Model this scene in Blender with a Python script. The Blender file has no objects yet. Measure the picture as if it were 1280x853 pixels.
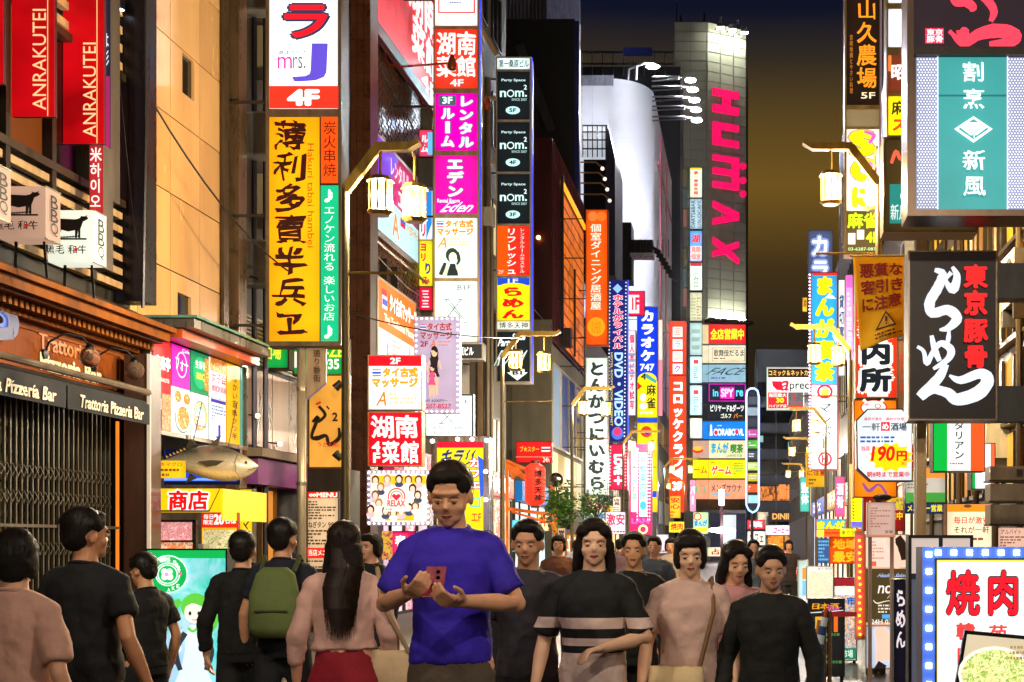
import bpy, bmesh, math, random
from mathutils import Vector, Matrix, noise
random.seed(7)
R = math.radians
SC = bpy.context.scene
COL = SC.collection
# ------------------------------------------------ camera, world, exposure
F, VX, VY, CZ = 1700.0, 930.0, 680.0, 1.5      # focal length (px of the 1280 frame), street vanishing point, eye height
cam_d = bpy.data.cameras.new('camera'); cam = bpy.data.objects.new('camera', cam_d); COL.objects.link(cam)
cam.location = (0, 0, CZ); cam.rotation_euler = (R(90), 0, 0)
cam_d.sensor_width = 36; cam_d.lens = 36 * F / 1280
cam_d.shift_x = (640 - VX) / 1280; cam_d.shift_y = (VY - 426.5) / 1280
cam_d.clip_start = 0.05; cam_d.clip_end = 2000
SC.camera = cam
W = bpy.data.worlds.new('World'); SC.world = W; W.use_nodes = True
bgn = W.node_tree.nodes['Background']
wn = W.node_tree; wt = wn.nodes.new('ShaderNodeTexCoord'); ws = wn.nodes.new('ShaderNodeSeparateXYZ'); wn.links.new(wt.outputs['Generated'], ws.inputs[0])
wr = wn.nodes.new('ShaderNodeValToRGB'); wn.links.new(ws.outputs['Z'], wr.inputs[0]); we = wr.color_ramp.elements      # navy night; amber band painted in for the near right lamp's glow
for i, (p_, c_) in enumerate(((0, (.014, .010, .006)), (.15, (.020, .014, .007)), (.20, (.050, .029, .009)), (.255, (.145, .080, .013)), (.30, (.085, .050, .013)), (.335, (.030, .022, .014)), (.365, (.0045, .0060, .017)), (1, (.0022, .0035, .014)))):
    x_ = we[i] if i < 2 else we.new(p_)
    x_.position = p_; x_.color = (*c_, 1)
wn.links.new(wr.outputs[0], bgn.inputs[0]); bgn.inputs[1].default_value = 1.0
SC.view_settings.view_transform = 'Standard'; SC.view_settings.look = 'None'
SC.view_settings.exposure = 0.15; SC.view_settings.gamma = 1
try: SC.view_settings.use_curve_mapping = False
except Exception: pass
SC.render.engine = 'CYCLES'
cy = SC.cycles
cy.use_denoising = True
cy.max_bounces = 4; cy.diffuse_bounces = 2; cy.glossy_bounces = 3; cy.transmission_bounces = 3; cy.transparent_max_bounces = 6
cy.caustics_reflective = False; cy.caustics_refractive = False
cy.sample_clamp_indirect = 3.0
# ------------------------------------------------ colour + materials
def lin(h):
    h = h.lstrip('#'); o = []
    for i in (0, 2, 4):
        c = int(h[i:i + 2], 16) / 255
        o.append(c / 12.92 if c <= .04045 else ((c + .055) / 1.055) ** 2.4)
    return (*o, 1)
MC = {}
def pr(m): return m.node_tree.nodes['Principled BSDF']
def em(h, s=1.1, sample=True, uneven=.10, edge=False):
    """backlit acrylic or LED face of one colour, a little uneven like tubes behind a sheet"""
    k = ('e', h, round(s, 2), sample, edge)
    if k in MC: return MC[k]
    m = bpy.data.materials.new('lit_' + h.lstrip('#')); m.use_nodes = True
    nt = m.node_tree; b = pr(m); c = lin(h)
    b.inputs['Base Color'].default_value = (c[0] * .5, c[1] * .5, c[2] * .5, 1)
    b.inputs['Roughness'].default_value = .4; b.inputs['Specular IOR Level'].default_value = .18
    b.inputs['Emission Color'].default_value = c
    n = nt.nodes.new('ShaderNodeTexNoise'); n.inputs['Scale'].default_value = 1.7; n.inputs['Detail'].default_value = 2
    g = nt.nodes.new('ShaderNodeNewGeometry'); nt.links.new(g.outputs['Position'], n.inputs['Vector'])
    r = nt.nodes.new('ShaderNodeMapRange'); r.inputs[1].default_value = .3; r.inputs[2].default_value = .7
    r.inputs[3].default_value = s * (1 - uneven * 1.6); r.inputs[4].default_value = s * (1 + uneven)
    nt.links.new(n.outputs[0], r.inputs[0]); out = r.outputs[0]
    if edge:      # tubes behind the sheet stop short of its rim
        tc = nt.nodes.new('ShaderNodeTexCoord'); v1 = nt.nodes.new('ShaderNodeVectorMath'); v1.operation = 'SUBTRACT'; v1.inputs[1].default_value = (.5, .5, .5); nt.links.new(tc.outputs['Generated'], v1.inputs[0])
        v2 = nt.nodes.new('ShaderNodeVectorMath'); v2.operation = 'ABSOLUTE'; nt.links.new(v1.outputs[0], v2.inputs[0]); sx = nt.nodes.new('ShaderNodeSeparateXYZ'); nt.links.new(v2.outputs[0], sx.inputs[0])
        r2 = nt.nodes.new('ShaderNodeMapRange'); r2.interpolation_type = 'SMOOTHSTEP'; r2.inputs[1].default_value = .28; r2.inputs[2].default_value = .5; r2.inputs[3].default_value = 1; r2.inputs[4].default_value = .74
        r3 = nt.nodes.new('ShaderNodeMapRange'); r3.interpolation_type = 'SMOOTHSTEP'; r3.inputs[1].default_value = .38; r3.inputs[2].default_value = .5; r3.inputs[3].default_value = 1; r3.inputs[4].default_value = .78
        nt.links.new(sx.outputs[0], r2.inputs[0]); nt.links.new(sx.outputs[2], r3.inputs[0])
        a1 = nt.nodes.new('ShaderNodeMath'); a1.operation = 'MULTIPLY'; nt.links.new(r2.outputs[0], a1.inputs[0]); nt.links.new(r3.outputs[0], a1.inputs[1])
        a2 = nt.nodes.new('ShaderNodeMath'); a2.operation = 'MULTIPLY'; nt.links.new(a1.outputs[0], a2.inputs[0]); nt.links.new(out, a2.inputs[1]); out = a2.outputs[0]
    nt.links.new(out, b.inputs['Emission Strength'])
    if not sample: m.cycles.emission_sampling = 'NONE'
    MC[k] = m; return m
def mt(h, rough=.6, metal=0, var=.35, scale=6, bump=.15, streak=True, coat=0, spec=.5):
    """painted / stone / metal surface with grime, streaks and fine relief"""
    k = ('m', h, rough, metal, var, scale, bump, streak, coat, spec)
    if k in MC: return MC[k]
    m = bpy.data.materials.new('surface_' + h.lstrip('#')); m.use_nodes = True
    nt = m.node_tree; b = pr(m); c = lin(h); L = nt.links.new
    g = nt.nodes.new('ShaderNodeNewGeometry')
    mp = nt.nodes.new('ShaderNodeMapping'); mp.inputs['Scale'].default_value = (1, 1, .22 if streak else 1)
    L(g.outputs['Position'], mp.inputs['Vector'])
    n = nt.nodes.new('ShaderNodeTexNoise'); n.inputs['Scale'].default_value = scale; n.inputs['Detail'].default_value = 6; n.inputs['Roughness'].default_value = .65
    L(mp.outputs[0], n.inputs['Vector'])
    cr = nt.nodes.new('ShaderNodeValToRGB'); cr.color_ramp.elements[0].position = .3; cr.color_ramp.elements[1].position = .7
    lo = [x * (1 - var) for x in c[:3]]; hi = [min(1, x * (1 + var * .6)) for x in c[:3]]
    cr.color_ramp.elements[0].color = (*lo, 1); cr.color_ramp.elements[1].color = (*hi, 1)
    L(n.outputs[0], cr.inputs[0]); L(cr.outputs[0], b.inputs['Base Color'])
    rr = nt.nodes.new('ShaderNodeMapRange'); rr.inputs[3].default_value = max(.05, rough - .15); rr.inputs[4].default_value = min(1, rough + .15)
    L(n.outputs[0], rr.inputs[0]); L(rr.outputs[0], b.inputs['Roughness'])
    b.inputs['Metallic'].default_value = metal; b.inputs['Specular IOR Level'].default_value = spec
    if coat: b.inputs['Coat Weight'].default_value = coat; b.inputs['Coat Roughness'].default_value = .08
    if bump:
        n2 = nt.nodes.new('ShaderNodeTexNoise'); n2.inputs['Scale'].default_value = scale * 9; n2.inputs['Detail'].default_value = 4
        L(g.outputs['Position'], n2.inputs['Vector'])
        bp = nt.nodes.new('ShaderNodeBump'); bp.inputs['Strength'].default_value = bump; bp.inputs['Distance'].default_value = .01
        L(n2.outputs[0], bp.inputs['Height']); L(bp.outputs[0], b.inputs['Normal'])
    MC[k] = m; return m
def glass(h='#0a0c10', rough=.06):
    k = ('g', h, rough)
    if k in MC: return MC[k]
    m = mt(h, rough, 0, .5, 3, 0, False, spec=.8).copy(); m.name = 'glass_' + h.lstrip('#'); MC[k] = m; return m
def photo(cols, scale=9, s=.95, dist=1.5, lit=True, seed=0):
    """printed picture: blotches of several colours (food, foliage, skin) on a poster"""
    k = ('p', tuple(cols), scale, s, lit, seed)
    if k in MC: return MC[k]
    m = bpy.data.materials.new('printed_picture'); m.use_nodes = True; nt = m.node_tree; b = pr(m); L = nt.links.new
    g = nt.nodes.new('ShaderNodeNewGeometry')
    mp = nt.nodes.new('ShaderNodeMapping'); mp.inputs['Location'].default_value = (seed * 3.1, seed * 1.7, seed * 2.3); L(g.outputs['Position'], mp.inputs[0])
    n = nt.nodes.new('ShaderNodeTexNoise'); n.inputs['Scale'].default_value = scale; n.inputs['Detail'].default_value = 5; n.inputs['Distortion'].default_value = dist
    n.inputs['Roughness'].default_value = .7
    L(mp.outputs[0], n.inputs['Vector'])
    cr = nt.nodes.new('ShaderNodeValToRGB'); e = cr.color_ramp.elements
    N = len(cols)
    for i, c in enumerate(cols):
        p = .32 + .36 * i / (N - 1)
        x = e[i] if i < 2 else e.new(p)
        x.position = p; x.color = lin(c)
    L(n.outputs[0], cr.inputs[0]); L(cr.outputs[0], b.inputs['Base Color'])
    if lit:
        L(cr.outputs[0], b.inputs['Emission Color']); b.inputs['Emission Strength'].default_value = s
        m.cycles.emission_sampling = 'NONE'
    MC[k] = m; return m
# ------------------------------------------------ mesh builder
class MB:
    def __init__(s): s.v = []; s.f = []; s.m = []; s.mats = []
    def mi(s, mat):
        if mat is None: return 0
        if mat not in s.mats: s.mats.append(mat)
        return s.mats.index(mat)
    def add(s, vs, fs, mat=None):
        o = len(s.v); k = s.mi(mat); s.v += [tuple(v) for v in vs]
        for f in fs: s.f.append([i + o for i in f]); s.m.append(k)
        return s
    def box(s, x0, x1, y0, y1, z0, z1, mat=None):
        v = [(x, y, z) for z in (z0, z1) for y in (y0, y1) for x in (x0, x1)]
        return s.add(v, [(0, 2, 3, 1), (4, 5, 7, 6), (0, 1, 5, 4), (2, 6, 7, 3), (0, 4, 6, 2), (1, 3, 7, 5)], mat)
    def hexa(s, p, mat=None):      # 8 points: bottom 4 then top 4, ccw
        return s.add(p, [(3, 2, 1, 0), (4, 5, 6, 7), (0, 1, 5, 4), (1, 2, 6, 5), (2, 3, 7, 6), (3, 0, 4, 7)], mat)
    def quad(s, a, b, c, d, mat=None): return s.add([a, b, c, d], [(0, 1, 2, 3)], mat)
    def bar(s, a, b, w, h=None, mat=None):   # rectangular bar between two points
        a, b = Vector(a), Vector(b); h = h or w; d = (b - a).normalized()
        u = d.cross(Vector((0, 0, 1)));
        if u.length < 1e-3: u = Vector((1, 0, 0))
        u.normalize(); n = u.cross(d).normalized(); u *= w / 2; n *= h / 2
        return s.hexa([a - u - n, a + u - n, b + u - n, b - u - n, a - u + n, a + u + n, b + u + n, b - u + n], mat)
    def tube(s, path, r, n=8, mat=None, cap=True):
        P = [Vector(p) for p in path]; rr = r if isinstance(r, (list, tuple)) else [r] * len(P)
        vs = []; fs = []; ref = None
        for i, p in enumerate(P):
            d = (P[min(i + 1, len(P) - 1)] - P[max(i - 1, 0)]).normalized()
            if ref is None: ref = d.orthogonal().normalized()
            u = (ref - d * ref.dot(d)).normalized(); ref = u; w = d.cross(u)
            for k in range(n):
                a = 2 * math.pi * k / n; vs.append(p + (u * math.cos(a) + w * math.sin(a)) * rr[i])
        for i in range(len(P) - 1):
            for k in range(n):
                a, b = i * n + k, i * n + (k + 1) % n; fs.append((a, b, b + n, a + n))
        if cap: fs += [tuple(range(n))[::-1], tuple(range((len(P) - 1) * n, len(P) * n))]
        return s.add(vs, fs, mat)
    def lathe(s, c, prof, n=16, mat=None, axis='z'):
        vs = []; fs = []; m = len(prof)
        for r, z in prof:
            for k in range(n):
                a = 2 * math.pi * k / n; x, y = r * math.cos(a), r * math.sin(a)
                vs.append({'z': (c[0] + x, c[1] + y, c[2] + z), 'y': (c[0] + x, c[1] + z, c[2] + y), 'x': (c[0] + z, c[1] + x, c[2] + y)}[axis])
        for i in range(m - 1):
            for k in range(n):
                a, b = i * n + k, i * n + (k + 1) % n; fs.append((a, b, b + n, a + n))
        return s.add(vs, fs, mat)
    def ball(s, c, r, n=12, mat=None):
        r = r if isinstance(r, (tuple, list)) else (r, r, r); vs = []; fs = []; h = n // 2 + 1
        for i in range(h + 1):
            t = math.pi * i / h
            for k in range(n):
                a = 2 * math.pi * k / n
                vs.append((c[0] + r[0] * math.sin(t) * math.cos(a), c[1] + r[1] * math.sin(t) * math.sin(a), c[2] + r[2] * math.cos(t)))
        for i in range(h):
            for k in range(n):
                a, b = i * n + k, i * n + (k + 1) % n; fs.append((a, a + n, b + n, b))
        return s.add(vs, fs, mat)
ORG = {}
def link(o, label=None, cat=None, kind=None, group=None):
    for k, v in (('label', label), ('category', cat), ('kind', kind), ('group', group)):
        if v: o[k] = v
    return o
def thing(name, label, cat, loc=(0, 0, 0), group=None):
    o = bpy.data.objects.new(name, None); COL.objects.link(o); o.location = loc; o.empty_display_size = .1
    ORG[o] = Vector(loc); return link(o, label, cat, None, group)
def ob(name, mb, mat=None, parent=None, label=None, cat=None, kind=None, group=None, smooth=False):
    org = ORG.get(parent, Vector((0, 0, 0)))
    if parent is None and cat and mb.v:      # a one-mesh thing: origin at the middle of its base
        xs = [v[0] for v in mb.v]; ys = [v[1] for v in mb.v]; zs = [v[2] for v in mb.v]
        org = Vector(((min(xs) + max(xs)) / 2, (min(ys) + max(ys)) / 2, min(zs)))
    me = bpy.data.meshes.new(name)
    me.from_pydata([(v[0] - org.x, v[1] - org.y, v[2] - org.z) for v in mb.v], [], mb.f)
    mats = mb.mats or ([mat] if mat else [])
    for m_ in mats: me.materials.append(m_)
    if mb.mats and len(mb.mats) > 1: me.polygons.foreach_set('material_index', mb.m)
    if smooth: me.shade_smooth()
    me.update()
    o = bpy.data.objects.new(name, me); COL.objects.link(o)
    if parent is not None: o.parent = parent; ORG[o] = org
    else: o.location = org; ORG[o] = org
    return link(o, label, cat, kind, group)
def B(x0, x1, y0, y1, z0, z1): return MB().box(x0, x1, y0, y1, z0, z1)
def dup(root, delta, label=None, rz=None, parent=None):
    c = root.copy(); COL.objects.link(c)
    if parent is None: c.location = Vector(root.location) + Vector(delta)
    else: c.parent = parent
    if rz is not None: c.rotation_euler = (0, 0, rz)
    if label: c['label'] = label
    for ch in root.children: dup(ch, (0, 0, 0), parent=c)
    return c
def S(px, py, Y): return Vector(((px - VX) * Y / F, Y, CZ + (VY - py) * Y / F))
def YX(px, X): return X * F / (px - VX)
def FX(px, py, X): return S(px, py, YX(px, X))
# ------------------------------------------------ planes that signs are drawn on
class CamPlane:        # sign face square to the street at depth Y, measured in photograph pixels
    def __init__(s, Y): s.Y = Y; s.N = Vector((0, -1, 0))
    def __call__(s, x, y, n=0):
        p = S(x, y, s.Y); p.y -= n; return p
    flip = False
class WallPlane:       # sign face along the street at X; u runs to the right in the picture, v downward, in metres from the top near corner
    def __init__(s, X, Y0, Y1, z1, z0):
        s.X, s.Y0, s.Y1, s.z1, s.z0 = X, Y0, Y1, z1, z0; s.N = Vector((1 if X < 0 else -1, 0, 0))
        s.Y = (Y0 + Y1) / 2
    def __call__(s, u, v, n=0):   # u, v in 0..1
        return Vector((s.X + s.N.x * n, s.Y0 + (s.Y1 - s.Y0) * u, s.z1 + (s.z0 - s.z1) * v))
GC = {}
def glyph(t, b):
    k = (t, b)
    if k in GC: return GC[k]
    c = bpy.data.curves.new('t', 'FONT'); c.body = t; c.resolution_u = 3; c.fill_mode = 'FRONT'
    o = bpy.data.objects.new('t', c); m = bpy.data.meshes.new_from_object(o)
    vs = [(v.co.x, v.co.y) for v in m.vertices]; fs = [list(p.vertices) for p in m.polygons]
    bpy.data.objects.remove(o); bpy.data.curves.remove(c); bpy.data.meshes.remove(m)
    if not vs: vs = [(0, 0), (.01, 0), (0, .01)]; fs = []
    bb = (min(v[0] for v in vs), max(v[0] for v in vs), min(v[1] for v in vs), max(v[1] for v in vs))
    GC[k] = (vs, fs, bb); return GC[k]
def put(mb, P, t, x0, y0, x1, y1, mat, n, b=.02, vert=False, shear=0, wob=0, rot=0, bx=None):
    """lay text into the box x0..x1, y0..y1 of plane P (y downward)"""
    if vert:
        ch = list(t); N = len(ch); h = (y1 - y0) / N
        for i, c in enumerate(ch):
            if c == ' ': continue
            put(mb, P, c, x0, y0 + h * i + h * .02, x1, y0 + h * (i + 1) - h * .02, mat, n, b, False, shear, wob, 90 if c in 'ー～―' else 0, bx) if c not in 'ー・' else \
                put1(mb, P, c, x0, y0 + h * i, x1, y0 + h * (i + 1), mat, n, b, wob)
        return
    cjk = any(ord(q) > 0x2fff for q in t); b = b * (.62 if cjk else .8)
    bx = b if bx is None else bx * (.62 if cjk else .8)
    vs, fs, (a, c_, d, e) = glyph(t, 0)
    if len(t) == 1 and ord(t) > 0x2fff:      # CJK: keep the em square, less its side bearings
        a, c_, d, e = .03, .97, -.10, .86
    w = c_ - a or 1; h = e - d or 1
    ph = random.random() * 9; K = 1 if b < .009 else (4 if b < .022 else 8)
    for kk in range(K):
        out = []; an = 6.2832 * kk / K + .785; ox, oy = (0, 0) if K == 1 else (b * math.cos(an), b * math.sin(an)); nn = n + kk * .00012 * (1 + P.Y / 18)
        put_(mb, P, vs, fs, a, c_, d, e, w, h, x0, y0, x1, y1, mat, nn, shear, wob, rot, ph, ox, oy, max(bx, 0) if K > 1 else 0)
def put_(mb, P, vs, fs, a, c_, d, e, w, h, x0, y0, x1, y1, mat, n, shear, wob, rot, ph, ox, oy, b):
    out = []; a -= b; c_ += b; d -= b; e += b; w = c_ - a; h = e - d
    for x, y in vs:
        u, v = (x + ox - a) / w, 1 - (y + oy - d) / h
        if wob:
            u += wob * math.sin(v * 7 + ph) * .5 + wob * noise.noise(Vector((u * 9, v * 9, ph))); v += wob * noise.noise(Vector((u * 8, v * 8, ph + 5)))
        u += shear * (.5 - v)
        if rot == 90: u, v = v, 1 - u          # reads bottom to top
        elif rot == -90: u, v = 1 - v, u       # reads top to bottom
        out.append(P(x0 + (x1 - x0) * u, y0 + (y1 - y0) * v, n))
    mb.add(out, fs, mat)
def put1(mb, P, c, x0, y0, x1, y1, mat, n, b, wob):
    xm, ym = (x0 + x1) / 2, (y0 + y1) / 2; w, h = (x1 - x0), (y1 - y0)
    k = .06 + b
    pts = [(xm - w * k, ym - h * .42), (xm + w * k, ym - h * .42), (xm + w * k, ym + h * .42), (xm - w * k, ym + h * .42)] if c == 'ー' else \
        [(xm + w * .14 * math.cos(q), ym + w * .14 * math.sin(q)) for q in [i * math.pi / 4 for i in range(8)]]
    mb.add([P(x, y, n) for x, y in pts], [tuple(range(len(pts)))], mat)
def stroke(mb, P, pts, mat, n):
    """brush stroke: pts = (x, y, width) smoothed by a Catmull-Rom curve"""
    q = [pts[0]] + list(pts) + [pts[-1]]; c = []
    for i in range(1, len(q) - 2):
        for t in (0, .2, .4, .6, .8):
            c.append([.5 * (2 * q[i][k] + (q[i + 1][k] - q[i - 1][k]) * t + (2 * q[i - 1][k] - 5 * q[i][k] + 4 * q[i + 1][k] - q[i + 2][k]) * t * t + (3 * q[i][k] - q[i - 1][k] - 3 * q[i + 1][k] + q[i + 2][k]) * t ** 3) for k in range(3)])
    c.append(list(q[-2])); L_, R_ = [], []
    for i, (x, y, w) in enumerate(c):
        a = c[max(i - 1, 0)]; b = c[min(i + 1, len(c) - 1)]; dx, dy = b[0] - a[0], b[1] - a[1]; l = math.hypot(dx, dy) or 1
        j = 1 + .12 * noise.noise(Vector((x * .3, y * .3, 1))); w = max(w, 0) * j
        L_.append(P(x - dy / l * w / 2, y + dx / l * w / 2, n)); R_.append(P(x + dy / l * w / 2, y - dx / l * w / 2, n))
    m = len(c); mb.add(L_ + R_, [(i, i + 1, m + i + 1, m + i) for i in range(m - 1)], mat)
def draw(mb, P, items, lit=True, s=1.1):
    """items: t text, r rect, e ellipse, p polygon, s stroke, i picture rect. Later items lie over earlier ones."""
    st = .0022 * (1 + P.Y / 18); n = st * 2
    def M(c, k=s):
        if not isinstance(c, str): return c
        return em(c, k, False, .05) if lit else mt(c, .5, 0, .15, 20, 0, False)
    for it in items:
        k = it[0]; n += st
        if k == 't':
            t, x0, y0, x1, y1, c = it[1:7]; o = it[7] if len(it) > 7 else {}
            a = dict(vert=o.get('v', False), shear=o.get('sh', 0), wob=o.get('w', 0), rot=o.get('rot', 0)); b = o.get('b', .02)
            if 'o' in o:
                st_ = random.getstate(); put(mb, P, t, x0, y0, x1, y1, M(o['o']), n, b + o.get('ow', .045) * 1.3, bx=b, **a); random.setstate(st_); n += st
            put(mb, P, t, x0, y0, x1, y1, M(c), n, b, **a)
        elif k in 'ri':
            x0, y0, x1, y1, c = it[1:6]; mb.quad(P(x0, y1, n), P(x1, y1, n), P(x1, y0, n), P(x0, y0, n), M(c))
        elif k == 'e':
            cx, cy_, rx, ry, c = it[1:6]; N = 20
            mb.add([P(cx + rx * math.cos(6.2832 * i / N), cy_ + ry * math.sin(6.2832 * i / N), n) for i in range(N)], [tuple(range(N))], M(c))
        elif k == 'ring':
            cx, cy_, rx, ry, w, c = it[1:7]; N = 28; v = []
            for q in (1, 1 - w):
                v += [P(cx + rx * q * math.cos(6.2832 * i / N), cy_ + ry * q * math.sin(6.2832 * i / N), n) for i in range(N)]
            mb.add(v, [(i, (i + 1) % N, N + (i + 1) % N, N + i) for i in range(N)], M(c))
        elif k == 'p': mb.add([P(x, y, n) for x, y in it[1]], [tuple(range(len(it[1])))], M(it[2]))
        elif k == 's': stroke(mb, P, it[1], M(it[2]), n)
        elif k == 'box':      # outlined rectangle
            x0, y0, x1, y1, w, c = it[1:7]
            for a in ((x0, y0, x1, y0 + w), (x0, y1 - w, x1, y1), (x0, y0 + w, x0 + w, y1 - w), (x1 - w, y0 + w, x1, y1 - w)):
                mb.quad(P(a[0], a[3], n), P(a[2], a[3], n), P(a[2], a[1], n), P(a[0], a[1], n), M(c))
        elif k == 'lines':    # small print nobody can read
            x0, y0, x1, y1, N, c = it[1:7]; h = (y1 - y0) / N
            for i in range(N):
                x = x0; yy = y0 + h * (i + .2)
                while x < x1 - (x1 - x0) * .08:
                    w = (x1 - x0) * random.uniform(.04, .16); e_ = min(x + w, x1)
                    mb.quad(P(x, yy + h * .5, n), P(e_, yy + h * .5, n), P(e_, yy, n), P(x, yy, n), M(c)); x = e_ + (x1 - x0) * random.uniform(.02, .05)
                    if random.random() < .12: break
def slab(P, x0, y0, x1, y1, n0, n1, mat=None, mb=None):
    mb = mb or MB(); q = [(x0, y1), (x1, y1), (x1, y0), (x0, y0)]
    b = [P(x, y, n0) for x, y in q]; t = [P(x, y, n1) for x, y in q]
    return mb.add(b + t, [(3, 2, 1, 0), (4, 5, 6, 7), (0, 1, 5, 4), (1, 2, 6, 5), (2, 3, 7, 6), (3, 0, 4, 7)], mat)
def rim(P, x0, y0, x1, y1, w, h, n0, n1, mat=None):
    mb = MB()
    for a in ((x0, y0, x1, y0 + h), (x0, y1 - h, x1, y1), (x0, y0 + h, x0 + w, y1 - h), (x1 - w, y0 + h, x1, y1 - h)):
        slab(P, *a, n0, n1, mat, mb)
    return mb
FR = '#4a4038'
def fix(t, P, x0, y0, x1, y1, d):
    """arms back to the wall the sign hangs from, or legs down to the pavement"""
    if not isinstance(P, CamPlane) or P.Y > 100: return
    a, b = P(x0, y0), P(x1, y1); zt, zb = a.z, b.z; left = (a.x + b.x) / 2 < -1.2; wx = -7.05 if left else 3.45; e = a.x if left else b.x; gap = abs(e - wx)
    if (left and e < wx + .06) or (not left and e > wx - .06) or gap > 3.6: return
    y = P.Y + d / 2; m = MB()
    if zb > 1.9 or gap < .9:
        zs = (zt - (zt - zb) * .12, zb + (zt - zb) * .12) if zt - zb < 2.5 else [zb + (zt - zb) * f for f in (.06, .35, .65, .94)]
        for z in zs: ob('bracket', MB().bar((e, y, z), (wx, y, z), .035, .035), mt('#3a342c', .5, .5), t)
    else:
        for i, x in enumerate((a.x + .04, b.x - .04)): ob('leg', B(x - .015, x + .015, y - .015, y + .015, .13 if x > 2.5 or x < -4.5 else .01, zb), mt('#3a342c', .5, .5), t)
def sign(name, label, cat, P, x0, y0, x1, y1, col, items=(), fr=FR, fw=2, d=.22, s=1.1, lit=True, group=None, side=None, leds=None, nofix=False):
    """one lit cabinet sign: cabinet, frame, panel, lettering"""
    wall = isinstance(P, WallPlane)
    wx, wy = (fw / 100, fw / 100) if wall else (fw, fw)
    c = P((x0 + x1) / 2, y1, -d / 2); t = thing(name, label, cat, c, group)
    ob('cabinet', slab(P, x0, y0, x1, y1, -d, -.004, mt(side or fr, .5, .3)), None, t)
    if fw: ob('frame', rim(P, x0, y0, x1, y1, wx, wy, -.002, .02, mt(fr, .4, .5)), None, t)
    pm = col if not isinstance(col, str) else (em(col, s * 1.15, True, .12, True) if lit else mt(col, .5, 0, .2, 8, .05))
    p = ob('sign_panel', slab(P, x0 + wx, y0 + wy, x1 - wx, y1 - wy, -.002, .003, pm), None, t)
    if items:
        mb = MB(); draw(mb, P, items, lit, max(s, 1)); ob('lettering', mb, None, p, kind='stuff' if len(items) > 9 else None)
    if leds:
        N1, N2, lc, ls, in_ = leds; mb = MB(); pts = []
        for i in range(N1): f = (i + .5) / N1; pts += [(x0 + (x1 - x0) * f, y0 + in_), (x0 + (x1 - x0) * f, y1 - in_)]
        for i in range(N2): f = (i + .5) / N2; pts += [(x0 + in_, y0 + (y1 - y0) * f), (x1 - in_, y0 + (y1 - y0) * f)]
        for x, y in pts:
            q = P(x, y, .025); r = 1.1 * P.Y / F * in_ / 2.2; mb.ball(q, (r, r * .6, r), 6)
        ob('led_bulbs', mb, em(lc, ls, False), t, kind='stuff')
    return t
def tower(name, label, x0, x1, Y, panels, fr=FR, d=.3, group=None, cat='sign tower', post=None, edge=None, gap=2, ytop=None, ybot=None, s=1.1):
    """vertical stack of lit panels in one frame. panels: (y0, y1, colour, items)"""
    P = CamPlane(Y); ys = [p[0] for p in panels] + [p[1] for p in panels]; ya = min(ys) - gap if ytop is None else ytop; yb = max(ys) + gap if ybot is None else ybot
    t = thing(name, label, cat, P((x0 + x1) / 2, yb, -d / 2), group)
    fix(t, P, x0, max(ya, -60), x1, yb, d)
    fm = mt(fr, .4, .6); mb = MB()
    slab(P, x0, ya, x1, yb, -d, -.004, fm, mb)
    for a in ((x0, x0 + gap), (x1 - gap, x1)): slab(P, a[0], ya, a[1], yb, -.002, .03, fm, mb)
    ob('cabinet', mb, None, t)
    ps = sorted(panels, key=lambda p: p[0]); rails = [(ya, ps[0][0])] + [(ps[i][1], ps[i + 1][0]) for i in range(len(ps) - 1)] + [(ps[-1][1], yb)]
    for a, b in rails:
        if b - a > .3: ob('frame_rail', slab(P, x0 + gap, a + .1, x1 - gap, b - .1, -.002, .026, fm), None, t)
    for p in ps:
        y0, y1, c, items = p[:4]
        pm = c if not isinstance(c, str) else em(c, (p[4] if len(p) > 4 else s) * 1.15, True, .12, True)
        q = ob('sign_panel', slab(P, x0 + gap, y0, x1 - gap, y1, -.002, .006, pm), None, t)
        if items: m2 = MB(); draw(m2, P, items, True, s); ob('lettering', m2, None, q, kind='stuff' if len(items) > 9 else None)
    if edge:
        mb = MB(); slab(P, x1 - .2, ya, x1 + .9, yb, -.12, -.06, None, mb); ob('neon_tube', mb, em(edge, 1.6, True), t)
    if post:
        mb = MB(); a = P(post, yb, -d / 2); mb.tube([(a.x, a.y, 0), (a.x, a.y, a.z)], .05, 10); ob('post', mb, mt('#5c5348', .4, .7), t)
    return t
# ================================================= GROUND
g = MB(); g.quad((-300, -60, 0), (300, -60, 0), (300, 600, 0), (-300, 600, 0)); ob('ground', g, mt('#4a4744', .8, 0, .3, 2, .3, False), kind='structure')
g = B(-4.4, 2.4, -30, 126, .004, .008); ob('road', g, mt('#3b3b3d', .42, 0, .35, 3, .5, False, .25), kind='structure')
for nm, a, b in (('pavement_left', -7.2, -4.55), ('pavement_right', 2.55, 3.4)):
    pv = ob(nm, B(a, b, -30, 126, .004, .12), mt('#57524c', .6, 0, .3, 5, .3, False), kind='structure')
kb = MB()
for y in range(-6, 60): 
    kb.box(-4.55, -4.40, y * 2 + .01, y * 2 + 1.99, 0, .14); kb.box(2.40, 2.55, y * 2 + .01, y * 2 + 1.99, 0, .14)
ob('kerb_stones', kb, mt('#8a857c', .7), kind='structure')
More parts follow.
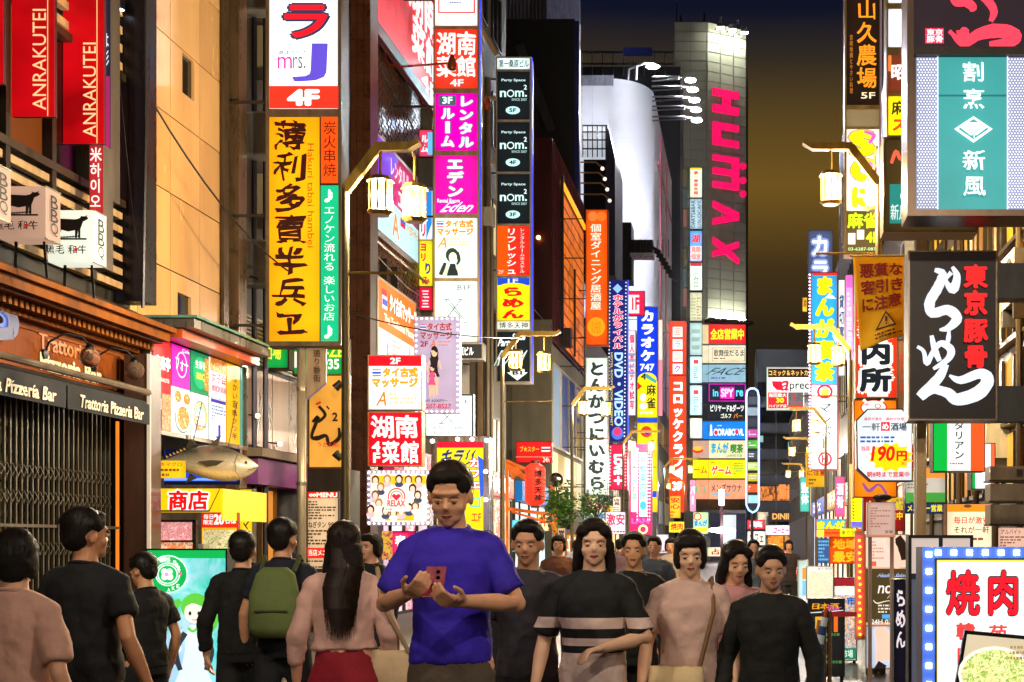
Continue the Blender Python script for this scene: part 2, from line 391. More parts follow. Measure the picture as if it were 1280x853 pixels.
# ================================================= LEFT 1: trattoria building
XF = -7.0
tb = thing('restaurant_building', 'dark upper storey over an orange cornice and folding gate at the left edge', 'building', (-9, 12, 0))
ora = mt('#7e3c08', .7, 0, .4, 3, .15, spec=.25); orb = mt('#7e4408', .75, 0, .45, 4, .3, spec=.2)
dk = mt('#17130f', .5, 0, .4, 3, .2); brs = mt('#7d6a4c', .35, .6, .3, 12, .1)
ob('wall', B(-12, XF - .02, 7, 15.55, 3.9, 16), dk, tb)
ob('side_wall', B(-12, XF + .02, 15.35, 15.55, 0, 3.85), dk, tb)
ob('back_shutter', MB().box(-8.2, -8.1, 7, 15.3, 0, 3.1), mt('#3c3422', .5, .3, .6, 5, .4), tb)
mb = MB()
for i in range(14): mb.box(-8.1, -8.04, 7, 15.3, .2 + i * .2, .26 + i * .2)
ob('shutter_rib', mb, mt('#54462a', .5, .3), tb, kind='stuff')
ob('fascia', B(XF - .1, XF + .03, 7, 15.35, 3.2, 3.66), ora, tb)
# recessed mouldings on the fascia
for y0, y1 in ((7.2, 9.6), (9.8, 12.3), (12.5, 15.2)):
    m = MB(); P = WallPlane(XF + .03, y0, y1, 3.6, 3.28)
    for r in ((0, 0, 1, .05), (0, .95, 1, 1), (0, .05, .012, .95), (.988, .05, 1, .95)): slab(P, *r, 0, .015, None, m)
    ob('fascia_moulding', m, orb, tb)
cn = MB(); L0, L1 = 7, 15.5
cn.box(XF - .1, -6.86, L0, L1 - .05, 3.66, 3.70); cn.box(XF - .1, -6.62, L0, L1 - .02, 3.775, 3.80)
cn.box(XF - .1, -6.54, L0, L1, 3.80, 3.90); cn.box(XF - .1, -6.48, L0, L1 + .05, 3.90, 3.955)
ob('cornice', cn, orb, tb)
m = MB(); y = L0 + .03
while y < L1 - .05: m.box(-6.9, -6.72, y, y + .055, 3.70, 3.775); y += .1
ob('dentils', m, orb, tb, kind='stuff')
m = MB(); m.hexa([(-7.05, L0, 3.957), (-6.5, L0, 3.957), (-6.5, L1, 3.957), (-7.05, L1, 3.957), (-7.05, L0, 4.2), (-6.62, L0, 4.0), (-6.62, L1, 4.0), (-7.05, L1, 4.2)])
ob('flashing', m, mt('#5a4c3a', .5, .4, .6, 7, .3), tb)
ob('corner_pillar', B(-6.86, -6.58, 15.05, 15.35, 0, 3.6), mt('#4a3024', .35, 0, .3, 5, .1, coat=.4), tb)
ob('pillar_trim', B(-6.60, -6.565, 15.03, 15.06, 0, 3.6), em('#d8c0a8', .6), tb)
ob('neon_strip', B(-6.93, -6.905, 15.0, 15.03, .95, 2.85), em('#ff7a20', 1.2), tb)
# folding gate: every bar its own piece
gm = mt('#5e5848', .35, .5, .3, 15, .1); bar = None
N = 52
for i in range(N):
    y = 9.7 + i * .1
    if bar is None:
        bm_ = B(-6.93, -6.905, y, y + .022, .05, 2.95); bar = ob('gate_bar', bm_, gm, tb)
    else:
        c = bar.copy(); COL.objects.link(c); c.parent = tb; c.location = (0, i * .1, 0)
m = MB()
for zc in (.9, 1.45, 1.95, 2.2):
    for i in range(N - 1):
        y = 9.71 + i * .1
        m.bar((-6.895, y, zc - .06), (-6.895, y + .1, zc + .06), .008, .008); m.bar((-6.89, y, zc + .06), (-6.89, y + .1, zc - .06), .008, .008)
ob('gate_lattice', m, gm, tb, kind='stuff')
m = MB(); m.box(-6.95, -6.88, 9.6, 15.0, 2.9, 2.98); m.box(-6.95, -6.88, 9.6, 15.0, 1.66, 1.69); m.box(-6.95, -6.88, 9.6, 15.0, 0.02, .06); ob('gate_rail', m, gm, tb)
# awning
m = MB(); m.tube([(-6.5, 7, 3.15), (-6.5, 14.85, 3.15)], .035, 8); m.bar((-6.97, 14.8, 3.3), (-6.5, 14.8, 3.15), .05); m.bar((-6.97, 10, 3.3), (-6.5, 10, 3.15), .05)
aw = ob('awning_rail', m, mt('#8b7a68', .35, .6), tb)
m = MB(); m.hexa([(-6.96, 7, 3.16), (-6.52, 7, 3.02), (-6.52, 14.85, 3.02), (-6.96, 14.85, 3.16), (-6.96, 7, 3.19), (-6.52, 7, 3.05), (-6.52, 14.85, 3.05), (-6.96, 14.85, 3.19)])
ob('awning_cloth', m, mt('#15171a', .8), tb)
for a, b in ((7.0, 10.9), (10.93, 13.02), (13.05, 14.85)):
    va = ob('valance', B(-6.51, -6.49, a, b, 2.80, 3.02), mt('#14161f', .8, 0, .3, 9, .2), tb)
    P = WallPlane(-6.488, a, b, 3.02, 2.80); mm = MB()
    mm2 = [('t', 'Trattoria Pizzeria Bar', .12, .28, .9, .86, '#e8dcc0', {'b': .03, 'sh': .01, 'w': .01})]
    draw(mm, P, mm2, False); ob('lettering', mm, None, va)
P = WallPlane(-6.97, 13.35, 14.75, 3.62, 3.22)
m = MB(); draw(m, P, [('t', 'Trattoria', .05, .05, .75, .48, '#c07038', {'b': .03}), ('t', 'Pizzeria Bar', .06, .55, .98, 1.0, '#f0dca8', {'b': .05})], True, .8); ob('raised_lettering', m, None, tb)
P = WallPlane(-6.94, 11.9, 12.95, 3.95, 3.2)
m = MB(); put(m, P, 'io', .2, .1, .95, .75, mt('#26305e', .3, .2), .07, .06); put(m, P, 'io', .2, .1, .95, .75, em('#7088e0', .5), .05, .11); ob('raised_lettering', m, None, tb)
# upper storey: slats, mullions, panes
sl = mt('#a98a60', .5, .1, .3, 9, .1)
first = None
for k in range(6):
    z = 4.32 + k * .155
    if first is None: first = ob('slat', B(-6.98, -6.90, 7.5, 15.1, z, z + .075), sl, tb)
    else: c = first.copy(); COL.objects.link(c); c.parent = tb; c.location = (0, 0, k * .155)
first = None
for k in range(8):
    z = 6.75 + k * .2
    if first is None: first = ob('slat', B(-6.98, -6.90, 11.2, 15.1, z, z + .085), sl, tb)
    else: c = first.copy(); COL.objects.link(c); c.parent = tb; c.location = (0, 0, k * .2)
gl = glass('#0d0a08', .08); wl = em('#e8961e', .75); wd = em('#6a3206', .5)
for i in range(9):
    y = 7.6 + i * .85
    ob('window_pane', B(-6.99, -6.965, y + .06, y + .79, 5.3, 6.65), (gl, wl, gl, wd, gl, gl, wd, gl, wd)[i] , tb)
    ob('mullion', B(-6.97, -6.87, y - .04, y + .04, 4.3, 9.5), mt('#2a2119', .4, .4), tb)
ob('transom', B(-6.98, -6.86, 7.4, 15.1, 5.22, 5.3), mt('#3a2c1e', .4, .4), tb); ob('transom', B(-6.98, -6.86, 7.4, 15.1, 6.62, 6.7), mt('#3a2c1e', .4, .4), tb)
ob('corner_column', B(-6.98, -6.66, 15.12, 15.42, 4.2, 12), mt('#2a2730', .3, .6, .3, 8, .1), tb)
m = MB(); m.tube([(-6.62, 15.0, 9.5), (-6.6, 15.0, 6), (-6.63, 15.0, 4.1)], .02, 6); m.tube([(-6.9, 15.02, 6.6), (-6.75, 15.0, 5.2), (-6.62, 15.0, 4.2)], .008, 5); ob('drain_pipe', m, mt('#1c1a20', .4, .4), tb)
# gooseneck globe lamps under the cornice
for i, (px, py, lab) in enumerate(((112, 447, 'clear globe gooseneck lamp between the blue letters and the pillar'), (168, 463, 'clear globe gooseneck lamp nearest the corner pillar'))):
    c = FX(px, py, -6.62); y0 = c.y
    t = thing('gooseneck_lamp', lab, 'wall lamp', (-6.95, y0 - .3, c.z), 'globe lamps on the orange fascia')
    m = MB(); m.lathe((-6.96, y0 - .25, c.z), [(0, 0), (.05, 0), (.05, .03), (0, .03)], 12, None, 'x'); ob('wall_plate', m, mt('#111111', .4, .5), t)
    m = MB(); m.tube([(-6.95, y0 - .25, c.z), (-6.9, y0 - .25, c.z + .12), (-6.8, y0 - .15, c.z + .22), (-6.68, y0 - .03, c.z + .2), (-6.62, y0, c.z + .12)], .011, 8); m.lathe((-6.62, y0, c.z + .07), [(.02, .07), (.045, .03), (.05, 0)], 12); ob('arm', m, mt('#111111', .4, .5), t)
    m = MB(); m.ball(c, .1, 18); gg = mt('#caa890', .05, 0, .1, 4, 0, False).copy(); pr(gg).inputs['Transmission Weight'].default_value = .85; pr(gg).inputs['IOR'].default_value = 1.2
    ob('globe', m, gg, t, smooth=True)
    m = MB(); m.ball(c, .03, 10); ob('bulb', m, mt('#d8c8b8', .3), t, smooth=True)
# spotlight above
t = thing('spotlight', 'small dark spotlight with white lens between the red banners and slats', 'spotlight', S(147, 5, 15)); c = S(147, 8, 15)
m = MB(); m.lathe(c, [(0, .14), (.05, .13), (.07, .05), (.075, -.04)], 14); ob('lamp_housing', m, mt('#22242c', .4, .5), t)
m = MB(); m.lathe(c, [(0, -.03), (.07, -.035)], 14); ob('lens', m, em('#dfe8ff', 4), t)
m = MB(); m.bar((c.x, c.y, c.z + .13), (-6.95, c.y + .05, c.z + .35), .03); ob('bracket', m, mt('#22242c', .4, .5), t)
# hanging red banners; light from spots above put in as their own glow
def banner(lab, x0, y0, x1, y1, Y, t0, t1, lx):
    P = CamPlane(Y); it = [('r', x0, y0, x1, y1, '#c8101c')] if 0 else []
    it += [('t', 'ANRAKUTEI', x0 + (x1 - x0) * .50, t0, x0 + (x1 - x0) * .82, t1, '#f0c890', {'rot': 90, 'b': -.005}), ('r', lx, y0, lx + 1.2, y1, '#f0c078')]
    t = sign('banner_sign', lab, 'banner', P, x0, y0, x1, y1, em('#b8060f', .95, True, .3), it, '#400810', 0, .05, 1.0, True, 'red banners of the upper storey')
banner('short red vertical banner with cream lettering, middle of the three', 15, -60, 68, 146, 12.8, 12, 138, 60)
banner('longest red banner, nearest the slatted corner', 79, -60, 130, 180, 13.9, 54, 172, 121.5)
banner('red banner cut by the left edge of the photo', -45, -60, 4, 105, 12.2, -20, 90, -4)
sign('vertical_sign', 'narrow dark and magenta sign behind the longest red banner', 'sign', CamPlane(14.4), 126, -20, 138, 250, '#23263a', [('r', 126, 96, 138, 250, '#a8206a'), ('t', 'は彩', 127, 40, 137, 85, '#d8dcf0', {'v': 1})], fw=0, s=.8)
sign('vertical_sign', 'narrow red sign with white characters above the white cube lantern', 'sign', CamPlane(14.0), 112, 181, 129, 335, '#b0282c', [('t', '米하이오', 113, 184, 128, 262, '#f6e8e0', {'v': 1, 'b': .03})], fw=0, s=.8)
# cow lanterns
def cow(x, y, w, h):
    X = lambda a: x + w * a; Yy = lambda a: y + h * a
    pts = [(0, .5), (.03, .12), (.1, .06), (.35, .08), (.6, .1), (.72, .06), (.78, -.02), (.76, -.08), (.82, -.04), (.9, -.04), (.97, -.1), (.95, 0), (1.0, .02), (.97, .1), (.9, .16), (.84, .2), (.8, .38), (.76, .55), (.76, .95), (.70, .95), (.69, .6), (.66, .95), (.6, .95), (.6, .6), (.4, .66), (.2, .58), (.16, .72), (.17, .97), (.1, .97), (.08, .7), (.05, .95), (0, .95)]
    tri = [('p', [(X(a), Yy(b)) for a, b in pts], '#140c0a')]
    return tri + [('r', X(-.05), Yy(.96), X(.95), Yy(1.04), '#140c0a')] + [('e', X(.05 * i), Yy(.95), w * .02, h * .05, '#140c0a') for i in range(18)]
def cube(lab, x0, y0, x1, y1, Y, col, s, d=.26):
    P = CamPlane(Y); c = P((x0 + x1) / 2, y1, -d / 2); t = thing('cube_lantern', lab, 'lantern sign', c, 'cube shaped beef lantern signs')
    a, b = P(x0, y1), P(x1, y0)
    ob('cabinet', B(a.x, b.x, Y, Y + d, a.z, b.z), em(col, s), t)
    w = x1 - x0; m = MB(); draw(m, P, cow(x0 + w * .16, y0 + 9, w * .74, (y1 - y0) * .42) + [('t', '黒毛', x0 + w * .05, y1 - 19, x0 + w * .46, y1 - 8, '#140c0a', {'w': .04}), ('t', '和牛', x0 + w * .54, y1 - 19, x0 + w * .95, y1 - 8, '#140c0a', {'w': .04}), ('r', x0 + w * .68, y1 - 15, x0 + w * .75, y1 - 11, '#c01810')], True, s); ob('print', m, None, t)
    W2 = WallPlane(b.x, Y, Y + d, b.z, a.z); m = MB(); draw(m, W2, [('t', 'BBQ', .28, .12, .75, .9, '#2a2a1c', {'v': 1, 'b': .01})], True, s); ob('side_lettering', m, None, t)
    m = MB(); m.bar((a.x + .1, Y + d / 2, a.z), (a.x + .02, Y + d, a.z - .35), .025); m.bar((b.x - .08, Y + d / 2, a.z), (b.x - .12, Y + d, a.z - .3), .02)
    ob('bracket', m, mt('#1a1410', .5, .5), t)
    fm = MB()
    for (x, z) in ((a.x, a.z), (b.x, a.z), (a.x, b.z), (b.x, b.z)): fm.box(x - .006, x + .006, Y - .004, Y + d + .004, z - .006, z + .006)
    ob('frame', fm, mt('#8f8a70', .4, .4), t)
cube('white cube lantern with black cow, fully lit, nearest the corner', 60, 263, 117, 328, 13.1, '#e8ecd8', 1.0)
cube('pinkish cube lantern with black cow, second from the corner', -4, 233, 57, 298, 12.0, '#c49c84', .75)
cube('cube lantern at the left edge, mostly out of frame', -70, 203, -8, 270, 11.1, '#c49c84', .75)
t = sign('paper_notice', 'small white paper notice tied to the folding gate', 'notice', WallPlane(-6.87, 12.76, 13.02, 1.64, 1.12), 0, 0, 1, 1, '#8a8478', [('lines', .1, .05, .9, .5, 6, '#3a3430'), ('r', .12, .55, .88, .95, '#a04a50')], fw=0, d=.01, s=.5)
# ================================================= LEFT 2: glossy beige panel building
bb = thing('panel_building', 'tall beige metal panelled building with two slit windows behind the orange canopy', 'building', (-9, 17.4, 0))
bp = mt('#dcb07a', .2, .05, .2, 1.2, .02, True, .6); bp2 = mt('#d0a470', .24, .05, .2, 1.2, .02, True, .6)
ob('backing', B(-12, -7.2, 15.6, 19.2, 0, 15), mt('#2a2018', .7), bb)
cols = [15.6, 16.03, 16.95, 17.87, 18.55]; rows = [3.95 + .96 * k for k in range(12)]
wins = [(16.62, 16.86, 4.05, 4.62), (16.9 + .33, 17.47, 7.75, 8.75)]
wins = [(FX(222, 0, -7.15).y, FX(239, 0, -7.15).y, 4.12, 4.68), (FX(228, 0, -7.15).y, FX(243, 0, -7.15).y, 7.25, 7.93)]
for i in range(4):
    for j, z in enumerate(rows):
        a, b, c, d_ = cols[i] + .008, cols[i + 1] - .008, z + .008, z + .952
        hit = [w for w in wins if w[0] > a and w[1] < b and w[2] >= c - .05 and w[3] <= d_ + .2]
        if hit:
            w = hit[0]; m = MB(); w3 = min(w[3], d_ - .02); w2 = max(w[2], c + .02)
            m.box(-7.19, -7.15, a, w[0], c, d_); m.box(-7.19, -7.15, w[1], b, c, d_); m.box(-7.19, -7.15, w[0], w[1], c, w2); m.box(-7.19, -7.15, w[0], w[1], w3, d_)
            ob('wall_panel', m, bp, bb)
            m = MB(); m.box(-7.197, -7.193, w[0], w[1], w2, w3); ob('window', m, glass('#1a140e', .1), bb)
        else: ob('wall_panel', B(-7.19, -7.15, a, b, c, d_), (bp, bp2)[(i * 3 + j) % 2], bb)
ob('corner_strip', B(-7.2, -7.10, 18.57, 18.75, 3.9, 15), mt('#5c4a36', .3, .5), bb)
ob('corner_strip', B(-7.2, -7.02, 18.9, 19.2, 0, 15), mt('#8a6a48', .3, .4), bb)
# canopy over the shops
t = thing('shop_canopy', 'flat metal canopy with orange underside above the bright menu panels', 'canopy', (-6.7, 16.8, 3.9))
ob('canopy_slab', B(-7.14, -6.3, 15.58, 18.1, 3.98, 4.08), mt('#7c7468', .3, .7, .4), t)
ob('canopy_glass', B(-7.1, -6.28, 15.62, 18.0, 4.10, 4.13), mt('#6a9a86', .15, .2), t)
ob('canopy_fascia', B(-7.13, -6.45, 15.62, 18.1, 3.87, 3.975), mt('#c8521a', .4, 0, .5, 3), t)
sign('small_sign', 'small grey sign hanging at the far end of the canopy', 'sign', CamPlane(18.3), 292, 426, 305, 446, '#8fa0a8', [('t', 'BAR', 293, 434, 304, 441, '#202830')], fw=1, d=.05, s=.6)
# bright menu panels along the street
X = -6.74
def uY(px): return YX(px, X)
t = thing('menu_light_box', 'long light box of restaurant menu panels above the fish', 'light box', (-6.85, 17, 2.8))
ob('cabinet', B(-7.0, X - .006, 15.45, 18.33, 2.8, 3.88), mt('#55504a', .3, .7), t)
r_ = MB(); r_.box(X - .005, X + .04, 15.43, 18.35, 2.76, 2.81); r_.box(X - .005, X + .04, 15.43, 18.35, 3.87, 3.91); r_.box(X - .005, X + .04, 18.33, 18.38, 2.81, 3.87); ob('frame', r_, mt('#8a8378', .3, .8), t)
food = photo(['#f8f4ea', '#e8a028', '#c83018', '#3a7a28', '#f0d878'], 16, 1.0)
def seg(px0, px1, z0, z1, col, items, s=1.05):
    P = WallPlane(X, uY(px0) + .008, uY(px1) - .008, z1, z0)
    pm = col if not isinstance(col, str) else em(col, s)
    q = ob('sign_panel', slab(P, 0, 0, 1, 1, -.004, .004, pm), None, t)
    if items: m = MB(); draw(m, P, items, True, s); ob('lettering', m, None, q)
seg(191, 213, 3.25, 3.86, '#d80818', [('t', '安楽亭', .08, .3, .95, .58, '#ffffff', {'b': .05}), ('t', 'ANRAKUTEI', .2, .72, .85, .8, '#ffe0e0')])
seg(191, 213, 2.82, 3.24, '#302018', [('i', .45, 0, 1, 1, photo(['#7a2818', '#d86a40', '#f0b090'], 25, .9)), ('t', '焼肉', .05, .1, .4, .45, '#f0f0f0'), ('lines', .06, .55, .4, .9, 3, '#c0c0c0')])
seg(214, 237, 3.37, 3.86, '#e010a8', [('ring', .5, .45, .3, .32, .12, '#ffd0f0'), ('t', 'フォー', .15, .3, .85, .6, '#ffffff', {'b': .02}), ('t', 'Cafe', .5, .05, .9, .14, '#ffffff')])
seg(214, 237, 2.82, 3.36, '#e8ece8', [('e', .28, .2, .24, .17, '#f4f4f4'), ('e', .28, .2, .19, .13, food), ('e', .74, .22, .24, .17, '#f4f4f4'), ('e', .74, .22, .19, .13, food), ('e', .48, .68, .42, .32, '#5a6468'), ('e', .48, .66, .40, .3, '#f0f0ec'), ('e', .48, .66, .34, .26, food)])
seg(238, 260, 3.36, 3.86, '#0a8a58', [('e', .5, .5, .42, .4, '#1aa870'), ('t', '生春巻', .2, .2, .8, .4, '#e8fff0'), ('t', 'BBQ', .25, .5, .75, .7, '#f0e040'), ('i', .7, .1, .95, .9, food)])
seg(238, 260, 2.82, 3.35, '#e0f4ec', [('ring', .5, .5, .4, .35, .12, '#e87848'), ('ring', .5, .52, .34, .3, .14, '#f0d050'), ('ring', .5, .54, .28, .25, .16, '#60b8a8'), ('lines', .2, .5, .8, .9, 4, '#c86878')])
seg(261, 282, 3.36, 3.86, '#f4f0f0', [('i', 0, 0, 1, .35, food), ('t', '女子会', .06, .36, .94, .62, '#e02060', {'b': .04}), ('t', '個室居酒屋', .06, .68, .94, .85, '#e02060', {'b': .03})])
seg(261, 282, 2.82, 3.35, '#e8f0f4', [('r', .05, .02, .95, .1, '#3828a0'), ('lines', .08, .15, .92, .55, 5, '#6070a0'), ('t', 'J', .3, .62, .6, .95, '#3828a0')])
seg(283, 300, 2.82, 3.86, '#e8a408', [('t', 'なかい家', .35, .12, .75, .55, '#201004', {'v': 1, 'w': .05}), ('t', '串かつ半', .3, .56, .7, .95, '#201004', {'v': 1, 'w': .05})])
seg(300.6, 303, 2.82, 3.86, '#18a0a0', [])
# ------------- tuna model
def tuna():
    Y = 16.4; P = CamPlane(Y); t = thing('tuna_model', 'big silver tuna model hanging nose to the right over the yellow shop sign', 'fish model', P(262, 604))
    cs = [(203, 578, 3), (212, 578, 5), (225, 577, 11), (240, 576, 17), (255, 577, 21), (270, 579, 22.5), (285, 581, 21.5), (298, 583, 18), (308, 584, 13), (316, 584, 8), (321, 583, 3), (323, 583, .5)]
    vs, fs = [], []; n = 20
    for i, (x, y, r) in enumerate(cs):
        p = P(x, y); k = Y / F
        for j in range(n):
            a = 2 * math.pi * j / n; vs.append((p.x, p.y + .5 * r * k * math.cos(a), p.z + r * k * math.sin(a)))
    for i in range(len(cs) - 1):
        for j in range(n): a, b = i * n + j, i * n + (j + 1) % n; fs.append((a, b, b + n, a + n))
    m = MB(); m.add(vs, fs)
    me = mt('#b89468', .28, .35, .25, 4, .1, False, .5).copy(); nt = me.node_tree
    # silver belly, dark back: the paint of the model itself
    g = nt.nodes.new('ShaderNodeTexCoord'); sp = nt.nodes.new('ShaderNodeSeparateXYZ'); nt.links.new(g.outputs['Generated'], sp.inputs[0])
    cr = nt.nodes.new('ShaderNodeValToRGB'); cr.color_ramp.elements[0].position = .45; cr.color_ramp.elements[0].color = lin('#e8d8b8'); cr.color_ramp.elements[1].position = .8; cr.color_ramp.elements[1].color = lin('#5c5a4c')
    nt.links.new(sp.outputs['Z'], cr.inputs[0]); nt.links.new(cr.outputs[0], pr(me).inputs['Base Color'])
    b = ob('body', m, me, t, smooth=True); sd = b.modifiers.new('s', 'SUBSURF'); sd.levels = sd.render_levels = 1
    fin = mt('#4a4436', .4); yl = mt('#e8c020', .5)
    def fl(nm, pts, th, yo, mat, par=t):
        m = MB(); a = [P(x, y, yo) for x, y in pts]; c = [P(x, y, yo - th) for x, y in pts]; k = len(pts)
        m.add(a + c, [tuple(range(k))[::-1], tuple(range(k, 2 * k))] + [(i, (i + 1) % k, k + (i + 1) % k, k + i) for i in range(k)]); ob(nm, m, mat, par)
    fl('tail_fin', [(206, 578), (196, 562), (188, 556), (194, 578), (190, 600), (198, 594)], .02, .01, fin)
    fl('dorsal_fin', [(248, 560), (262, 556), (276, 545), (272, 558), (284, 562)], .02, .01, fin)
    fl('second_fin', [(236, 562), (246, 556), (238, 548), (232, 560)], .02, .01, fin)
    fl('anal_fin', [(238, 592), (232, 604), (246, 598)], .02, .01, fin)
    fl('pectoral_fin', [(252, 578), (268, 576), (284, 577), (276, 582), (264, 584)], .012, .115, fin)
    for i in range(7):
        x = 208 + i * 4.4; y = 572.5 - i * 1.9; fl('finlet', [(x, y), (x + 3, y - .8), (x - .5, y - 3.2)], .012, .006, yl)
    m = MB(); m.ball(P(311, 578.5, .075), .022, 12, em('#e8e0c8', .1)); ob('eye', m, mt('#c8b898', .2), t, smooth=True)
    m = MB(); m.ball(P(311, 578.5, .09), .013, 10); ob('pupil', m, mt('#0a0808', .1), t, smooth=True)
    m = MB()
    m.tube([P(301, 568, .085), P(298, 578, .118), P(299, 590, .118), P(303, 598, .07)], .004, 5); m.tube([P(323, 584, .01), P(317, 587, .055), P(312, 588, .07)], .004, 5); ob('gill_line', m, mt('#4a4034', .5), t)
    m = MB()
    for x in (240, 285): m.tube([P(x, 560, 0), P(x, 500, -.3)], .006, 5)
    ob('hanging_wire', m, mt('#333333', .5, .5), t)
tuna()
# blue lit recess behind fish
sign('light_strip', 'blue lit strip behind the tuna model', 'light strip', CamPlane(16.9), 188, 562, 300, 606, '#0a1438', [('r', 190, 588, 296, 602, '#2048d8'), ('r', 190, 598, 292, 601, '#80b0ff'), ('r', 196, 562, 208, 570, '#182850')], fw=0, d=.06, s=.9)
sign('price_tag', 'small tilted yellow price sheet beside the tuna tail', 'price sheet', CamPlane(15.9), 193, 576, 232, 598, '#e8b818', [('t', '本マグロ', 200, 578, 228, 583, '#c83010'), ('lines', 197, 585, 228, 597, 2, '#7a4010')], fw=0, d=.01, s=.9)
# ------------- yellow fish shop front
t = thing('shop_stall', 'yellow shop front sign with red characters under the tuna model', 'shop front', (-6.8, 16.6, 2.2))
P = CamPlane(15.75); ye = em('#f0c010', 1.0)
q = ob('sign_panel', slab(P, 184, 611, 276, 640, -.25, 0, ye), None, t); m = MB()
draw(m, P, [('t', '商店', 211, 613, 261, 638, '#e01010', {'o': '#ffffff', 'ow': .09, 'b': .06, 'w': .02}), ('r', 184, 638, 262, 640, '#201008'), ('s', [(262, 640, 1.5), (276, 611, 1)], '#604008')]); ob('lettering', m, None, q)
P2 = WallPlane(-6.55 + .02, 15.76, 17.1, 2.19, 1.87); a = P(276, 611)
W3 = WallPlane(a.x, 15.76, 17.2, a.z, 1.55)
q = ob('side_panel', slab(W3, 0, 0, 1, .62, 0, .02, ye), None, t); m = MB(); draw(m, W3, [('t', 'Tuna', .5, .1, .9, .3, '#b07010', {'b': 0})]); ob('lettering', m, None, q)
sign('vertical_sign', 'yellow vertical sign with red and black characters beside the fish shop', 'sign', CamPlane(17.3), 299, 611, 317, 704, '#f0c818', [('t', '魚味', 302, 615, 314, 640, '#e01010', {'v': 1, 'o': '#fff4d0', 'b': .04}), ('t', 'マグロ', 302, 645, 314, 700, '#201008', {'v': 1, 'w': .04})], fw=1, d=.1, s=.95)
sign('notice_board', 'red offer board with white number twenty above a salad picture', 'notice board', CamPlane(16.2), 252, 641, 298, 698, '#d82810', [('t', '毎日', 255, 643, 267, 649, '#fff'), ('t', '限定', 255, 650, 267, 656, '#fff'), ('t', '20', 268, 643, 281, 656, '#fff', {'b': .05}), ('t', '名様', 282, 645, 296, 655, '#fff', {'b': .03}), ('i', 255, 662, 296, 697, photo(['#c8b890', '#9a8a68', '#d8d0a8', '#6a8a30', '#c84828'], 14, .8)), ('box', 254, 660, 297, 698, 1.2, '#f0c018')] if 0 else [('t', '毎日', 255, 643, 267, 649, '#ffffff'), ('t', '限定', 255, 650, 267, 656, '#ffffff'), ('t', '20', 268, 643, 281, 656, '#ffffff', {'b': .05}), ('t', '名様', 282, 645, 296, 655, '#ffffff', {'b': .03}), ('i', 255, 662, 296, 697, photo(['#c8b890', '#9a8a68', '#d8d0a8', '#6a8a30', '#c84828'], 14, .8)), ('box', 254, 660, 297, 698, 1.2, '#f0c018')], fw=0, d=.05, s=.95)
# refrigerated case with meat pictures
t = thing('display_case', 'glass fronted display case with meat trays under the yellow shop sign', 'display case', (-6.8, 16.2, 0))
ob('cabinet', B(-7.3, -6.36, 16.0, 16.6, .1, 1.5), mt('#b8b4ac', .3, .5), t)
P = CamPlane(15.98)
for (x0, y0, x1, y1, c) in ((186, 652, 240, 676, photo(['#f0d8d0', '#e8a8a8', '#c85868', '#f4ece4'], 11, .85, 3)), (186, 678, 242, 690, photo(['#402010', '#e8a030', '#d84020', '#f0e0c0', '#508030'], 22, .8))):
    ob('meat_picture', slab(P, x0, y0, x1, y1, 0, .02, c), None, t)
m = MB(); 
for r in ((184, 650, 246, 653), (184, 675.5, 246, 678), (243, 650, 247, 700), (183, 650, 186, 700)): slab(P, *r, -.01, .05, None, m)
ob('frame', m, mt('#3a3834', .3, .6), t)
for i in range(5): ob('tray', slab(P, 187 + i * 11, 690, 196 + i * 11, 697, .01, .08, mt(('#d8d0c8', '#b03828')[i % 2], .4)), None, t)
# ground floor rest: doorway beside yellow sign
t = thing('shop_building', 'dark narrow building with lit doorway and purple band behind the grey pole', 'building', (-9, 21, 0))
ob('wall', B(-12, -7.25, 19.25, 25.0, 0, 15), mt('#2c2620', .6, 0, .4), t)
ob('purple_band', B(-7.25, -6.9, 19.3, 22.4, 2.35, 2.72), mt('#8a4a94', .5), t)
ob('grey_cornice', B(-7.25, -6.8, 19.2, 22.4, 2.74, 2.86), mt('#8a7a68', .5), t)
P = WallPlane(-7.24, 19.5, 20.9, 2.3, 0)
ob('doorway', slab(P, 0, 0, .5, 1, 0, .02, mt('#120e0a', .4)), None, t)
ob('lit_door', slab(P, .52, 0, .95, 1, 0, .03, em('#d89038', .75)), None, t)
ob('door_frame', rim(P, .5, -.02, .97, 1, .03, .02, 0, .08, mt('#8a6a40', .4, .3)), None, t)
P = WallPlane(-7.24, 19.3, 22.3, 4.85, 4.15); m = MB()
for k in range(12): slab(P, 0, k / 12 + .015, 1, (k + 1) / 12 - .015, 0, .03, None, m)
ob('roller_shutter', m, mt('#8c7c5c', .45, .3), t)
P = WallPlane(-7.24, 19.3, 22.3, 4.08, 2.95)
for k in range(4): ob('picture_board', slab(P, k / 4 + .004, 0, (k + 1) / 4 - .004, 1, 0, .03, mt('#8f7058', .3, .4, .5, 2.2, .05)), None, t)
m = MB(); draw(m, P, [('s', [(.3, .15, .03), (.34, .35, .05), (.3, .6, .04), (.36, .85, .03)], '#c09070'), ('s', [(.36, .3, .02), (.44, .4, .05), (.4, .7, .03)], '#c8a080')], False); ob('crane_drawing', m, None, t)
for px, py in ((350, 555), (322, 520)):
    c = FX(px, py, -7.0); m = MB(); m.ball(c, .035, 10); o = ob('picture_lamp', m, em('#ffe8c0', 6), t)
    m = MB(); m.tube([(-7.2, c.y - .1, c.z + .02), (c.x, c.y, c.z)], .012, 6); ob('lamp_arm', m, mt('#222222', .4), t)
m = MB()
for i, x in enumerate((-7.22, -7.1, -6.98)): m.tube([(x, 19.6 + .12 * i, 0), (x, 19.6 + .12 * i, 14)], .04, 8)
ob('pipe', m, mt('#3c3a48', .4, .5), t)
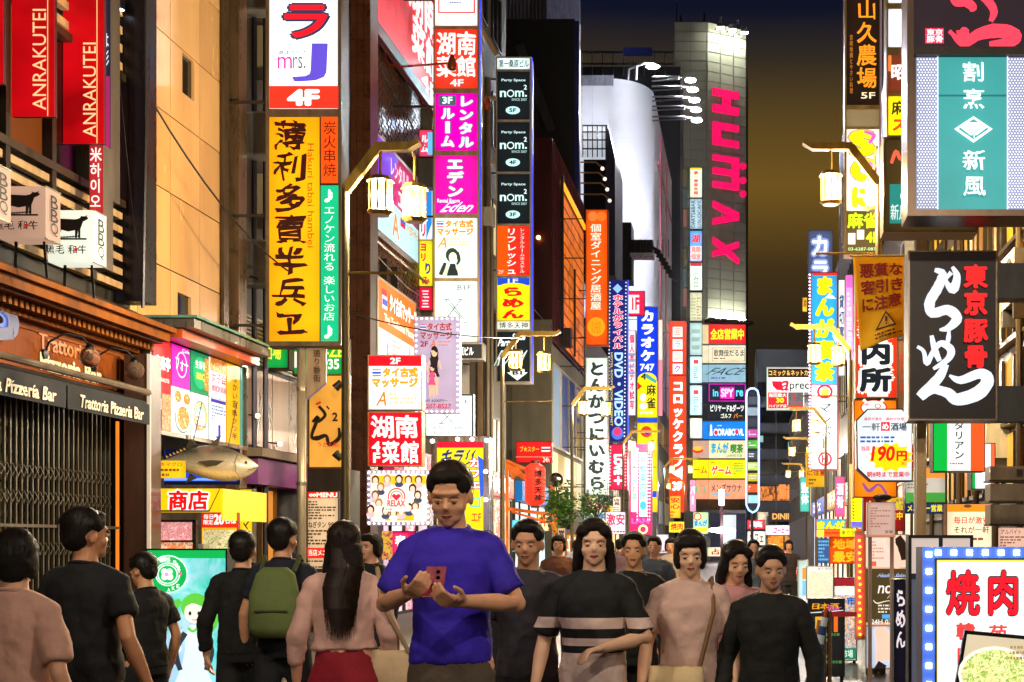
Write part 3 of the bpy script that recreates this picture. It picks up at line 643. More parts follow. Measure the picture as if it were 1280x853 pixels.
for k, (y0, y1) in enumerate(((-12, 10), (142, 192), (302, 354))):
    P = CamPlane(19.4); tt = thing('sign_back_box', ('topmost', 'middle', 'lowest')[k] + ' plain grey box mounted left of the tall orange sign', 'sign box', P(314, y1, -.2), 'grey boxes in the gap')
    ob('cabinet', slab(P, 297, y0, 333, y1, -.3, 0, mt('#6e665c', .5, .2)), None, tt); ob('lid', slab(P, 295, y0 - 2, 335, y0, -.32, .02, mt('#9a9288', .4, .3)), None, tt)
    ob('lid', slab(P, 295, y1, 335, y1 + 2, -.32, .02, mt('#9a9288', .4, .3)), None, tt)
# green telephone signs
def gsign(lab, x0, y0, x1, y1, Y, items, **k): return sign('green_sign', lab, 'sign', CamPlane(Y), x0, y0, x1, y1, '#18a048', items, group='green signs behind the orange sign', s=.9, **k)
gsign('green lit sign with yellow text at the gap left of the orange sign', 316, 412, 362, 462, 20.6, [('r', 318, 414, 330, 440, '#60d8b0'), ('t', '酒場', 330, 428, 352, 450, '#e8f040', {'b': .04}), ('r', 340, 414, 352, 426, '#101810')])
gsign('green lit sign showing phone digits under the orange sign', 366, 422, 434, 470, 21.4, [('t', 'い-ZE', 392, 432, 430, 447, '#e8f040', {'b': .05}), ('t', '5-9351', 390, 449, 430, 462, '#f4fff0', {'b': .04}), ('r', 368, 440, 376, 460, '#f0f0e0')])
sign('vertical_sign', 'tall pale blue sign strip glimpsed left of the orange sign', 'sign', CamPlane(20.8), 318, 355, 329, 408, '#a8d8e8', [('t', '◯∧WEST', 320, 360, 327, 405, '#305060', {'v': 1})], fw=1, d=.1, s=.9)
# ================================================= tall orange sign
tower('sign_tower', 'tall two panel sign, white karaoke panel above orange panel with black brush characters', 333, 427, 18.6, [
    (-40, 137, '#eef6f4', [
        ('t', 'カラ', 348, -52, 416, 52, '#e01828', {'v': 1, 'b': .05, 'o': '#303050', 'ow': .07, 'sh': .05}), ('t', 'J', 366, 55, 410, 103, '#5848c8', {'b': .02, 'sh': .05}),
        ('t', '遊ばせパブ', 349, 64, 383, 69, '#204060'), ('t', 'm', 348, 72, 366, 87, '#e030a0', {'b': -.01}), ('t', 'rs.', 367, 72, 383, 87, '#606878', {'b': -.01}), ('t', 'Kabukicho', 348, 89, 384, 93, '#a8b0b8'),
        ('r', 338, 109, 424, 137, '#e83020'), ('t', '4F', 360, 113, 401, 134, '#ffffff', {'b': .07})]),
    (147, 427, '#ff9a08', [
        ('t', '薄利多賣半兵ヱ', 342, 150, 384, 424, '#30100a', {'v': 1, 'b': .035, 'w': .09, 'sh': .04}),
        ('t', 'Hakuri tabai hambei', 385, 180, 393, 310, '#8a4408', {'rot': -90, 'b': -.01}),
        ('r', 400, 147, 402, 427, '#301810'), ('r', 402, 147, 424, 230, '#e84a10'), ('t', '炭火串焼', 405, 152, 421, 222, '#301008', {'v': 1, 'b': .0}),
        ('r', 402, 230, 424, 233, '#301810'), ('r', 402, 233, 424, 427, '#0aa878'), ('t', '♪', 407, 238, 418, 254, '#ffffff', {'b': .03}), ('t', 'エノケン流れる', 406, 258, 420, 340, '#e8fff4', {'v': 1, 'b': -.01}),
        ('t', '楽しいお店', 406, 346, 420, 402, '#e8fff4', {'v': 1, 'b': -.01}), ('t', '♪', 407, 408, 418, 424, '#ffffff', {'b': .03})])],
    fr='#6a5e50', d=.34, gap=4, ybot=433, s=1.05)
# pole with vertical street board
t = thing('street_pole', 'pale steel pole under the orange sign with a vertical street name board', 'pole', (-5.6, 18.7, 0))
P = CamPlane(18.7); a = P(377, 853); m = MB(); m.tube([(a.x, 18.7, 0), (a.x, 18.7, P(0, 436).z)], .062, 12); ob('pole', m, mt('#b0a48c', .35, .4), t, smooth=True)
q = MB(); pts = [(384, 436), (408, 436), (408, 480), (384, 500)]
q.add([P(x, y, .02) for x, y in pts] + [P(x, y, -.02) for x, y in pts], [(3, 2, 1, 0), (4, 5, 6, 7), (0, 1, 5, 4), (1, 2, 6, 5), (2, 3, 7, 6), (3, 0, 4, 7)])
nb = ob('name_board', q, mt('#9a8468', .5, .1), t); m = MB(); draw(m, CamPlane(18.678), [('t', '通り番街', 392, 437, 401, 478, '#3a2418', {'v': 1}), ('s', [(408, 480, 1), (384, 500, 1)], '#5060d0')], False); ob('lettering', m, None, nb)
for i in range(3): m = MB(); m.lathe((a.x, 18.7, 1 + i * 1.3), [(.07, 0), (.07, .05)], 12); ob('clamp', m, mt('#7a7468', .3, .6), t)
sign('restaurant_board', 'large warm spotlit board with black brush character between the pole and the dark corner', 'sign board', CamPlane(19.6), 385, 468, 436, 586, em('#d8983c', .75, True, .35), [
    ('s', [(391, 528, 3), (398, 522, 5), (390, 545, 4), (397, 548, 6), (408, 545, 4), (412, 556, 5), (424, 548, 5), (424, 535, 3)], '#1c1008'),
    ('s', [(399, 508, 4), (407, 519, 4), (398, 528, 4)], '#1c1008'), ('s', [(409, 508, 2), (412, 512, 2)], '#1c1008'),
    ('t', '2', 416, 516, 423, 527, '#1c1008', {'b': .04}), ('s', [(396, 506, 3), (402, 503, 3)], '#c02818'), ('t', 'うどん処', 398, 553, 424, 559, '#c02818')], fr='#6a4a28', fw=2, d=.12, s=.8)  # spotlight wash put in as the board's own glow; its spotlights emit nothing
for py, lb in ((478, 'upper'), (574, 'lower')):
    t = thing('spotlight', lb + ' dark spotlight on the right edge of the warm board', 'spotlight', S(428, py, 19.3)); c = S(427, py, 19.3)
    m = MB(); m.tube([c, c + Vector((-.09, -.02, -.09 if py < 500 else .09))], [.05, .06], 10); ob('lamp_housing', m, mt('#2a2622', .4, .5), t); m = MB(); m.tube([c, c + Vector((.05, .3, 0))], .012, 6); ob('bracket', m, mt('#2a2622', .4, .5), t)
sign('menu_board', 'tall paper menu board with red headers behind the woman in pale top', 'menu board', CamPlane(19.0), 384, 614, 424, 712, '#d8b890', [
    ('r', 385, 615, 423, 623, '#d02818'), ('t', '∞MENU', 387, 616, 422, 622, '#fff0e0', {'b': .04}), ('lines', 386, 626, 422, 650, 7, '#402818'), ('t', 'ねぎタン', 386, 652, 408, 660, '#201008', {'b': .03}), ('t', '980', 411, 653, 422, 659, '#402010'), ('lines', 386, 662, 422, 682, 5, '#402818'),
    ('r', 385, 685, 423, 698, '#d02818'), ('t', '当店メニュー', 387, 687, 421, 695, '#fff0e0'), ('lines', 386, 700, 422, 711, 3, '#402818')], fr='#2a2420', fw=1, d=.05, s=.75)
t = thing('service_building', 'dark grey doorway block with blue lit corner behind the menu board', 'building', (-6.6, 22, 0)); P = CamPlane(21.5)
ob('wall', slab(P, 380, 586, 432, 800, -.8, 0, mt('#37322e', .6)), None, t); ob('blue_edge', slab(P, 429, 600, 431.5, 700, 0, .03, em('#4058e0', .9)), None, t)
# ================================================= street lanterns
def lantern_glass(h, s):
    m = bpy.data.materials.new('lantern_glass'); m.use_nodes = True; nt = m.node_tree; nt.nodes.remove(pr(m)); o = nt.nodes['Material Output']
    e = nt.nodes.new('ShaderNodeEmission'); e.inputs[0].default_value = lin(h); e.inputs[1].default_value = s
    t = nt.nodes.new('ShaderNodeBsdfTransparent'); x = nt.nodes.new('ShaderNodeMixShader'); x.inputs[0].default_value = .5
    nt.links.new(t.outputs[0], x.inputs[1]); nt.links.new(e.outputs[0], x.inputs[2]); nt.links.new(x.outputs[0], o.inputs[0]); return m
LAMP = lantern_glass('#ffdc90', 2.6); LAMP2 = lantern_glass('#ffd468', 45)
gold = mt('#9a7a34', .35, .7, .3, 14, .05)
def street_lamp(lab, xp, Y, z, reach, lean=.9, first=.35, dz2=-.3, glow=None, h=7.4, lanterns=((0, 0), (.3, -.05)), grp='gold lantern street lamps', ly=(0, .5), pw=1900, lc=(1, .86, .66)):
    """pole at X=xp; arm reaches towards the road by reach (signed); two lanterns hang from it"""
    sg = 1 if reach > 0 else -1
    t = thing('street_lamp', lab, 'street lamp', (xp, Y, 0), grp)
    m = MB(); m.lathe((xp, Y, 0), [(.08, 0), (.08, .5), (.046, .6), (.036, z + .1)], 12); ob('pole', m, mt('#5e5236', .45, .5, .3, 8, .1), t, smooth=True)
    top = z + .48; m = MB()
    m.bar((xp, Y, top - .42), (xp + sg * .32, Y, top), .07, .09); m.bar((xp + sg * .30, Y, top), (xp + reach, Y, top), .09, .08); m.bar((xp + reach - sg * .02, Y, top - .02), (xp + reach + sg * .10, Y, top + .05), .12, .05)
    ob('arm', m, gold, t)
    m = MB(); m.tube([(xp, Y, z - .75), (xp + reach * .95, Y, z - .75)], .014, 6); ob('banner_rod', m, gold, t)
    for i, (fx, dy) in enumerate(((lean, ly[0]), (first, ly[1]))):
        c = Vector((xp + reach * fx, Y + dy * .0 + (.28 if i else -.0), z)); g_ = LAMP if glow is None else glow
        q = MB(); q.lathe(c, [(.092, -.14), (.092, .14)], 8); lan = ob('lantern_glass', q, g_, t)
        if pw:
            ld = bpy.data.lights.new('lantern_bulb', 'POINT'); ld.energy = pw * (.5 if i else 1); ld.color = lc; ld.shadow_soft_size = .06; lo = bpy.data.objects.new('lantern_bulb', ld); COL.objects.link(lo); lo.parent = t; lo.location = c - ORG[t]
        m = MB(); m.lathe(c, [(.0, .2), (.10, .19), (.135, .14), (.11, .14)], 12); m.lathe(c, [(.11, -.14), (.13, -.155), (.09, -.19), (0, -.19)], 12)
        for k in range(8): a = math.pi / 4 * k; m.box(c.x + 0.104 * math.cos(a) - .011, c.x + 0.104 * math.cos(a) + .011, c.y + 0.104 * math.sin(a) - .011, c.y + 0.104 * math.sin(a) + .011, c.z - .14, c.z + .14)
        m.tube([c + Vector((0, 0, .2)), c + Vector((0, 0, .47))], .016, 6); m.tube([c + Vector((0, 0, .46)), Vector((c.x, Y, top))], .014, 6)
        ob('lantern_frame', m, gold, lan)
    return t
street_lamp('gold street lamp with two lanterns in front of the dark brown pillar', S(432, 0, 13.3).x, 13.3, 4.9, .62, .55, .98)
street_lamp('gold street lamp with two lanterns over the red and yellow ramen panel', S(628, 0, 24.6).x, 24.6, 4.82, .95, .25, .75)
street_lamp('gold street lamp whose lanterns hang before the white vertical pork cutlet sign', S(715, 0, 33.5).x, 33.5, 4.85, .95, .3, .85)
street_lamp('gold street lamp just right of the pink love sign', S(776, 0, 48), 48, 4.85, 1, .3, .8) if 0 else None
for px, Y, lab, r in ((779, 47, 'small far street lamp in front of the pink fringe banners', 1.2), (830, 62, 'small far street lamp left of the white bracket lamps', 1.5), (856, 80, 'farthest street lamp on the left row', -1.2)):
    street_lamp(lab, S(px, 0, Y).x, Y, 4.9, r, .25, .8)
street_lamp('glaring gold street lamp with brightest lanterns near the teal sign', S(1098, 0, 15.65).x, 15.65, 5.59, -.76, .72, .02, glow=LAMP2, pw=5200, lc=(1, .74, .36))
street_lamp('gold street lamp before the blue and yellow comic cafe sign', S(1062, 0, 24.2).x, 24.2, 4.88, -.95, .66, .2)
street_lamp('gold street lamp below the media cafe billboard, its lanterns over the white sign', S(1032, 0, 38).x, 38, 4.8, -.95, .86, .3)
for px, Y, lab in ((1020, 50, 'far street lamp with two lanterns above the yellow warning banner'), (1008, 66, 'very far street lamp left of the small yellow banner')):
    street_lamp(lab, S(px, 0, Y).x, Y, 4.9, -1.1, .8, .2)
for x, y, lab, r in ((-3.9, 3.6, 'street lamp on the left kerb beside the camera, out of frame', .7), (2.2, 3.0, 'street lamp on the right kerb beside the camera, out of frame', -.7), (-3.9, -6, 'street lamp on the left kerb behind the camera', .7), (2.2, -6.5, 'street lamp on the right kerb behind the camera', -.7)):
    street_lamp(lab, x, y, 4.9, r, pw=1100)  # unseen lamps added to light the crowd and the near signs
# ================================================= LEFT 3: brown brick building and its boards
XB = -7.0
b3 = thing('brick_building', 'dark brown tiled building with red and magenta billboards along its wall', 'building', (-9, 27, 0))
brk = mt('#4a2e22', .4, .1, .4, 5, .3)
ob('wall', B(-12, XB - .04, 24.2, 29.6, 0, 22), mt('#241a14', .6), b3)
a, b = S(438, 0, 24.0).x, S(463, 0, 24.0).x
m = MB(); m.box(a, b, 24.0, 24.5, 0, 22); ob('corner_pillar', m, mt('#3c241a', .35, .1, .3, 6, .1), b3)
tl = MB()
for k in range(60):      # tile courses of the pillar
    for i in range(3):
        w = (b - a) / 3; tl.box(a + i * w + .006, a + (i + 1) * w - .006, 23.985, 24.0, 2 + k * .3 + .008, 2 + (k + 1) * .3 - .008)
ob('pillar_tiles', tl, mt('#53301f', .3, .1, .5, 3, .1, False), b3, kind='stuff')
m = MB(); tt = []
for k in range(70):
    z = 4.6 + k * .092
    for i in range(22):
        y = 24.6 + i * .215 + (.1 if k % 2 else 0)
        m.box(XB - .05, XB - .02 + .006 * ((i * 7 + k * 3) % 3), y, y + .195, z, z + .08)
ob('brick_tiles', m, brk, b3, kind='stuff')
m = MB(); m.box(XB - .1, XB + .25, 24.5, 29.5, 4.35, 4.5); m.box(XB - .1, XB + .12, 24.5, 29.5, 9.1, 9.25); ob('ledge', m, mt('#2c2420', .5, .3), b3)
m = MB(); m.tube([(XB + .1, 25, 7.2), (XB + .12, 29.5, 7.15)], .03, 6); m.tube([(XB + .15, 25, 6.9), (XB + .3, 27.0, 6.6), (XB + .1, 29.5, 6.8)], .012, 5); ob('conduit', m, mt('#9a8a80', .4, .5), b3)
for y in (26.2, 27.0):
    ob('wall_vent', B(XB - .02, XB + .12, y, y + .12, 6.3, 7.0), mt('#2a2220', .4, .4), b3)
def wsign(name, lab, X, px0, px1, z1, z0, col, items, **k):
    P = WallPlane(X, YX(px0, X), YX(px1, X), z1, z0)
    return sign(name, lab, k.pop('cat', 'billboard'), P, 0, 0, 1, 1, col, items, **k)
wsign('billboard', 'huge red billboard with white characters receding along the brown building, top of the photo', -6.8, 463, 547, 17, 10.95, em('#d80820', .95, True, .3), [
    ('t', '湖南', .50, .60, .98, .76, '#ffe4e4', {'b': .05, 'w': .03}), ('t', '菜館', .55, .76, .98, .9, '#ffe4e4', {'b': .05, 'w': .03}), ('t', '4F', .7, .91, .95, .97, '#ffe4e4'),
    ('i', .45, .30, 1, .57, '#e8d8d8'), ('s', [(.3, .1, .05), (.45, .3, .09), (.42, .5, .05), (.5, .58, .02)], '#f0d0a0'), ('t', '本場中国', .5, .34, .95, .44, '#a01020'),
    ('s', [(.6, .55, .03), (.63, .66, .01)], '#f0e0c0'), ('s', [(.75, .55, .03), (.77, .64, .01)], '#f0e0c0'), ('s', [(.88, .55, .03), (.9, .65, .01)], '#f0e0c0')], fr='#58101a', fw=4, d=.1, s=1.0)
for px, py, lab in ((480, 66, 'upper copper arm lamp reaching over the red billboard'), (524, 118, 'lower copper arm lamp reaching over the magenta room panel')):
    c = FX(px, py, -6.75); t = thing('arm_lamp', lab, 'arm lamp', c, 'copper arm lamps')
    e = c + Vector((1.35 * c.y / 27, 0, -.2)); m = MB(); m.tube([c, c + Vector((.05, 0, -.2)), c + Vector((.25, 0, -.27)), e + Vector((-.1, 0, .0)), e], .022, 8); ob('arm', m, mt('#b04028', .3, .7), t, smooth=True)
    m = MB(); m.lathe(e + Vector((0, 0, -.06)), [(.07, -.06), (.085, .0), (.07, .12), (.03, .22)], 10); ob('lamp_head', m, mt('#a85838', .3, .7), t, smooth=True)
wsign('billboard', 'slanting magenta and pale billboard between the brick bands', -6.7, 466, 521.5, 9.0, 7.25, '#c0206c', [
    ('p', [(0, 0), (.55, 0), (.3, .5), (0, .4)], '#6838c8'), ('p', [(0, .55), (1, .62), (1, 1), (0, 1)], '#a8d8e0'), ('t', 'レンタルルーム', .35, .1, .95, .3, '#f4d8ec', {'b': .03}), ('t', 'エデン', .5, .35, .95, .58, '#f4e8f4', {'b': .05}),
    ('r', .55, .66, .66, .76, '#d02040'), ('r', .55, .68, .66, .72, '#3050b0'), ('t', 'タイ古式マッサージ', .68, .66, .97, .78, '#c89030', {'b': .04}), ('t', 'A', .35, .68, .5, .95, '#e08040')], fr='#c8c0c8', fw=3, d=.12, s=.8)
wsign('billboard', 'orange and white massage billboard with tiny flag receding behind the lit signs', -6.6, 470.5, 519, 6.33, 4.85, '#f4f0ec', [
    ('p', [(0, 0), (1, 0), (1, .62), (0, .62)], '#f0641c'), ('r', .1, .12, .22, .2, '#e02030'), ('r', .1, .2, .22, .36, '#f4f4f8'), ('r', .1, .24, .22, .32, '#3048b0'),
    ('t', 'タイ古式マッサージ', .26, .12, .97, .36, '#fff8f0', {'b': .08, 'o': '#c84810', 'ow': .05}), ('t', 'Thai Traditional Massage', .12, .42, .95, .56, '#ffe8d8', {'b': .02}),
    ('s', [(.18, .66, .01), (.2, .75, .02), (.18, .95, .03)], '#604838'), ('s', [(.22, .66, .01), (.24, .8, .015), (.2, .95, .02)], '#604838'), ('lines', .3, .68, .55, .9, 4, '#806858'), ('s', [(.74, .66, .02), (.73, .95, .04)], '#803828'), ('r', .85, .75, .97, .95, '#e02020')], fr='#b8a890', fw=3, d=.25, side='#a89878', s=1.0)
# boards that stand square to the street
def flag(x0, y0, w, h): return [('r', x0, y0, x0 + w, y0 + h, '#e02838'), ('r', x0, y0 + h * .18, x0 + w, y0 + h * .82, '#f8f8ff'), ('r', x0, y0 + h * .34, x0 + w, y0 + h * .66, '#2858c0')]
P22 = CamPlane(22)
sign('massage_sign', 'square white massage sign with red floor strip, lowest of the massage signs', 'sign', P22, 460, 444, 528, 513, '#f4f8f8', [
    ('r', 461, 445, 527, 458, '#e01020'), ('t', '2F', 488, 447.5, 501, 455.5, '#ffffff', {'b': .04})] + flag(466, 462, 11, 9) + [('t', 'タイ古式', 479, 460, 523, 472, '#f0a018', {'b': .07, 'o': '#906010', 'ow': .04}), ('t', 'マッサージ', 466, 473, 523, 485, '#f0a018', {'b': .07, 'o': '#906010', 'ow': .04}),
    ('t', 'A', 473, 490, 486, 508, '#f07818', {'sh': .3}), ('lines', 488, 491, 522, 507, 3, '#f0c090')], fr='#c8b8a0', fw=1.2, d=.2)
sign('restaurant_sign', 'square red sign with white characters and floor mark, under the white massage sign', 'sign', CamPlane(22.05), 460, 515, 528, 583, '#d80820', [
    ('t', '湖', 464, 519, 493, 549, '#fff4f4', {'b': .04, 'w': .05}), ('t', '南', 494, 519, 524, 549, '#fff4f4', {'b': .04, 'w': .05}), ('t', '4', 465, 552, 476, 565, '#fff4f4', {'b': .04}), ('t', 'F', 467, 566, 476, 579, '#fff4f4', {'b': .04}),
    ('t', '菜', 478, 551, 500, 580, '#fff4f4', {'b': .04, 'w': .05}), ('t', '館', 501, 551, 525, 580, '#fff4f4', {'b': .04, 'w': .05})], fr='#c8a070', fw=1.2, d=.2)
PW = CamPlane(23.2)
def lady(x, y, h, dress, skin='#e8b898', hair='#281810'):
    return [('s', [(x, y + h * .08, h * .16), (x, y + h * .2, h * .15)], hair), ('e', x, y + h * .09, h * .06, h * .085, skin), ('s', [(x - h * .05, y + h * .04, h * .04), (x, y, h * .09), (x + h * .06, y + h * .08, h * .05)], hair),
            ('s', [(x - h * .09, y + h * .24, h * .04), (x - h * .14, y + h * .42, h * .035), (x - h * .1, y + h * .5, h * .03)], skin), ('s', [(x + h * .09, y + h * .24, h * .04), (x + h * .14, y + h * .42, h * .035)], skin),
            ('s', [(x, y + h * .2, h * .18), (x, y + h * .38, h * .13), (x, y + h * .58, h * .22)], dress), ('s', [(x - h * .05, y + h * .6, h * .07), (x - h * .05, y + h * .95, h * .04)], skin), ('s', [(x + h * .05, y + h * .6, h * .07), (x + h * .06, y + h * .95, h * .04)], skin)]
sign('led_poster_sign', 'lavender poster with two women and white bulbs around its edge', 'poster sign', PW, 518, 396, 575, 517, '#b8a8c8', flag(526, 406, 7, 7) + [
    ('t', 'タイ古式', 535, 404, 565, 414, '#a83018', {'b': .06}), ('t', 'マッサージ', 526, 415, 566, 425, '#a83018', {'b': .06}), ('t', '2F', 526, 427, 536, 434, '#a02018', {'b': .04}), ('t', 'A', 539, 425, 546, 435, '#d06830', {'sh': .3}), ('lines', 548, 426, 566, 434, 2, '#c08878')] +
    lady(544, 436, 62, '#241a20') + lady(542, 458, 42, '#d05080') + [('t', '60分 6000円～', 530, 500, 562, 504, '#382830'), ('t', '3207-8527', 531, 506, 566, 512, '#c02030', {'b': .03})], fr='#c0b4c8', fw=1, d=.12, s=.85, leds=(9, 18, '#f4ecff', 5, 2.6))
faces = []
for i in range(16):
    x, y = [(470, 601), (485, 600), (500, 600), (512, 601), (525, 601), (478, 610), (518, 612), (472, 620), (525, 620), (477, 630), (467, 638), (486, 640), (496, 642), (506, 640), (516, 636), (524, 634)][i]
    faces += [('e', x, y - 1, 4.8, 5.6, ('#5a3420', '#a87848', '#382018', '#7a4a30')[i % 4]), ('e', x, y + 6, 5.2, 3.5, ('#f0e8ec', '#e8b8c0', '#384868')[i % 3]), ('e', x, y, 3.1, 3.9, '#f4d0b8')]
sign('led_picture_board', 'glowing board of many small portraits framed with white bulbs', 'picture board', CamPlane(21.5), 459, 588, 538, 657, '#f0e8f0', [('r', 465, 595, 533, 651, '#f4ecdc'), ('r', 465, 595, 533, 606, '#f0c020'), ('r', 482, 638, 518, 651, '#f0c020')] + faces + [
    ('ring', 501, 622, 11, 11, .14, '#e02848'), ('ring', 501, 622, 7.6, 7.6, .14, '#e02848'), ('r', 486, 625, 516, 640, '#f4ecdc'), ('p', [(501, 627), (495, 621), (498, 618), (501, 620), (504, 618), (507, 621)], '#e02848'), ('t', 'RELAX', 490, 626, 512, 634, '#e02848', {'b': .04}), ('lines', 488, 636, 514, 639, 1, '#e06078')],
    fr='#d8d0f0', fw=4, d=.2, s=.95, leds=(13, 10, '#f0f0ff', 7, 2.4))
# panel stack three
tower('sign_tower', 'stack of lit panels: red restaurant, two magenta, massage portrait and pale cross panels', 542, 599, 27, [
    (-30, 33, '#f0f4f4', [('box', 548, -24, 594, 17, 1.6, '#e02028'), ('t', 'んん', 552, -12, 590, 1, '#e02028', {'b': .06}), ('lines', 562, 3, 578, 6, 1, '#204080')]),
    (37, 111, '#e83420', [('t', '湖', 546, 40, 570, 70, '#fff0ec', {'b': .04, 'w': .05}), ('t', '南', 571, 40, 596, 70, '#fff0ec', {'b': .04, 'w': .05}), ('t', '菜', 546, 70, 570, 98, '#fff0ec', {'b': .04, 'w': .05}), ('t', '館', 571, 70, 596, 98, '#fff0ec', {'b': .04, 'w': .05}), ('t', '4F', 563, 100, 580, 109, '#fff0ec', {'b': .03})]),
    (117, 189, '#d800a8', [('r', 549, 120, 570, 132, '#385860'), ('t', '3F', 553, 121.5, 566, 130.5, '#e0f0f0', {'b': .05}), ('t', 'ルーム', 551, 134, 569, 186, '#e8fcff', {'v': 1, 'b': .09, 'o': '#306080', 'ow': .05}), ('t', 'レンタル', 573, 119, 593, 187, '#e8fcff', {'v': 1, 'b': .09, 'o': '#306080', 'ow': .05})]),
    (195, 268, '#d8109c', [('t', 'エデン', 558, 197, 580, 248, '#e8fcff', {'v': 1, 'b': .09, 'o': '#306080', 'ow': .05}), ('t', 'Rental Room', 547, 249, 575, 254, '#ffe8f8', {'b': .03}), ('t', 'Eden', 556, 253, 592, 266, '#ffe8f8', {'sh': .35, 'w': .03})]),
    (273, 348, '#d8ece4', flag(546, 277, 9, 7) + [('t', 'タイ古式', 557, 276, 592, 285, '#d89018', {'b': .07, 'o': '#806018', 'ow': .03}), ('t', 'マッサージ', 547, 286, 592, 295, '#d89018', {'b': .07, 'o': '#806018', 'ow': .03}), ('t', 'A', 549, 297, 561, 311, '#e89038', {'sh': .3}), ('lines', 563, 298, 592, 309, 3, '#e0b878'),
        ('e', 566, 320, 8, 9, '#283828'), ('e', 567, 323, 5, 6.5, '#e8e0c8'), ('s', [(573, 316, 3), (575, 326, 4), (572, 332, 2)], '#283828'), ('s', [(560, 334, 7), (558, 346, 10)], '#c8c8b0'), ('s', [(567, 331, 6), (567, 346, 15)], '#202828'), ('s', [(574, 334, 7), (580, 346, 8)], '#d8d8c0'), ('s', [(558, 330, 4), (552, 345, 5)], '#283028')]),
    (352, 428, '#cce4dc', [('t', 'B1F', 572, 357, 589, 363, '#303838', {'b': .01}), ('s', [(557, 375, 1), (577, 398, 1)], '#404848'), ('s', [(561, 375, 1), (579, 398, 1)], '#404848'), ('s', [(577, 375, 1), (559, 398, 1)], '#404848'), ('r', 556, 397.5, 563, 398.5, '#404848'), ('r', 572, 397.5, 579, 398.5, '#404848'), ('r', 556, 374.5, 562, 375.5, '#404848'), ('r', 573, 374.5, 579, 375.5, '#404848'),
        ('lines', 555, 403, 590, 406, 1, '#607070'), ('t', '・・・・', 560, 408, 586, 412, '#90a0a0')])],
    fr='#b09a70', d=.35, gap=2, edge='#2838ff')
sign('basement_sign', 'framed pale sign with thin cross letter above the yellow cafe sign', 'sign', CamPlane(26), 531, 493, 592, 547, '#d0e8e0', [('t', '1F', 577, 500, 586, 505, '#303838'), ('s', [(550, 512, 1), (568, 530, 1)], '#404848'), ('s', [(568, 512, 1), (551, 530, 1)], '#404848'), ('r', 549, 529.4, 556, 530.4, '#404848'), ('t', 'XカフェBAR', 541, 533, 583, 537, '#303838'), ('t', '・・・・・', 543, 539, 580, 543, '#90a0a0')], fr='#283034', fw=2, d=.15)
sign('rounded_sign', 'small dark sign with white building name under the pale cross panel', 'sign', CamPlane(26.6), 572, 429, 604, 450, '#202020', [('t', '原ビル', 574, 434, 592, 445, '#e8f0f0', {'b': .04})], fr='#8a8478', fw=1.5, d=.3, s=1)
tower('sign_tower', 'narrow blue, white and yellow sign strip left of the magenta panels', 523, 542, 29.5, [
    (163, 196, '#d84060', [('t', 'ルム', 526, 168, 536, 192, '#ffffff', {'v': 1, 'b': .06}), ('r', 535, 166, 541, 194, '#68b8e8')]),
    (236, 300, '#f0f4f8', [('p', [(533, 236), (540, 236), (540, 280), (533, 300)], '#2888e0'), ('t', '○リリ', 525, 238, 534, 298, '#e02838', {'v': 1, 'b': .1})]),
    (301, 358, '#f0e028', [('t', 'ヨリ', 525, 303, 534, 328, '#e02838', {'v': 1, 'b': .08}), ('t', 'り', 530, 328, 540, 344, '#283878', {'b': .08}), ('t', 'み', 527, 345, 538, 357, '#e02838', {'b': .06})]),
    (359, 388, '#d81838', [('t', '三三', 527, 362, 537, 386, '#f0e0e8', {'v': 1, 'b': .06})])], d=.2, gap=1)
ob('service_box', slab(CamPlane(28.8), 522, 198, 541, 234, -.3, 0), mt('#6a6460', .5, .2), None, 'plain grey metal box between the narrow sign strips', 'metal box')
# yellow cafe light tower with chrome frame
P = CamPlane(24.5); t = thing('chrome_light_box', 'yellow cafe light box in a mirror chrome frame behind the man in blue', 'light box', P(575, 680)); 
ob('cabinet', slab(P, 541, 547, 611, 700, -.35, -.01, mt('#8a8a90', .12, 1, .3)), None, t)
ob('chrome_frame', rim(P, 540, 546, 612, 700, 7, 7, -.01, .06, mt('#c8c8d0', .12, 1, .6, 14, .1)), None, t)
q = ob('sign_panel', slab(P, 547, 553, 605, 700, -.01, .01, em('#f0e010', 1.0)), None, t); m = MB()
draw(m, P, [('r', 547, 553, 605, 560, '#e01030'), ('t', 'キラリ', 552, 562, 592, 582, '#203070', {'b': .05, 'sh': .2, 'w': .03}), ('t', 'カフェ', 586, 572, 602, 612, '#ffffff', {'v': 1, 'b': .08, 'o': '#e01830', 'ow': .12}), ('r', 588, 622, 601, 634, '#58c8c0'), ('r', 590, 624, 599, 632, '#e8e020'), ('t', 'エF', 590, 642, 602, 652, '#e01830'), ('p', [(598, 570), (605, 575), (605, 620), (601, 622)], '#2858d0')]); ob('lettering', m, None, q)
m = MB()
for x, y in ((541.5, 552), (573, 549.5), (591, 549.5), (609, 551), (608, 590), (608, 625)): m.ball(P(x, y, .08), .035, 8)
ob('led_bulbs', m, em('#ffffff', 12, False), t, kind='stuff')
sign('shop_sign', 'small magenta and white shop sign low beside the portrait board', 'sign', CamPlane(25), 478, 664, 520, 700, '#c01850', [('r', 492, 667, 510, 690, '#e03068'), ('t', '春', 494, 669, 508, 684, '#ffffff', {'b': .05}), ('i', 478, 664, 491, 700, photo(['#281020', '#a03050', '#e8c040', '#402040'], 6, .8))], fw=1)
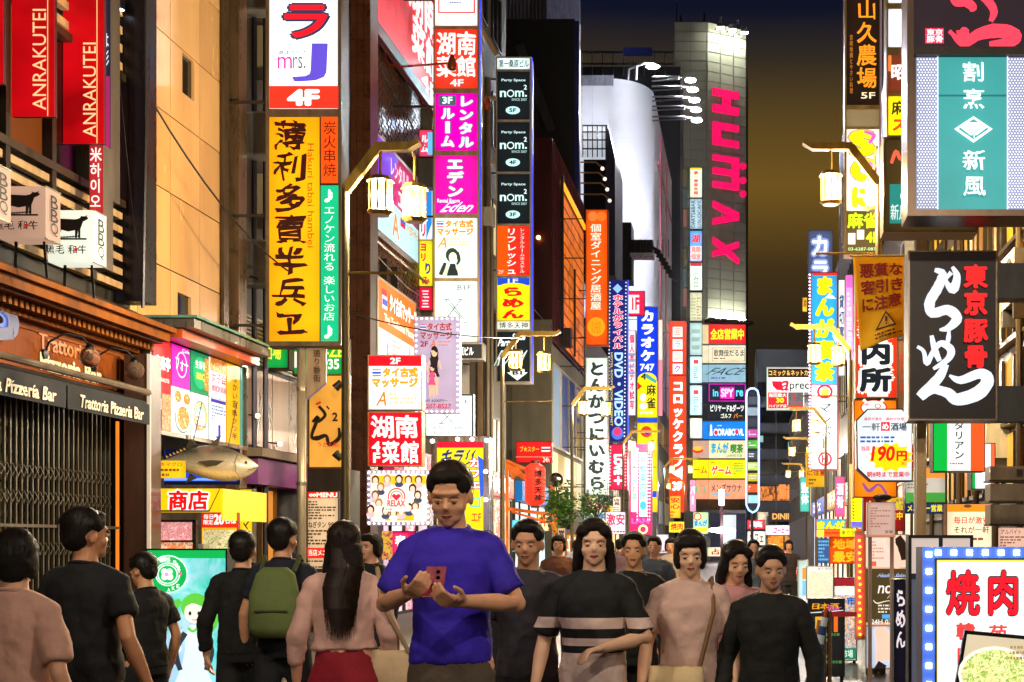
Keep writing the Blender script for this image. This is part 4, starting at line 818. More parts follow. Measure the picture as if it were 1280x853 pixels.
# ================================================= LEFT 4 : party space stack
DKP = '#10181c'
def nom(y0, fl):
    h = y0
    return [('t', 'Party Space', 627, h + 11, 657, h + 15, '#c8e8e8', {'b': .03}), ('t', 'n', 625, h + 26, 633, h + 34, '#d0f0f0', {'b': .03}), ('ring', 638.5, 80 * 0 + h + 29.5, 4.6, 4.6, .3, '#d0f0f0'), ('t', 'm.', 644, h + 26, 659, h + 34, '#d0f0f0', {'b': .03}), ('t', '2', 655, h + 19, 659, h + 25, '#d0f0f0', {'b': .03}),
            ('t', 'SINCE 2007', 640, h + 36, 659, h + 39, '#a8c8c8'), ('e', 641.5, h + 51, 9, 5, '#c0f0f0'), ('t', fl, 637, h + 48.5, 646, h + 53.5, '#10181c', {'b': .04})]
tower('sign_tower', 'dark party room panel stack with red, ramen and arrow panels below', 620, 664, 33.7, [
    (73, 87, '#d8f0f0', [('t', '第一桑原ビル', 624, 75, 661, 85, '#284048', {'b': .03})]),
    (90, 150, DKP, nom(88, '5F')), (153, 215, DKP, nom(153, '4F')), (218, 280, DKP, nom(218, '3F')),
    (283, 345, '#e82818', [('r', 622, 283, 636, 345, '#f85008'), ('t', 'リフレッシュ', 633, 285, 646, 344, '#fff4f0', {'v': 1, 'b': .04, 'w': .03}), ('t', 'レンタルルームホステル', 650, 285, 656, 342, '#ffe8e8', {'v': 1, 'b': .01}), ('t', '2F', 623, 338, 630, 343, '#ffc0b0')]),
    (348, 401, '#f8e010', [('r', 622, 348, 662, 357, '#1848c8'), ('e', 642, 361, 20, 7, '#f8e010'), ('t', '1F', 635, 349, 648, 354, '#e8f0ff'), ('t', 'らーめん'.replace('ー', ''), 626, 358, 656, 400, '#e01010', {'v': 1, 'b': .1, 'w': .05})]),
    (402, 412, '#e0e8d8', [('t', '博多天神', 624, 403, 660, 411, '#282820', {'b': .02})]),
    (415, 477, DKP, [('t', 'Party', 623, 424, 640, 436, '#e8f0f0', {'b': .05, 'sh': .2}), ('t', 'Space', 640, 417, 657, 428, '#e8f0f0', {'b': .05, 'sh': .2}), ('t', 'ROOM', 622, 438, 655, 458, '#c8d8d8', {'b': .02, 'sh': .3}), ('p', [(638, 462), (656, 462), (656, 466), (660, 466), (647, 476), (634, 466), (638, 466)], '#e8f0e8'), ('t', 'B1', 641, 464, 653, 469, '#10181c', {'b': .05})])],
    fr='#a09888', d=.4, gap=1.6, edge='#3040ff', s=1.0)
# ================================================= buildings further along the left row
def building(lab, x0, x1, y0, y1, h, mat, win=None, name='building', face=None, wz=None, wc=None, street=True, cam_win=None):
    """plain block; win = (first z, storey, width, gap, height) windows on the street side, each a part"""
    t = thing(name, lab, 'building', ((x0 + x1) / 2, (y0 + y1) / 2, 0)); ob('wall', B(x0, x1, y0, y1, 0, h), mat, t)
    left = x1 < 0; X = x1 if left else x0; sg = 1 if left else -1
    if win:
        z0, st, w, gp, wh = win; fm = mt('#3a3836', .4, .5); sh = {}
        z = z0; k = 0
        while z + wh < h - .3:
            y = y0 + gp
            while y + w < y1 - .2:
                c = random.choice(wc or ['d', 'd', 'd', 'w', 'd', 'o']); m_ = {'d': glass('#10131a', .1), 'w': em('#ffe6b0', .55), 'o': em('#f0a050', .5), 'b': em('#a8c8f0', .5), 'm': glass('#22262c', .1)}[c]
                f = ob('window', B(min(X, X + sg * .03), max(X, X + sg * .03), y, y + w, z, z + wh), m_, t)
                m = MB(); a, b = (X + sg * .03, X + sg * .07); a, b = min(a, b), max(a, b)
                m.box(a, b, y - .03, y + .03, z, z + wh); m.box(a, b, y + w - .03, y + w + .03, z, z + wh); m.box(a, b, y + .03, y + w - .03, z - .04, z + .02); m.box(a, b, y + .03, y + w - .03, z + wh - .02, z + wh + .04); m.box(a, b, y + w / 2 - .02, y + w / 2 + .02, z + .02, z + wh - .02)
                ob('frame', m, fm, f); y += w + gp
            z += st; k += 1
    return t
conc = mt('#6e6658', .7, 0, .35, 3, .3); 
b = building('grey concrete building with pipes behind the dark party room panels', -12, -7.0, 30.5, 40, 20.0, conc, (3.5, 3.0, 1.3, .8, 1.5)); P = CamPlane(30.45)
ob('steel_post', slab(P, 600, 60, 607, 853, 0, .3, mt('#6c5a40', .4, .5)), None, b)
ob('meter_box', slab(P, 600, 262, 619, 285, 0, .25, mt('#8a8478', .5, .3)), None, b)
ob('wall_strip', slab(P, 588, 60, 599, 853, 0, .1, mt('#4c4234', .6)), None, b)
m = MB(); m.bar(P(604, 40, .1), P(622, 72, .1), .08); m.bar(P(604, 125, .1), P(621, 125, .1), .08); m.bar(P(602, 205, .1), P(620, 205, .1), .06); ob('sign_brackets', m, mt('#8a7a50', .4, .5), b, kind='stuff')
m = MB(); m.tube([P(611, 100, .12), P(611, 400, .12), P(611, 853, .12)], .07, 8); m.tube([P(616, 285, .12), P(616, 853, .12)], .04, 8); ob('pipe', m, mt('#5c5244', .4, .5), b)
for k in range(5):
    zz = P(0, 470 + 0 * k).z
mar = mt('#3a1114', .35, .1, .4, 3, .1)
t = thing('maroon_building', 'maroon building with orange lit recess and concrete storefront below', 'building', (-9.5, 53, 0))
ob('wall', B(-13, -6.9, 48.9, 58.6, 8.8, 16.1), mar, t); ob('podium', B(-13, -6.86, 47.6, 58.2, 0, 8.65), mt('#6e6654', .7, 0, .3, 3, .2), t)
m = MB()
for i in range(24): m.box(-6.9, -6.86, 49.1 + i * .4, 49.13 + i * .4, 8.9, 16.05)
ob('panel_joints', m, mt('#5c2430', .4, .2), t, kind='stuff')
P = WallPlane(-6.85, 50.9, 58.0, 14.8, 9.0)
orr = em('#f07818', .75, True, .5)
ob('lit_recess', slab(P, .05, 0, 1, 1, -.02, .01, orr), None, t)
for k in range(13): ob('recess_slat', slab(P, .05, k / 13 + .01, 1, k / 13 + .018, .01, .04, mt('#c86020', .5)), None, t)
m = MB(); m.bar((-6.8, 50.7, 15.0), (-6.8, 58.2, 15.0), .10, .14); ob('neon_tube', m, em('#ff9a20', 1.6), t)
m = MB(); m.bar((-6.78, 50.7, 15.2), (-6.78, 50.7, 9), .12); m.bar((-6.78, 54.5, 12.5), (-6.78, 54.5, 9), .08); m.box(-6.86, -6.5, 51, 51.5, 8.9, 9.6); ob('recess_frame', m, mt('#241014', .4), t)
c = S(673, 297, 48.8)
m = MB(); m.ball(c, .07, 8); ob('wall_bulb', m, em('#ffb060', 25), t)
m = MB()
for i in range(16): a = i * .3927; m.bar(c + Vector((0, .02, 0)), c + Vector((.01, .1, 0)), .05) if i == 0 else None
ob('bulb_mount', m, mt('#221111', .5), t)
ob('concrete_face', slab(CamPlane(47.6), 640, 400, 690, 853, 0, .05, mt('#756d58', .7, 0, .3, 2, .3)), None, t)
P = WallPlane(-6.84, 48.2, 57.0, 7.9, 5.0)
for i in range(4):
    w = ob('window', slab(P, i / 4 + .01, 0, (i + 1) / 4 - .01, 1, 0, .03, (em('#88a0b8', .5), em('#3a4a80', .5), em('#203060', .6), glass('#1a1e28'))[i]), None, t)
    ob('frame', rim(P, i / 4, -.02, (i + 1) / 4, 1.02, .012, .03, .03, .09, mt('#b0aca0', .4, .3)), None, w)
    m = MB(); draw(m, P, [('s', [(i / 4 + .06, .1, .03), (i / 4 + .14, .3, .04), (i / 4 + .08, .55, .03), (i / 4 + .15, .85, .03)], '#d8e0e4')], True, .7); ob('window_lettering', m, None, w)
P = WallPlane(-6.84, 48.2, 57.0, 4.8, 2.9)
for i in range(5): ob('lower_window', slab(P, i / 5 + .01, 0, (i + 1) / 5 - .01, 1, 0, .03, (em('#e8dca8', .6), em('#c8b060', .5))[i % 2]), None, t)
blk = building('tall black building whose dark side wall rises behind the party room panels', -22, -7.1, 57, 59, 23.5, mt('#0b0b0e', .6, 0, .3, 2, .1)); m = MB(); m.box(-7.1, -6.9, 56.95, 57.4, 0, 23.4); ob('blue_corner', m, mt('#1c2468', .4, .2), blk)
P = CamPlane(56.95); m = MB(); m.bar(P(605, 38, .1), P(664, 205, .1), .5); m.bar(P(650, 60, .2), P(690, 165, .2), .35); ob('roof_brace', m, mt('#3c3c44', .5, .3), blk)
sh = thing('corrugated_building', 'pale ribbed metal upper storey at the top edge above the black building', 'building', (-15, 90, 0))
ob('wall', B(-24, -11.9, 86, 92, 0, 48), mt('#6e6a74', .5, .3, .3, 1, .1), sh); P = CamPlane(85.98)
for k in range(18): ob('metal_rib', slab(P, 600 + k * 4.7, -20, 602 + k * 4.7, 26, 0, .25, mt('#908c98', .4, .4)), None, sh)
ob('pale_corner', slab(P, 684, -20, 726, 30, .26, .5, mt('#a0a0c4', .4, .3)), None, sh)
# white lit building
wb = thing('white_building', 'tall white floodlit building with a smooth rounded corner', 'building', (-9, 100, 0))
wm = mt('#dcdbe2', .45, 0, .05, .3, .03)
prof = [(-16, 95), (-9.4, 95)] + [(-9.4 + 2.9 * math.sin(q * .157), 98.5 - 3.5 * math.cos(q * .157)) for q in range(1, 10)] + [(-6.5, 99), (-6.5, 122), (-16, 122)]
m = MB(); n = len(prof); m.add([(x, y, 0) for x, y in prof] + [(x, y, 34.0) for x, y in prof], [tuple(range(n))[::-1], tuple(range(n, 2 * n))] + [(i, (i + 1) % n, n + (i + 1) % n, n + i) for i in range(n)]); o_ = ob('wall', m, wm, wb, smooth=True); es = o_.modifiers.new('e', 'EDGE_SPLIT'); es.split_angle = R(40)
m = MB(); m.box(-16, -9.1, 94.9, 95.0, 33.5, 34.2)
for k in range(5): m.box(-15.8 + k * 1.3, -15.78 + k * 1.3, 94.96, 95.0, 12, 33.4)
ob('roof_rail', m, mt('#a8a8b8', .4, .3), wb, kind='stuff')
m = MB(); m.box(-6.5, -6.42, 102, 121, 30, 30.3); m.box(-6.5, -6.4, 105, 106, 6, 33); m.box(-6.5, -6.4, 112, 112.8, 6, 33); ob('wall_poster_strip', m, mt('#b85868', .5, 0, .5), wb)
P = CamPlane(94.8)
# white floodlights on long arms
for i, (y, xl) in enumerate(((95, 863), (107, 866), (120, 868), (132, 870), (145, 871))):
    Y = 83; p = S(xl, y + 6, Y); t = thing('floodlight', ('topmost', 'second', 'middle', 'fourth', 'lowest')[i] + ' white floodlight on a long arm from the white building', 'floodlight', p, 'row of white floodlights')
    a = S(829, y - 1 + 1.5, Y + 0); m = MB(); a2 = Vector((-6.6, 98, a.z * 1.17)); m.tube([a2, S(xl - 14, y + 1, Y)], .06, 6); m.tube([a2 + Vector((0, 0, -.3)), S(xl - 14, y + 4, Y)], .05, 6); m.tube([S(xl - 14, y + 2, Y), S(xl, y + 3, Y)], .04, 6); ob('arm', m, mt('#b0b0bc', .3, .6), t)
    m = MB(); m.box(p.x - .3, p.x + .3, Y - .15, Y + .15, p.z + .05, p.z + .18); ob('lamp_housing', m, mt('#888890', .4, .5), t)
    m = MB(); m.ball((p.x, Y, p.z), (.30, .2, .09), 10); ob('lamp_glass', m, em('#eef4ff', 4200, True), t)
t = thing('rooftop_lamp', 'white lamp on bent rail above the white building roof', 'rooftop lamp', S(818, 90, 100)); m = MB()
m.tube([S(785, 100, 100), S(786, 87, 100), S(806, 79, 100), S(818, 80, 100)], .08, 6); m.tube([S(795, 100, 100), S(796, 84, 100)], .08, 6); ob('rail', m, mt('#9a9aa4', .4, .5), t); m = MB(); c = S(816, 83.5, 100); m.ball(c, (.5, .3, .15), 10); ob('lamp_glass', m, em('#eef4ff', 500, True), t)
# roof clutter behind
t = building('dark rooftop with plant rooms behind the white building', -20, -5.8, 124, 150, 45, mt('#15141a', .7, 0, .4, 1, .1)); m = MB()
P = CamPlane(123.8)
for k in range(9): slab(P, 727 + k * 13, 66, 728 + k * 13, 95, .0, .3, None, m)
slab(P, 727, 65, 842, 67, 0, .3, None, m); slab(P, 727, 80, 842, 81.5, 0, .3, None, m); ob('roof_railing', m, mt('#3a3a46', .5, .4), t, kind='stuff')
ob('blue_board', slab(P, 780, 62, 816, 72, .3, .5, mt('#0c1c58', .5)), None, t)
# fenced balcony and billboard frames hanging off the left row
t = building('dark narrow building with latticed balcony and lamp arms above the orange sign', -13, -7.0, 75.2, 94, 14, mt('#2a2a36', .6, 0, .3, 2, .1), (3, 3, 2, 1.2, 1.6), wc=['d', 'm', 'b']); P = CamPlane(66)
fr_ = thing('roof_frame', 'black latticed sign frame seen above the orange vertical sign', 'sign frame', S(745, 300, 66)); m = MB(); bk = mt('#111116', .4, .5)
slab(P, 728, 196, 757, 350, -3, -.5, bk, m)
for k in range(6): slab(P, 728 + k * 6, 157, 729.2 + k * 6, 196, -.1, 0, bk, m)
for y in (157, 165, 175, 186): slab(P, 728, y, 760, y + 1.2, 0, .1, bk, m)
ob('lattice', m, bk, fr_, kind='stuff')
pts = [(757, 157), (762, 165), (769, 200), (769, 345), (757, 345)]; m = MB(); k = len(pts); m.add([P(x, y, .1) for x, y in pts] + [P(x, y, -4) for x, y in pts], [tuple(range(k)), tuple(range(k, 2 * k))[::-1]] + [(i, k + i, k + (i + 1) % k, (i + 1) % k) for i in range(k)]); ob('side_panel', m, mt('#34344a', .4, .3), fr_)
for i, (y, lab) in enumerate(((203, 'top'), (216, 'second'), (229, 'third'), (243, 'fourth'))):
    t = thing('arm_lamp', lab + ' thin lamp arm beside the latticed frame', 'arm lamp', S(735, y, 62), 'thin lamp arms over the latticed frame'); m = MB(); m.tube([S(712 + i * 4, y, 62), S(745 + i * 3, y, 62), S(752 + i * 3, y + 6, 62)], .04, 5); ob('arm', m, mt('#a87848', .4, .5), t)
    m = MB(); m.ball(S(753 + i * 3, y + 8, 62), .09, 8); ob('lamp_head', m, em('#e8d8c8', 1.5), t)
t = thing('scaffold', 'dark scaffold frame under the white building', 'scaffold', S(785, 400, 80)); m = MB(); P = CamPlane(80); bk = mt('#23232a', .5, .4)
slab(P, 770, 278, 789, 350, -2, 0, bk, m)
for k in range(7): slab(P, 793 + k * 7, 300, 794 + k * 7, 322, 0, .1, bk, m)
for k in range(8): m.bar(P(815 + k * 3, 322 + k * 5 - 12, .1), P(826 + k * 3, 326 + k * 5 - 10, .1), .18)
slab(P, 788, 300, 816, 316, -1, 0, bk, m); slab(P, 788, 317, 818, 321, -1, .2, mt('#b8b8c4', .4, .4), m)
ob('frame', m, bk, t, kind='stuff')
building('light grey building with pale lit storefront behind the blue karaoke sign', -12, -6.45, 76, 100, 10, mt('#8c8278', .6, 0, .3, 2, .1), (3, 3, 1.6, .8, 1.7), wc=['w', 'w', 'o', 'b'])
building('low left row building behind the white and blue vertical signs', -12, -6.9, 59, 75, 11, mt('#5c5448', .6, 0, .3, 2, .1), (3, 3, 1.6, .8, 1.7), wc=['w', 'w', 'o', 'b', 'd'])
building('grey end building under the white floodlit block', -12, -6.35, 101, 124, 12, mt('#76706a', .6, 0, .3, 2, .1), (3, 3, 2, 1, 1.8), wc=['w', 'w', 'o', 'b'])
# ================================================= big tower at the end
HY = 130
tw = thing('tower_building', 'tall grey panelled tower with vertical pink block letters at the end of the street', 'tower', (-3, 135, 0))
xa, xb, xc = S(843, 0, HY).x, S(883, 0, HY).x, S(932, 0, 132.1).x; top = S(0, 28, HY).z
pan = mt('#8e8878', .6, .05, .12, .6, .05)
prof = [(xa, HY), (xb, HY), (xc, 132.1), (xc + .3, 150), (xa, 150)]; m = MB(); n = 5
m.add([(x, y, 0) for x, y in prof] + [(x, y, top) for x, y in prof], [tuple(range(n))[::-1], tuple(range(n, 2 * n))] + [(i, (i + 1) % n, n + (i + 1) % n, n + i) for i in range(n)]); ob('wall', m, mt('#7c7668', .7), tw)
class FacePlane:      # the lettered face, u 0..1 across, v in photograph pixel rows at its near edge
    def __init__(s): s.Y = 131; s.a = Vector((xb, HY, 0)); s.b = Vector((xc, 132.1, 0)); d = (s.b - s.a).normalized(); s.N = Vector((d.y, -d.x, 0))
    def __call__(s, u, v, n=0): p = s.a + (s.b - s.a) * u; z = CZ + (VY - v) * HY / F; return Vector((p.x + s.N.x * n, p.y + s.N.y * n, z))
FP = FacePlane(); LP = CamPlane(HY)
rws = [28 + k * 12.3 for k in range(31)]
for r in range(30):
    for c in range(3): ob('wall_panel', slab(FP, c / 3 + .012, rws[r] + .5, (c + 1) / 3 - .012, rws[r] + 11.8, 0, .12, pan), None, tw)
    for c in range(2): ob('wall_panel', slab(LP, 843 + c * 20 + .4, rws[r] + .5, 843 + (c + 1) * 20 - .4, rws[r] + 11.8, 0, .12, pan), None, tw)
pk = em('#f01260', .9)
def hl(nm, items):
    m = MB()
    for it in items:
        if it[0] == 'r': slab(FP, it[1], it[2], it[3], it[4], .13, .45, None, m)
        else:
            q = it[1]; k = len(q); a = [FP(x, y, .13) for x, y in q]; b = [FP(x, y, .45) for x, y in q]
            m.add(a + b, [tuple(range(k))[::-1], tuple(range(k, 2 * k))] + [(i, (i + 1) % k, k + (i + 1) % k, k + i) for i in range(k)])
    ob(nm, m, pk, tw)
L_, R_ = .13, .78
hl('letter', [('r', L_, 110, R_, 119), ('r', L_, 130, R_, 139.5), ('r', .38, 119, .56, 130)])                      # H lying on its side
hl('letter', [('r', L_, 152, R_, 160), ('r', L_, 172, R_, 180.5), ('r', L_, 160, .32, 172)])                    # U
hl('letter', [('r', L_, 193, R_, 200), ('r', L_, 209, R_, 217), ('r', L_, 226, R_, 234), ('r', .62, 200, R_, 209), ('r', .62, 217, R_, 226)])
for y in (202, 220, 237): m = MB(); m.add([FP(.90 + .075 * math.cos(i * .5236), y + 4.2 * math.sin(i * .5236), .13) for i in range(12)] + [FP(.90 + .075 * math.cos(i * .5236), y + 4.2 * math.sin(i * .5236), .4) for i in range(12)], [tuple(range(12))[::-1], tuple(range(12, 24))] + [(i, (i + 1) % 12, 12 + (i + 1) % 12, 12 + i) for i in range(12)]); ob('letter_dot', m, pk, tw)
hl('letter', [('p', [(L_, 251), (R_, 262), (R_, 272), (L_, 259)]), ('p', [(L_, 273), (R_, 262), (R_, 271.5), (L_, 281)])])
hl('letter', [('p', [(L_, 296), (.45, 305), (R_, 298), (R_, 306), (.58, 311), (R_, 320), (R_, 327), (.45, 316), (L_, 321), (L_, 313), (.32, 310), (L_, 304)])])
for i, u in enumerate((.2, .5, .8)):
    t = thing('tower_spotlight', ('left', 'middle', 'right')[i] + ' spotlight at the tower roof edge washing the wall above the pink letters', 'spotlight', FP(u, 38, 1), 'tower roof spotlights')
    m = MB(); m.tube([FP(u, 36, 0), FP(u, 35, 1.6)], .06, 6); p = FP(u, 38, 1.3); m.box(p.x - .35, p.x + .35, p.y - .2, p.y + .2, p.z, p.z + .5); ob('lamp_housing', m, mt('#333333', .5), t)
    m = MB(); m.box(p.x - .3, p.x + .3, p.y - .15, p.y + .25, p.z - .06, p.z - .01); ob('lens', m, em('#f4fff0', 320, True), t)
    t = thing('tower_spotlight', ('left', 'middle', 'right')[i] + ' spotlight on the ledge under the pink letters shining upward', 'spotlight', FP(u, 398, 1), 'tower ledge spotlights')
    p = FP(u, 398, .9); m = MB(); m.box(p.x - .35, p.x + .35, p.y - .3, p.y + .3, p.z - .5, p.z - .1); ob('lamp_housing', m, mt('#333333', .5), t)
    m = MB(); m.box(p.x - .3, p.x + .3, p.y - .25, p.y + .25, p.z - .08, p.z - .02); ob('lens', m, em('#f4fff0', 130, True), t)
ob('ledge', slab(FP, -.05, 400, 1.02, 404, 0, 1.4, mt('#34322c', .6)), None, tw)
m = MB()
for x, h in ((851, 20), (880, 17), (901, 21), (922, 25)): m.tube([S(x, 30, 132), S(x, h, 132)], .12, 6)
m.tube([S(846, 28, 132), S(846, -12, 132)], .06, 5); ob('roof_antenna', m, mt('#2c2c30', .5, .4), tw)
# glass stair and white panel stack on the side face
P = CamPlane(129.7)
for k in range(8): ob('window', slab(P, 845, 212 + k * 25, 858, 233 + k * 25, -.1, .05, (em('#6a6248', .5), em('#586868', .5), em('#a87060', .5), em('#585a50', .4))[k % 4]), None, tw)
tower('sign_tower', 'slim stack of pale panels fixed to the left face of the grey tower', 861.5, 878.5, 129.3, [
    (210, 247, '#e0ecd0', [('t', '第一東亜会館', 867, 214, 873, 244, '#e03040', {'v': 1, 'b': .06}), ('r', 863, 210, 877, 213, '#e8c830')]), (249, 286, '#a8c0cc', [('t', 'OSLOCAFE', 872, 251, 876, 285, '#304858', {'rot': 90}), ('t', 'DARTS&BAR', 864, 251, 869, 285, '#304858', {'rot': 90})]),
    (289, 327, '#58a8e8', [('t', '湖', 864, 293, 876, 304, '#e84030', {'b': .06}), ('r', 863, 308, 877, 326, '#f4d8d0'), ('t', '見陸', 864, 309, 876, 316, '#e04030'), ('t', '個室', 864, 318, 876, 325, '#e04030')]),
    (329, 363, '#e4f0e0', [('r', 863, 329, 877, 333, '#c83038'), ('t', 'しみ口', 867, 336, 873, 360, '#283028', {'v': 1})]), (366, 401, '#c8c8a0', [('lines', 864, 368, 870, 400, 8, '#a8a888'), ('lines', 871, 368, 876, 400, 9, '#a85830')]),
    (404, 444, '#a8c4c0', [('lines', 865, 410, 875, 440, 3, '#88a098')]), (446, 479, '#c8e4e8', [('r', 867, 450, 873, 455, '#e04048'), ('lines', 867, 458, 873, 476, 7, '#607078')]), (482, 519, '#c8e4e8', [('r', 867, 488, 873, 493, '#e04048'), ('lines', 867, 496, 873, 516, 7, '#607078')]), (523, 548, '#e8ecd8', [])],
    fr='#30302c', d=.5, gap=1)
# stack of wide panels on the lower front of the tower
class FrontPlane(CamPlane): pass
FY = 128.6; P = CamPlane(FY); t = thing('sign_tower', 'broad stack of nine colourful entertainment panels on the lower front of the tower', 'sign tower', P(905, 626))
def fpanel(y0, y1, col, items, sx=878, sidec=None, s=1.05, tilt=6):
    # front face drops slightly to the right, like the tower wall
    q = ob('sign_panel', slab(P, 886, y0, 932, y1, -.5, 0, em(col, s)), None, t)
    if items: m = MB(); draw(m, P, items, True, s); ob('lettering', m, None, q)
    ob('side_panel', slab(P, sx, y0, 885.4, y1, -.6, -.1, em(sidec or col, s * .9)), None, t)
    ob('divider', slab(P, sx, y1 + .1, 932.5, y1 + 1.2, -.6, .1, mt('#4a3838', .4, .4)), None, t)
fpanel(406, 430, '#e81008', [('t', '全店営業中', 888, 411, 930, 425, '#f8e818', {'b': .07, 'o': '#400808', 'ow': .04})], sidec='#e0c890')
fpanel(432, 454, '#e8dcb8', [('t', '歌舞伎だるま', 892, 437, 930, 446, '#302820', {'b': .03}), ('lines', 892, 447, 930, 450, 1, '#605038'), ('box', 890, 435, 931, 452, .6, '#605038')])
fpanel(456, 478, '#88b0c0', [('t', 'FACE', 888, 460, 930, 469, '#182830', {'sh': .3, 'b': -.01}), ('lines', 889, 471, 928, 475, 1, '#704898')])
fpanel(480, 502, '#101028', [('box', 886, 480, 932, 502, 1, '#d010b0'), ('t', 'in', 891, 487, 898, 496, '#58d0f0', {'b': .04}), ('r', 900, 484, 918, 499, '#e010a8'), ('t', 'SPY', 901, 486, 917, 497, '#f4e0ff', {'b': .05}), ('t', 're', 920, 488, 929, 496, '#58d0f0', {'b': .04})])
fpanel(504, 525, '#101018', [('t', 'ビリヤード&ダーツ', 888, 506, 930, 515, '#f0f4f0', {'b': .06}), ('t', 'ゴルフ', 901, 517, 914, 523, '#e8f0e0', {'b': .05}), ('t', 'バー', 917, 517, 928, 523, '#f09830', {'b': .03})])
fpanel(527, 549, '#0a80e0', [('t', 'CORABOWL', 892, 536, 930, 545, '#f0f8ff', {'b': .06}), ('s', [(889, 531, 1.5), (889, 536, 2), (889, 545, 4)], '#ffffff'), ('e', 895, 541, 2.2, 3, '#e82040'), ('e', 921, 540, 2.2, 3, '#e82040'), ('lines', 897, 531, 914, 534, 1, '#c0e0f8')])
fpanel(551, 573, '#f0dcb8', [('t', 'まんが', 889, 553, 911, 567, '#28a0d8', {'b': .1, 'o': '#f0e020', 'ow': .1}), ('t', '喫茶', 913, 555, 929, 567, '#3a8a30', {'b': .08}), ('t', '24時間営業', 908, 568, 928, 572, '#38a030')], sx=866, sidec='#c8a088')
fpanel(575, 598, '#f8e808', [('t', 'ゲーム', 889, 582, 914, 594, '#e02818', {'b': .08, 'o': '#ffffff', 'ow': .05}), ('lines', 889, 577, 902, 580, 1, '#806010'), ('lines', 917, 578, 929, 594, 5, '#40a040')], sx=866)
fpanel(600, 624, '#f0a078', [('t', 'メンズサウナ', 889, 605, 927, 615, '#202840', {'b': .03}), ('lines', 890, 617, 912, 621, 1, '#38b0e0')], sx=866)
m = MB(); draw(m, P, [('e', 872, 563, 7, 3.6, '#e02020'), ('e', 872, 561, 6, 3, '#f0c040'), ('t', 'ーム', 867, 583, 884, 592, '#e02818'), ('ring', 876, 612, 6, 6, .2, '#48c090')], True, 1); ob('side_lettering', m, None, t)
b = building('white lit arcade entrance with round red sign at the foot of the tower', -3.9, .2, 128, 131, 4.7, mt('#9a9690', .5)); P = CamPlane(127.9)
ob('entrance', slab(P, 888, 642, 932, 700, 0, .1, em('#38384a', .5)), None, b); ob('lit_door', slab(P, 904, 644, 920, 680, .1, .2, em('#e0e8f0', 1)), None, b); m = MB(); draw(m, P, [('e', 922, 655, 7, 12, '#e01840'), ('ring', 926, 655, 3, 4, .3, '#f8f0f0'), ('r', 900, 640, 905, 646, '#e02060')], True, 1); ob('round_sign', m, None, b)
sign('poster_sign', 'small green and yellow comic poster at the foot of the tower', 'poster', CamPlane(110), 866, 640, 886, 668, '#b8e0a0', [('ring', 872, 646, 5, 5, .3, '#e03020'), ('t', 'まんが', 868, 650, 884, 658, '#2088d0', {'b': .1}), ('r', 868, 660, 884, 665, '#e8e020')], fw=.6)
t = thing('street_light', 'white street light on slim post at the end of the street', 'street light', S(902, 700, 105)); m = MB(); m.tube([S(902, 704, 105), S(902, 612, 105)], .1, 8); ob('pole', m, mt('#604848', .5), t); m = MB(); m.tube([S(902, 632, 105), S(902, 612, 105)], .2, 8); ob('lamp_tube', m, em('#f4ecff', 8), t); m = MB(); c = S(902, 664, 105); m.lathe(c, [(0, .3), (.9, .2), (1.1, 0), (0, -.2)], 12); ob('lamp_ring', m, em('#fff4ff', 20), t)
# arrow pole sign with neon outline
P = CamPlane(100); t = thing('pole_sign', 'dark upright pole sign with glowing blue rounded outline beside the tower', 'pole sign', P(940.5, 690)); m = MB()
pts = [(933, 496), (934, 489), (938, 486), (943, 486), (947, 489), (948.5, 496), (948.5, 632), (946, 638), (941, 641), (936, 638), (933, 632)]; k = len(pts)
m.add([P(x, y, 0) for x, y in pts] + [P(x, y, -.5) for x, y in pts], [tuple(range(k)), tuple(range(k, 2 * k))[::-1]] + [(i, k + i, k + (i + 1) % k, (i + 1) % k) for i in range(k)]); q = ob('sign_panel', m, mt('#202430', .4, .3), t)
m = MB(); m.tube([P(x, y, .1) for x, y in pts + pts[:2]], .07, 6); ob('neon_tube', m, em('#90b8ff', 3), t)
m = MB(); it = []
for i, c in enumerate(('#485058', '#90a0a8', '#383c44', '#c05098', '#58a838', '#404850', '#c8e068', '#c8b810', '#f06028', '#a8e0e8')): it += [('r', 935, 496 + i * 13.7, 947, 506 + i * 13.7, c)]
draw(m, P, it + [('lines', 936, 498 + i * 13.7, 946, 504 + i * 13.7, 2, '#f0f0f0') for i in range(3, 10)], True, .8); ob('lettering', m, None, q)
m = MB(); m.tube([P(940, 641, -.2), (P(940, 641).x, 100.2, 0)], .12, 8); ob('post', m, mt('#605860', .4, .5), t)
# ================================================= far office block + its shop strips
ofc = thing('office_building', 'dark grid office block with warm lit restaurant windows closing the street', 'building', (6, 120, 0))
ob('wall', B(1.0, 14, 115.4, 130, 0, 18), mt('#22242a', .5, .1, .3, 1, .1), ofc); P = CamPlane(115.35)
dkp = glass('#0c1016', .1)
for r in range(7):
    for c in range(5):
        y0 = 470 + r * 32.5; x0 = 947 + c * 24
        lit = r == 4 and c in (0, 1, 2)
        w = ob('window', slab(P, x0, y0 + 8, x0 + 22, y0 + 26, 0, .05, photo(['#301c10', '#e08830', '#7a3c14', '#201410'], 1.6, .9) if lit else dkp), None, ofc)
        ob('spandrel', slab(P, x0, y0 + 27, x0 + 22, y0 + 39.5, 0, .25, mt('#3c4046', .4, .3, .3, 1)), None, ofc)
m = MB()
for c in range(6): slab(P, 945.5 + c * 24, 460, 946.7 + c * 24, 700, .05, .3, None, m)
ob('mullions', m, mt('#55565a', .4, .4), ofc, kind='stuff')
for i, (x, w_, c) in enumerate(((950, 4, '#98c8c0'), (985, 7, '#88c0b8'), (946, 6, '#688888'))): ob('lit_window', slab(P, x, 545 + i * 8, x + w_, 553 + i * 8, .06, .08, em(c, .7)), None, ofc)
m = MB(); 
